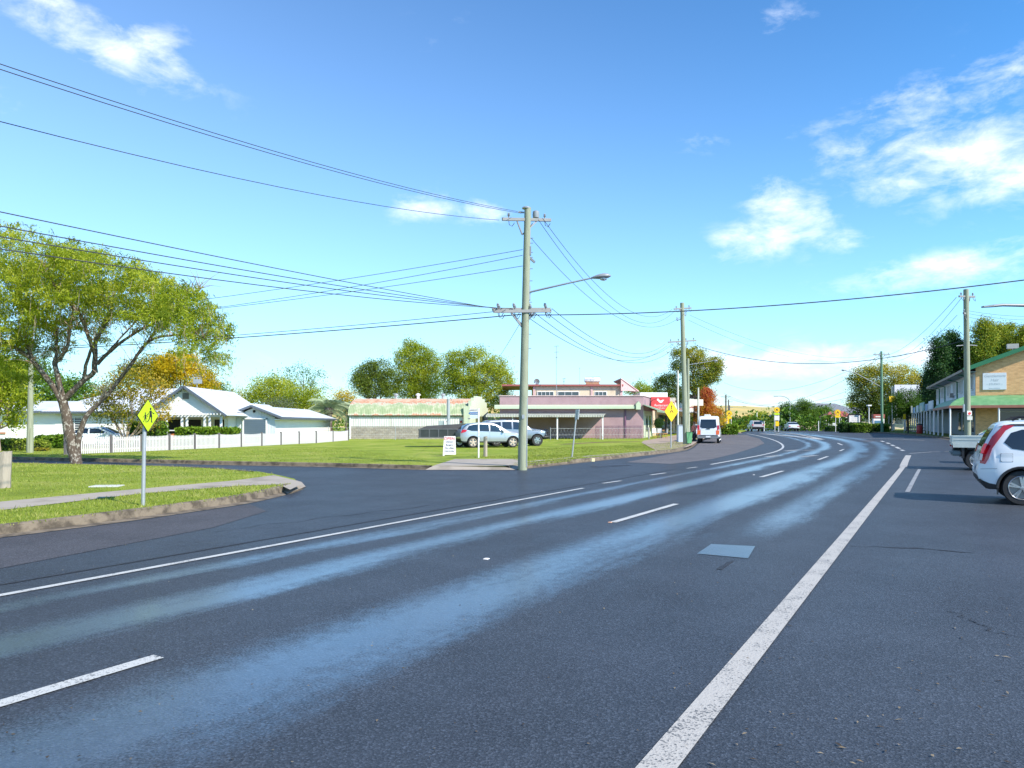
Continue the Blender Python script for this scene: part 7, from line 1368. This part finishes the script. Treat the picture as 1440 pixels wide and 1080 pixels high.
# ---- cafe furniture, bin, picnic table
wood_o = pm('orange_cane', (.55, .28, .10), .6, .2, 6)
def chair(loc, rz, label):
    k = thing('cafe_chair', label, 'chair', loc, rz, 'cane chairs outside the cream shop'); mb = MB(); mb.box((0, 0, .45), (.45, .45, .04)); mb.build('seat', wood_o, k); mb = MB(); mb.slab([(-.22, .2, .48), (.22, .2, .48), (.2, .26, .92), (-.2, .26, .92)], (0, .03, 0)); mb.build('backrest', white, k)
    for x in (-.19, .19):
        for y in (-.19, .19): mb = MB(); mb.beam((x, y, 0), (x * .9, y * .9, .45), .035, .035); mb.build('leg', wood_o, k)
for i, (px, Y_, rz, nm) in enumerate(((921.5, 71.5, .3, 'cane chair nearest the cream wall outside the shop'), (927.5, 72, 3.0, 'cane chair in the middle beside the round table'), (934.5, 71, -1.4, 'cane chair at the right end by the yellow diamond post'))): q_ = GX(px, Y_); q_.z += .14; chair(q_, rz, nm)
q_ = GX(929, 73.2); q_.z += .14; k = thing('cafe_table', 'small table with orange top between the cane chairs', 'table', q_); mb = MB(); mb.lathe([(.4, .7), (.4, .74)], n=20); mb.build('table_top', pm('orange_top', (.6, .22, .1), .5), k); mb = MB(); mb.tube([(0, 0, 0), (0, 0, .7)], .04, 8); mb.lathe([(.25, 0), (.25, .03)], n=16); mb.build('pedestal', steel, k)
q_ = GX(968.6, 55.2); q_.z += .13; k = thing('wheelie_bin', 'light green wheelie bin beside the second power pole', 'bin', q_); k.scale = (.72, .8, .88); mb = MB(); mb.add([(-.22, -.25, .08), (.22, -.25, .08), (.22, .22, .08), (-.22, .22, .08), (-.29, -.33, .95), (.29, -.33, .95), (.29, .33, .95), (-.29, .33, .95)], [(0, 1, 5, 4), (1, 2, 6, 5), (2, 3, 7, 6), (3, 0, 4, 7), (0, 3, 2, 1)]); mb.build('bin_body', pm('bin_green', (.13, .36, .16), .5), k); mb = MB(); mb.box((0, 0, .99), (.62, .72, .07)); mb.build('lid', pm('bin_lid_green', (.08, .25, .10), .5), k, bevel=.02)
for x in (-.25, .25): mb = MB(); mb.lathe([(.1, -.03), (.1, .03)], (x, .28, .1), axis='X', n=14); mb.build('wheel', tyrem, k)
q_ = GX(957.8, 60); q_.z += .13; k = thing('pale_cabinet', 'pale blue grey service cabinet left of the second power pole', 'cabinet', q_); mb = MB(); mb.bb((-.3, -.3, 0), (.3, .3, 1.35)); mb.build('cabinet_body', pm('cabinet_grey', (.45, .5, .55), .5), k, bevel=.02); mb = MB(); mb.bb((-.34, -.34, 1.35), (.34, .34, 1.42)); mb.build('cabinet_cap', gal, k)
q_ = GX(1287, 83); k = thing('picnic_table', 'dark timber picnic table on the verge by the verandah posts', 'picnic table', q_, HA); dw = pm('dark_timber', (.04, .035, .035), .7)
mb = MB(); mb.bb((-.9, -.38, .72), (.9, .38, .78)); mb.build('table_top', dw, k)
for s_ in (-1, 1): mb = MB(); mb.bb((-.9, s_ * .62, .43), (.9, s_ * .88, .48)); mb.build('bench', dw, k); mb = MB(); mb.beam((s_ * .7, -.75, 0), (s_ * .7, .3, .72), .09, .09); mb.beam((s_ * .7, .75, 0), (s_ * .7, -.3, .72), .09, .09); mb.build('frame', dw, k)
q_ = GX(1293, 81.5); k = thing('red_bin', 'dark red litter bin beside the picnic table', 'bin', q_); mb = MB(); mb.lathe([(.24, 0), (.3, .1), (.3, 1.0), (.26, 1.05)], n=18); mb.build('bin_body', pm('bin_red', (.35, .03, .03), .5), k, smooth=50); mb = MB(); mb.lathe([(.32, 1.06), (.3, 1.16), (.1, 1.24)], n=18); mb.build('lid', black, k, smooth=50)
q_ = GX(1235, 99); k = thing('information_kiosk', 'white kiosk with red top and blue panel left of the third power pole', 'kiosk', q_); mb = MB(); mb.bb((-.72, -.2, .1), (.72, .2, 1.9)); mb.build('kiosk_body', white, k); mb = MB(); mb.bb((-.78, -.26, 1.9), (.78, .26, 2.45)); mb.build('kiosk_top', redr, k, bevel=.03); mb = MB(); mb.bb((-.6, -.23, .6), (.6, -.21, 1.6)); mb.build('blue_panel', pm('kiosk_blue', (.08, .2, .32), .4), k); mb = MB(); mb.bb((-.5, -.285, 2.05), (.5, -.27, 2.2)); mb.build('white_strip', whs, k)
q_ = GX(1201.5, 104); k = thing('park_sign', 'white double column notice board in black frame above the hedge', 'sign', q_); zc = P(1201.5, 590, 104).z - q_.z
for x in (-.85, .85): mb = MB(); mb.box((x, 0, zc / 2 + .3), (.16, .16, zc + .6)); mb.build('frame_post', blk, k)
mb = MB(); mb.bb((-.9, -.05, zc + .62), (.9, .05, zc + .76)); mb.build('frame_top', blk, k); mb = MB(); mb.bb((-.76, -.06, zc - .55), (.76, -.02, zc + .58)); mb.build('board', whs, k)
for i in range(4): text(('WELCOME', 'Town Park', 'Rest Area', 'Picnic')[i], .2, 'lettering', gry, k, (0, -.065, zc + .38 - i * .27), (R(90), 0, 0))
for px, Y_, top, lab, m_ in ((1271.5, 92, 583, 'yellow topped sign post in front of the verandah shops', yel), (1250, 106, 585, 'thin sign post with pale plate right of the third power pole', gal)):
    q_ = GX(px, Y_); k = thing('small_road_sign', lab, 'road sign', q_); zc = P(px, top, Y_).z - q_.z; mb = MB(); mb.tube([(0, 0, 0), (0, 0, zc)], .05, 8); mb.build('post', gal, k); mb = MB(); mb.box((0, -.06, zc - .25), (.3, .03, .65)); mb.build('sign_plate', m_, k)
q_ = GX(1255, 104); k = thing('yellow_banner_sign', 'yellow rectangular sign high up left of the pale screen wall', 'sign', q_); zc = P(1255, 561, 104).z - q_.z; mb = MB(); mb.box((0, 0, zc), (.9, .05, .8)); mb.build('sign_plate', yel, k); mb = MB(); mb.tube([(0, .06, 0), (0, .06, zc)], .06, 8); mb.build('post', gal, k)
for px, Y_, nm in ((1011, 100, 0),): pass
# kerb marker
q_ = G(834, 648.6, .14); k = thing('kerb_marker', 'small cream reflective marker on the kerb right of the leaning post', 'marker', q_); mb = MB(); mb.box((0, 0, .05), (.13, .1, .14)); mb.build('marker_block', pm('marker_cream', (.7, .6, .35), .6), k, bevel=.01)
# cat's eyes and leaves on the road
for x, y, c_, nm in ((684, 786.5, whs, 'white raised road stud in the middle of the near lane'), (858, 735, pm('stud_orange', (.5, .28, .18), .6), 'orange road stud at the near end of the long dash'), (1060, 668, whs, 'far road stud left of the lane dash')):
    q_ = G(x, y); k = thing('road_stud', nm, 'road stud', q_, math.atan2(.867, .498)); mb = MB(); mb.add([(-.035, -.03, .004), (.035, -.03, .004), (.035, .03, .004), (-.035, .03, .004), (-.02, -.02, .014), (.02, -.02, .014), (.02, .02, .014), (-.02, .02, .014)], [(0, 1, 5, 4), (1, 2, 6, 5), (2, 3, 7, 6), (3, 0, 4, 7), (4, 5, 6, 7)]); mb.build('stud_body', c_, k)
# dry leaves and gravel grit on the near asphalt
r = np.random.default_rng(12); n = 260; px_ = np.concatenate([r.uniform(1000, 1440, 60), r.uniform(-100, 1440, 200)]); py_ = np.concatenate([r.uniform(820, 1078, 60), r.uniform(760, 1078, 200)]); V = []; A = []
for i in range(n):
    p = G(px_[i], py_[i]); a = r.uniform(0, 6.28); L_ = (r.uniform(.012, .03) if i < 60 else r.uniform(.004, .012)); w = L_ * (.25 if i < 60 else .8); c, s_ = math.cos(a), math.sin(a); z0 = p.z + .006
    for (u, v, dz) in ((-1, 0, .0), (0, -1, .006), (1, 0, .004), (0, 1, .004)): V.append((p.x + c * u * L_ - s_ * v * w, p.y + s_ * u * L_ + c * v * w, z0 + dz))
    A.append(r.random())
o = mesh_np('leaf_litter', V, np.arange(len(V)).reshape(-1, 4), leafmat('dry_leaf', (.06, .045, .03), (.16, .12, .07), (.28, .23, .15), .1), attr=[('v', 'FACE', A)]); tag(o, 'scattered dry leaves and grit on the near asphalt', 'litter', kind='stuff')
# ================================================================== PERSON beside the van
def person():
    b = G(975.5, 617.8); b = GX(976, 63); k = thing('person', 'person in pink top and dark trousers standing at the left side of the van', 'person', b, R(-60)); 
    J = {'pel': (0, 0, .95), 'spn': (0, 0, 1.18), 'chs': (0, .01, 1.36), 'nek': (0, 0, 1.48), 'hd0': (0, -.01, 1.56), 'hd1': (0, -.01, 1.70)}
    V = [J['pel'], J['spn'], J['chs'], J['nek'], J['hd0'], J['hd1']]; E = [(0, 1), (1, 2), (2, 3), (3, 4), (4, 5)]; Rr = [.15, .13, .15, .055, .085, .09]
    for s in (-1, 1):
        n = len(V); V += [(s * .10, 0, .86), (s * .11, -.03 * s, .50), (s * .12, .02, .10), (s * .12, -.13, .04)]; Rr += [.095, .065, .045, .04]; E += [(0, n), (n, n + 1), (n + 1, n + 2), (n + 2, n + 3)]
        n = len(V); V += [(s * .19, 0, 1.40), (s * .24, .0, 1.13), (s * .22, -.14, .93), (s * .21, -.20, .86)]; Rr += [.06, .045, .033, .03]; E += [(2, n), (n, n + 1), (n + 1, n + 2), (n + 2, n + 3)]
        hand = n + 3
        for f, (dx, ln) in enumerate(((-.03, .06), (-.01, .085), (.01, .08), (.028, .065), (.045 * s, .04))):
            m = len(V); V += [(s * .21 + dx, -.23, .83), (s * .21 + dx * 1.2, -.24 - ln * .3, .83 - ln)]; Rr += [.011, .008]; E += [(hand, m), (m, m + 1)]
    me = bpy.data.meshes.new('body'); me.from_pydata(V, E, []); o = link('body', me, pm('skin', (.50, .30, .22), .6, .05), k)
    md = o.modifiers.new('skin', 'SKIN'); 
    for i, q in enumerate(me.skin_vertices[0].data): q.radius = (Rr[i], Rr[i] * (.75 if i < 3 else 1)); q.use_root = i == 0
    o.modifiers.new('sub', 'SUBSURF').levels = 1; bpy.context.view_layer.update(); dg = bpy.context.evaluated_depsgraph_get(); m2 = bpy.data.meshes.new_from_object(o.evaluated_get(dg)); o.modifiers.clear(); o.data = m2
    m2.polygons.foreach_set('use_smooth', [True] * len(m2.polygons))
    def cloth(name, mat, test, off):
        mb = MB(); idx = {}; nrm = [v.normal for v in m2.vertices]
        for p in m2.polygons:
            c = p.center
            if test(c): mb.add([m2.vertices[i].co + nrm[i] * off for i in p.vertices], [tuple(range(len(p.vertices)))])
        q = mb.build(name, mat, k); bm = bmesh.new(); bm.from_mesh(q.data); bmesh.ops.remove_doubles(bm, verts=bm.verts, dist=.001); bm.to_mesh(q.data); bm.free()
    cloth('shirt', pm('pink_shirt', (.62, .22, .16), .8, .15), lambda c: (.92 < c.z < 1.48 and abs(c.x) < .20 and c.y > -.16) or (abs(c.x) >= .16 and c.z > 1.15 and c.z < 1.48), .016); cloth('trousers', pm('dark_trousers', (.03, .03, .04), .8), lambda c: .09 < c.z < .97 and abs(c.x) < .185 and c.y > -.14, .02)
    mb = MB(); mb.blob((0, .012, 1.685), (.098, .105, .10), 4, 3, .12); mb.build('hair', pm('brown_hair', (.10, .06, .03), .7, .2, 20), k, smooth=60)
    mb = MB(); mb.blob((0, -.105, 1.60), (.014, .018, .02), 1, 1, 0); mb.build('nose', pm('skin', (.5, .3, .22), .6), k, smooth=60)
    for s in (-1, 1):
        mb = MB(); mb.blob((s * .03, -.09, 1.625), (.012, .008, .008), 1, 1, 0); mb.build('eye', blk, k); mb = MB(); mb.blob((s * .12, -.06, .035), (.05, .14, .045), 1, 2, 0); mb.build('shoe', black, k, smooth=60)
person()
# ================================================================== OVERHEAD WIRES
wm = pm('wire_black', (.045, .045, .05), .5)
def wirecurve(label, a, b, sag, r=.014, group='overhead power lines', n=40, name='overhead_wire'):
    r *= .68
    a, b = Vector(a), Vector(b); mb = MB(); mb.tube([a.lerp(b, t / n) - Vector((0, 0, 4 * sag * (t / n) * (1 - t / n))) for t in range(n + 1)], r, 5)
    o = mb.build(name, wm, None, smooth=60); return tag(o, label, 'wire', group)
def leftspan(pxy, y0, label, r=.012, L_=50):
    """from the main pole back along the road; passes the photo's left edge at height y0"""
    a = P(pxy[0], pxy[1], Ym); d = Vector((-.498, -.867, 0)); t = (a.x + .6923 * a.y) / (.498 + .6923 * .867); q = a + d * t; z = EYE + (HZ - y0) / F * q.y
    f = t / L_; sag = (a.z - z) / (4 * f * (1 - f)); wirecurve(label, a, a + d * L_, sag, r)
leftspan((728, 297.5), 90, 'topmost high voltage wire from the tallest pole to the upper left edge'); leftspan((733, 300), 97.5, 'second high voltage wire just below the topmost one'); leftspan((702, 309.5), 171, 'third high voltage wire from the crossarm end')
for y0, px, nm in ((298, 697, 'uppermost low voltage wire crossing above the near tree'), (318, 704, 'second low voltage wire crossing the near tree crown'), (333, 712, 'third low voltage wire across the near tree crown'), (350, 722, 'lowest low voltage wire across the near tree crown')): leftspan((px, 434), y0, nm, .015)
def sidespan(pxy, y_at310, label, r, E=Vector((-45, 38, 0)), sag=.9):
    a = P(pxy[0], pxy[1], Ym); d = E - a; d.z = 0; k_ = (310 - 720) / F; t = (a.x - k_ * a.y) / (k_ * d.y - d.x); q = a + d * t; z = EYE + (HZ - y_at310) / F * q.y
    ze = (z + 4 * sag * t * (1 - t) - a.z * (1 - t)) / t; wirecurve(label, a, Vector((E.x, E.y, ze)), sag, r)
sidespan((735, 351), 418, 'upper side street wire from beneath the pole head', .014); sidespan((735, 359), 432, 'middle side street wire from beneath the pole head', .014, Vector((-45, 38.6, 0)), 1.3); sidespan((735, 374), 433.5, 'lower side street wire from beneath the pole head', .014, Vector((-45, 37.5, 0)), 1.0)
sidespan((697, 438), 473, 'thin cable from the low crossarm running left behind the near tree', .016, Vector((-45, 40, 0)), .6); sidespan((733, 442), 476.5, 'thick black cable running left behind the near tree', .026, Vector((-45, 39, 0)), .5)
wirecurve('service wire slanting down from the tallest pole to the shed', P(731, 455, Ym), P(656, 553, 69), .5, .012)
a = P(740, 443, Ym); b = Vector((19.2, 21.2, 0)); b.z = EYE + (HZ - 388) / F * 21.2; wirecurve('thick black cable crossing the road from the tallest pole to the right edge', a, P(1500, 386, 20), .28, .024)
for (x0, y0), (x1, y1), sg, nm in (((763, 307), (945, 435), 1.7, 'high voltage wire sweeping right from the tallest pole top'), ((757, 309), (950, 436), 2.1, 'second high voltage wire sweeping right from the tallest pole top'), ((747, 335), (970, 433), 2.2, 'third high voltage wire sweeping right from the tallest pole top')): wirecurve(nm, P(x0, y0, Ym), P(x1, y1, p2.y), sg, .014)
for i, ((x0, y0), (x1, y1), sg) in enumerate((((776, 434), (935, 484), 1.1), ((765, 437), (945, 484), 1.3), ((752, 440), (955, 483), 1.6), ((745, 448), (938, 486), 1.3))): wirecurve('%s low voltage wire sagging between the tallest pole and the second pole' % ('first', 'second', 'third', 'fourth')[i], P(x0, y0, Ym), P(x1, y1, p2.y), sg, .016)
wirecurve('black cable sagging over the road from the second pole to the fourth pole', P(980, 486, p2.y), P(1358, 478, 42), 1.35, .03)
for i, ((x0, y0), (x1, y1), Y1, sg) in enumerate((((970, 443), (1239, 497), 94, 1.6), ((968, 450), (1232, 499), 94, 1.8))): wirecurve('%s thin wire from the second pole across to the third pole' % ('upper', 'lower')[i], P(x0, y0, p2.y), P(x1, y1, Y1), sg, .014)
for i, ((x0, y0), (x1, y1), sg) in enumerate((((1345, 418), (1229, 499), 1.2), ((1352, 419), (1246, 500), 1.3), ((1346, 443), (1240, 505), 1.2))): wirecurve('%s wire drooping from the fourth pole to the third pole' % ('upper', 'middle', 'lower')[i], P(x0, y0, 42), P(x1, y1, 94), sg, .018)
for i, (y0, y1, sg) in enumerate(((500, 535, 3), (502, 550, 4), (530, 553, 3), (548, 556, 2))): wirecurve('%s far wire over the distant road towards the bend' % ('highest', 'second', 'third', 'lowest')[i], P(1238, y0, 94), P(1018, y1 + 3, 160), sg, .028)
for i, (y0, y1) in enumerate(((437, 442), (441, 448), (446, 455))): wirecurve('%s thin wire leaving the fourth pole towards the right edge' % ('upper', 'middle', 'lower')[i], P(1362, y0, 42), P(1500, y1, 40), .2, .012)
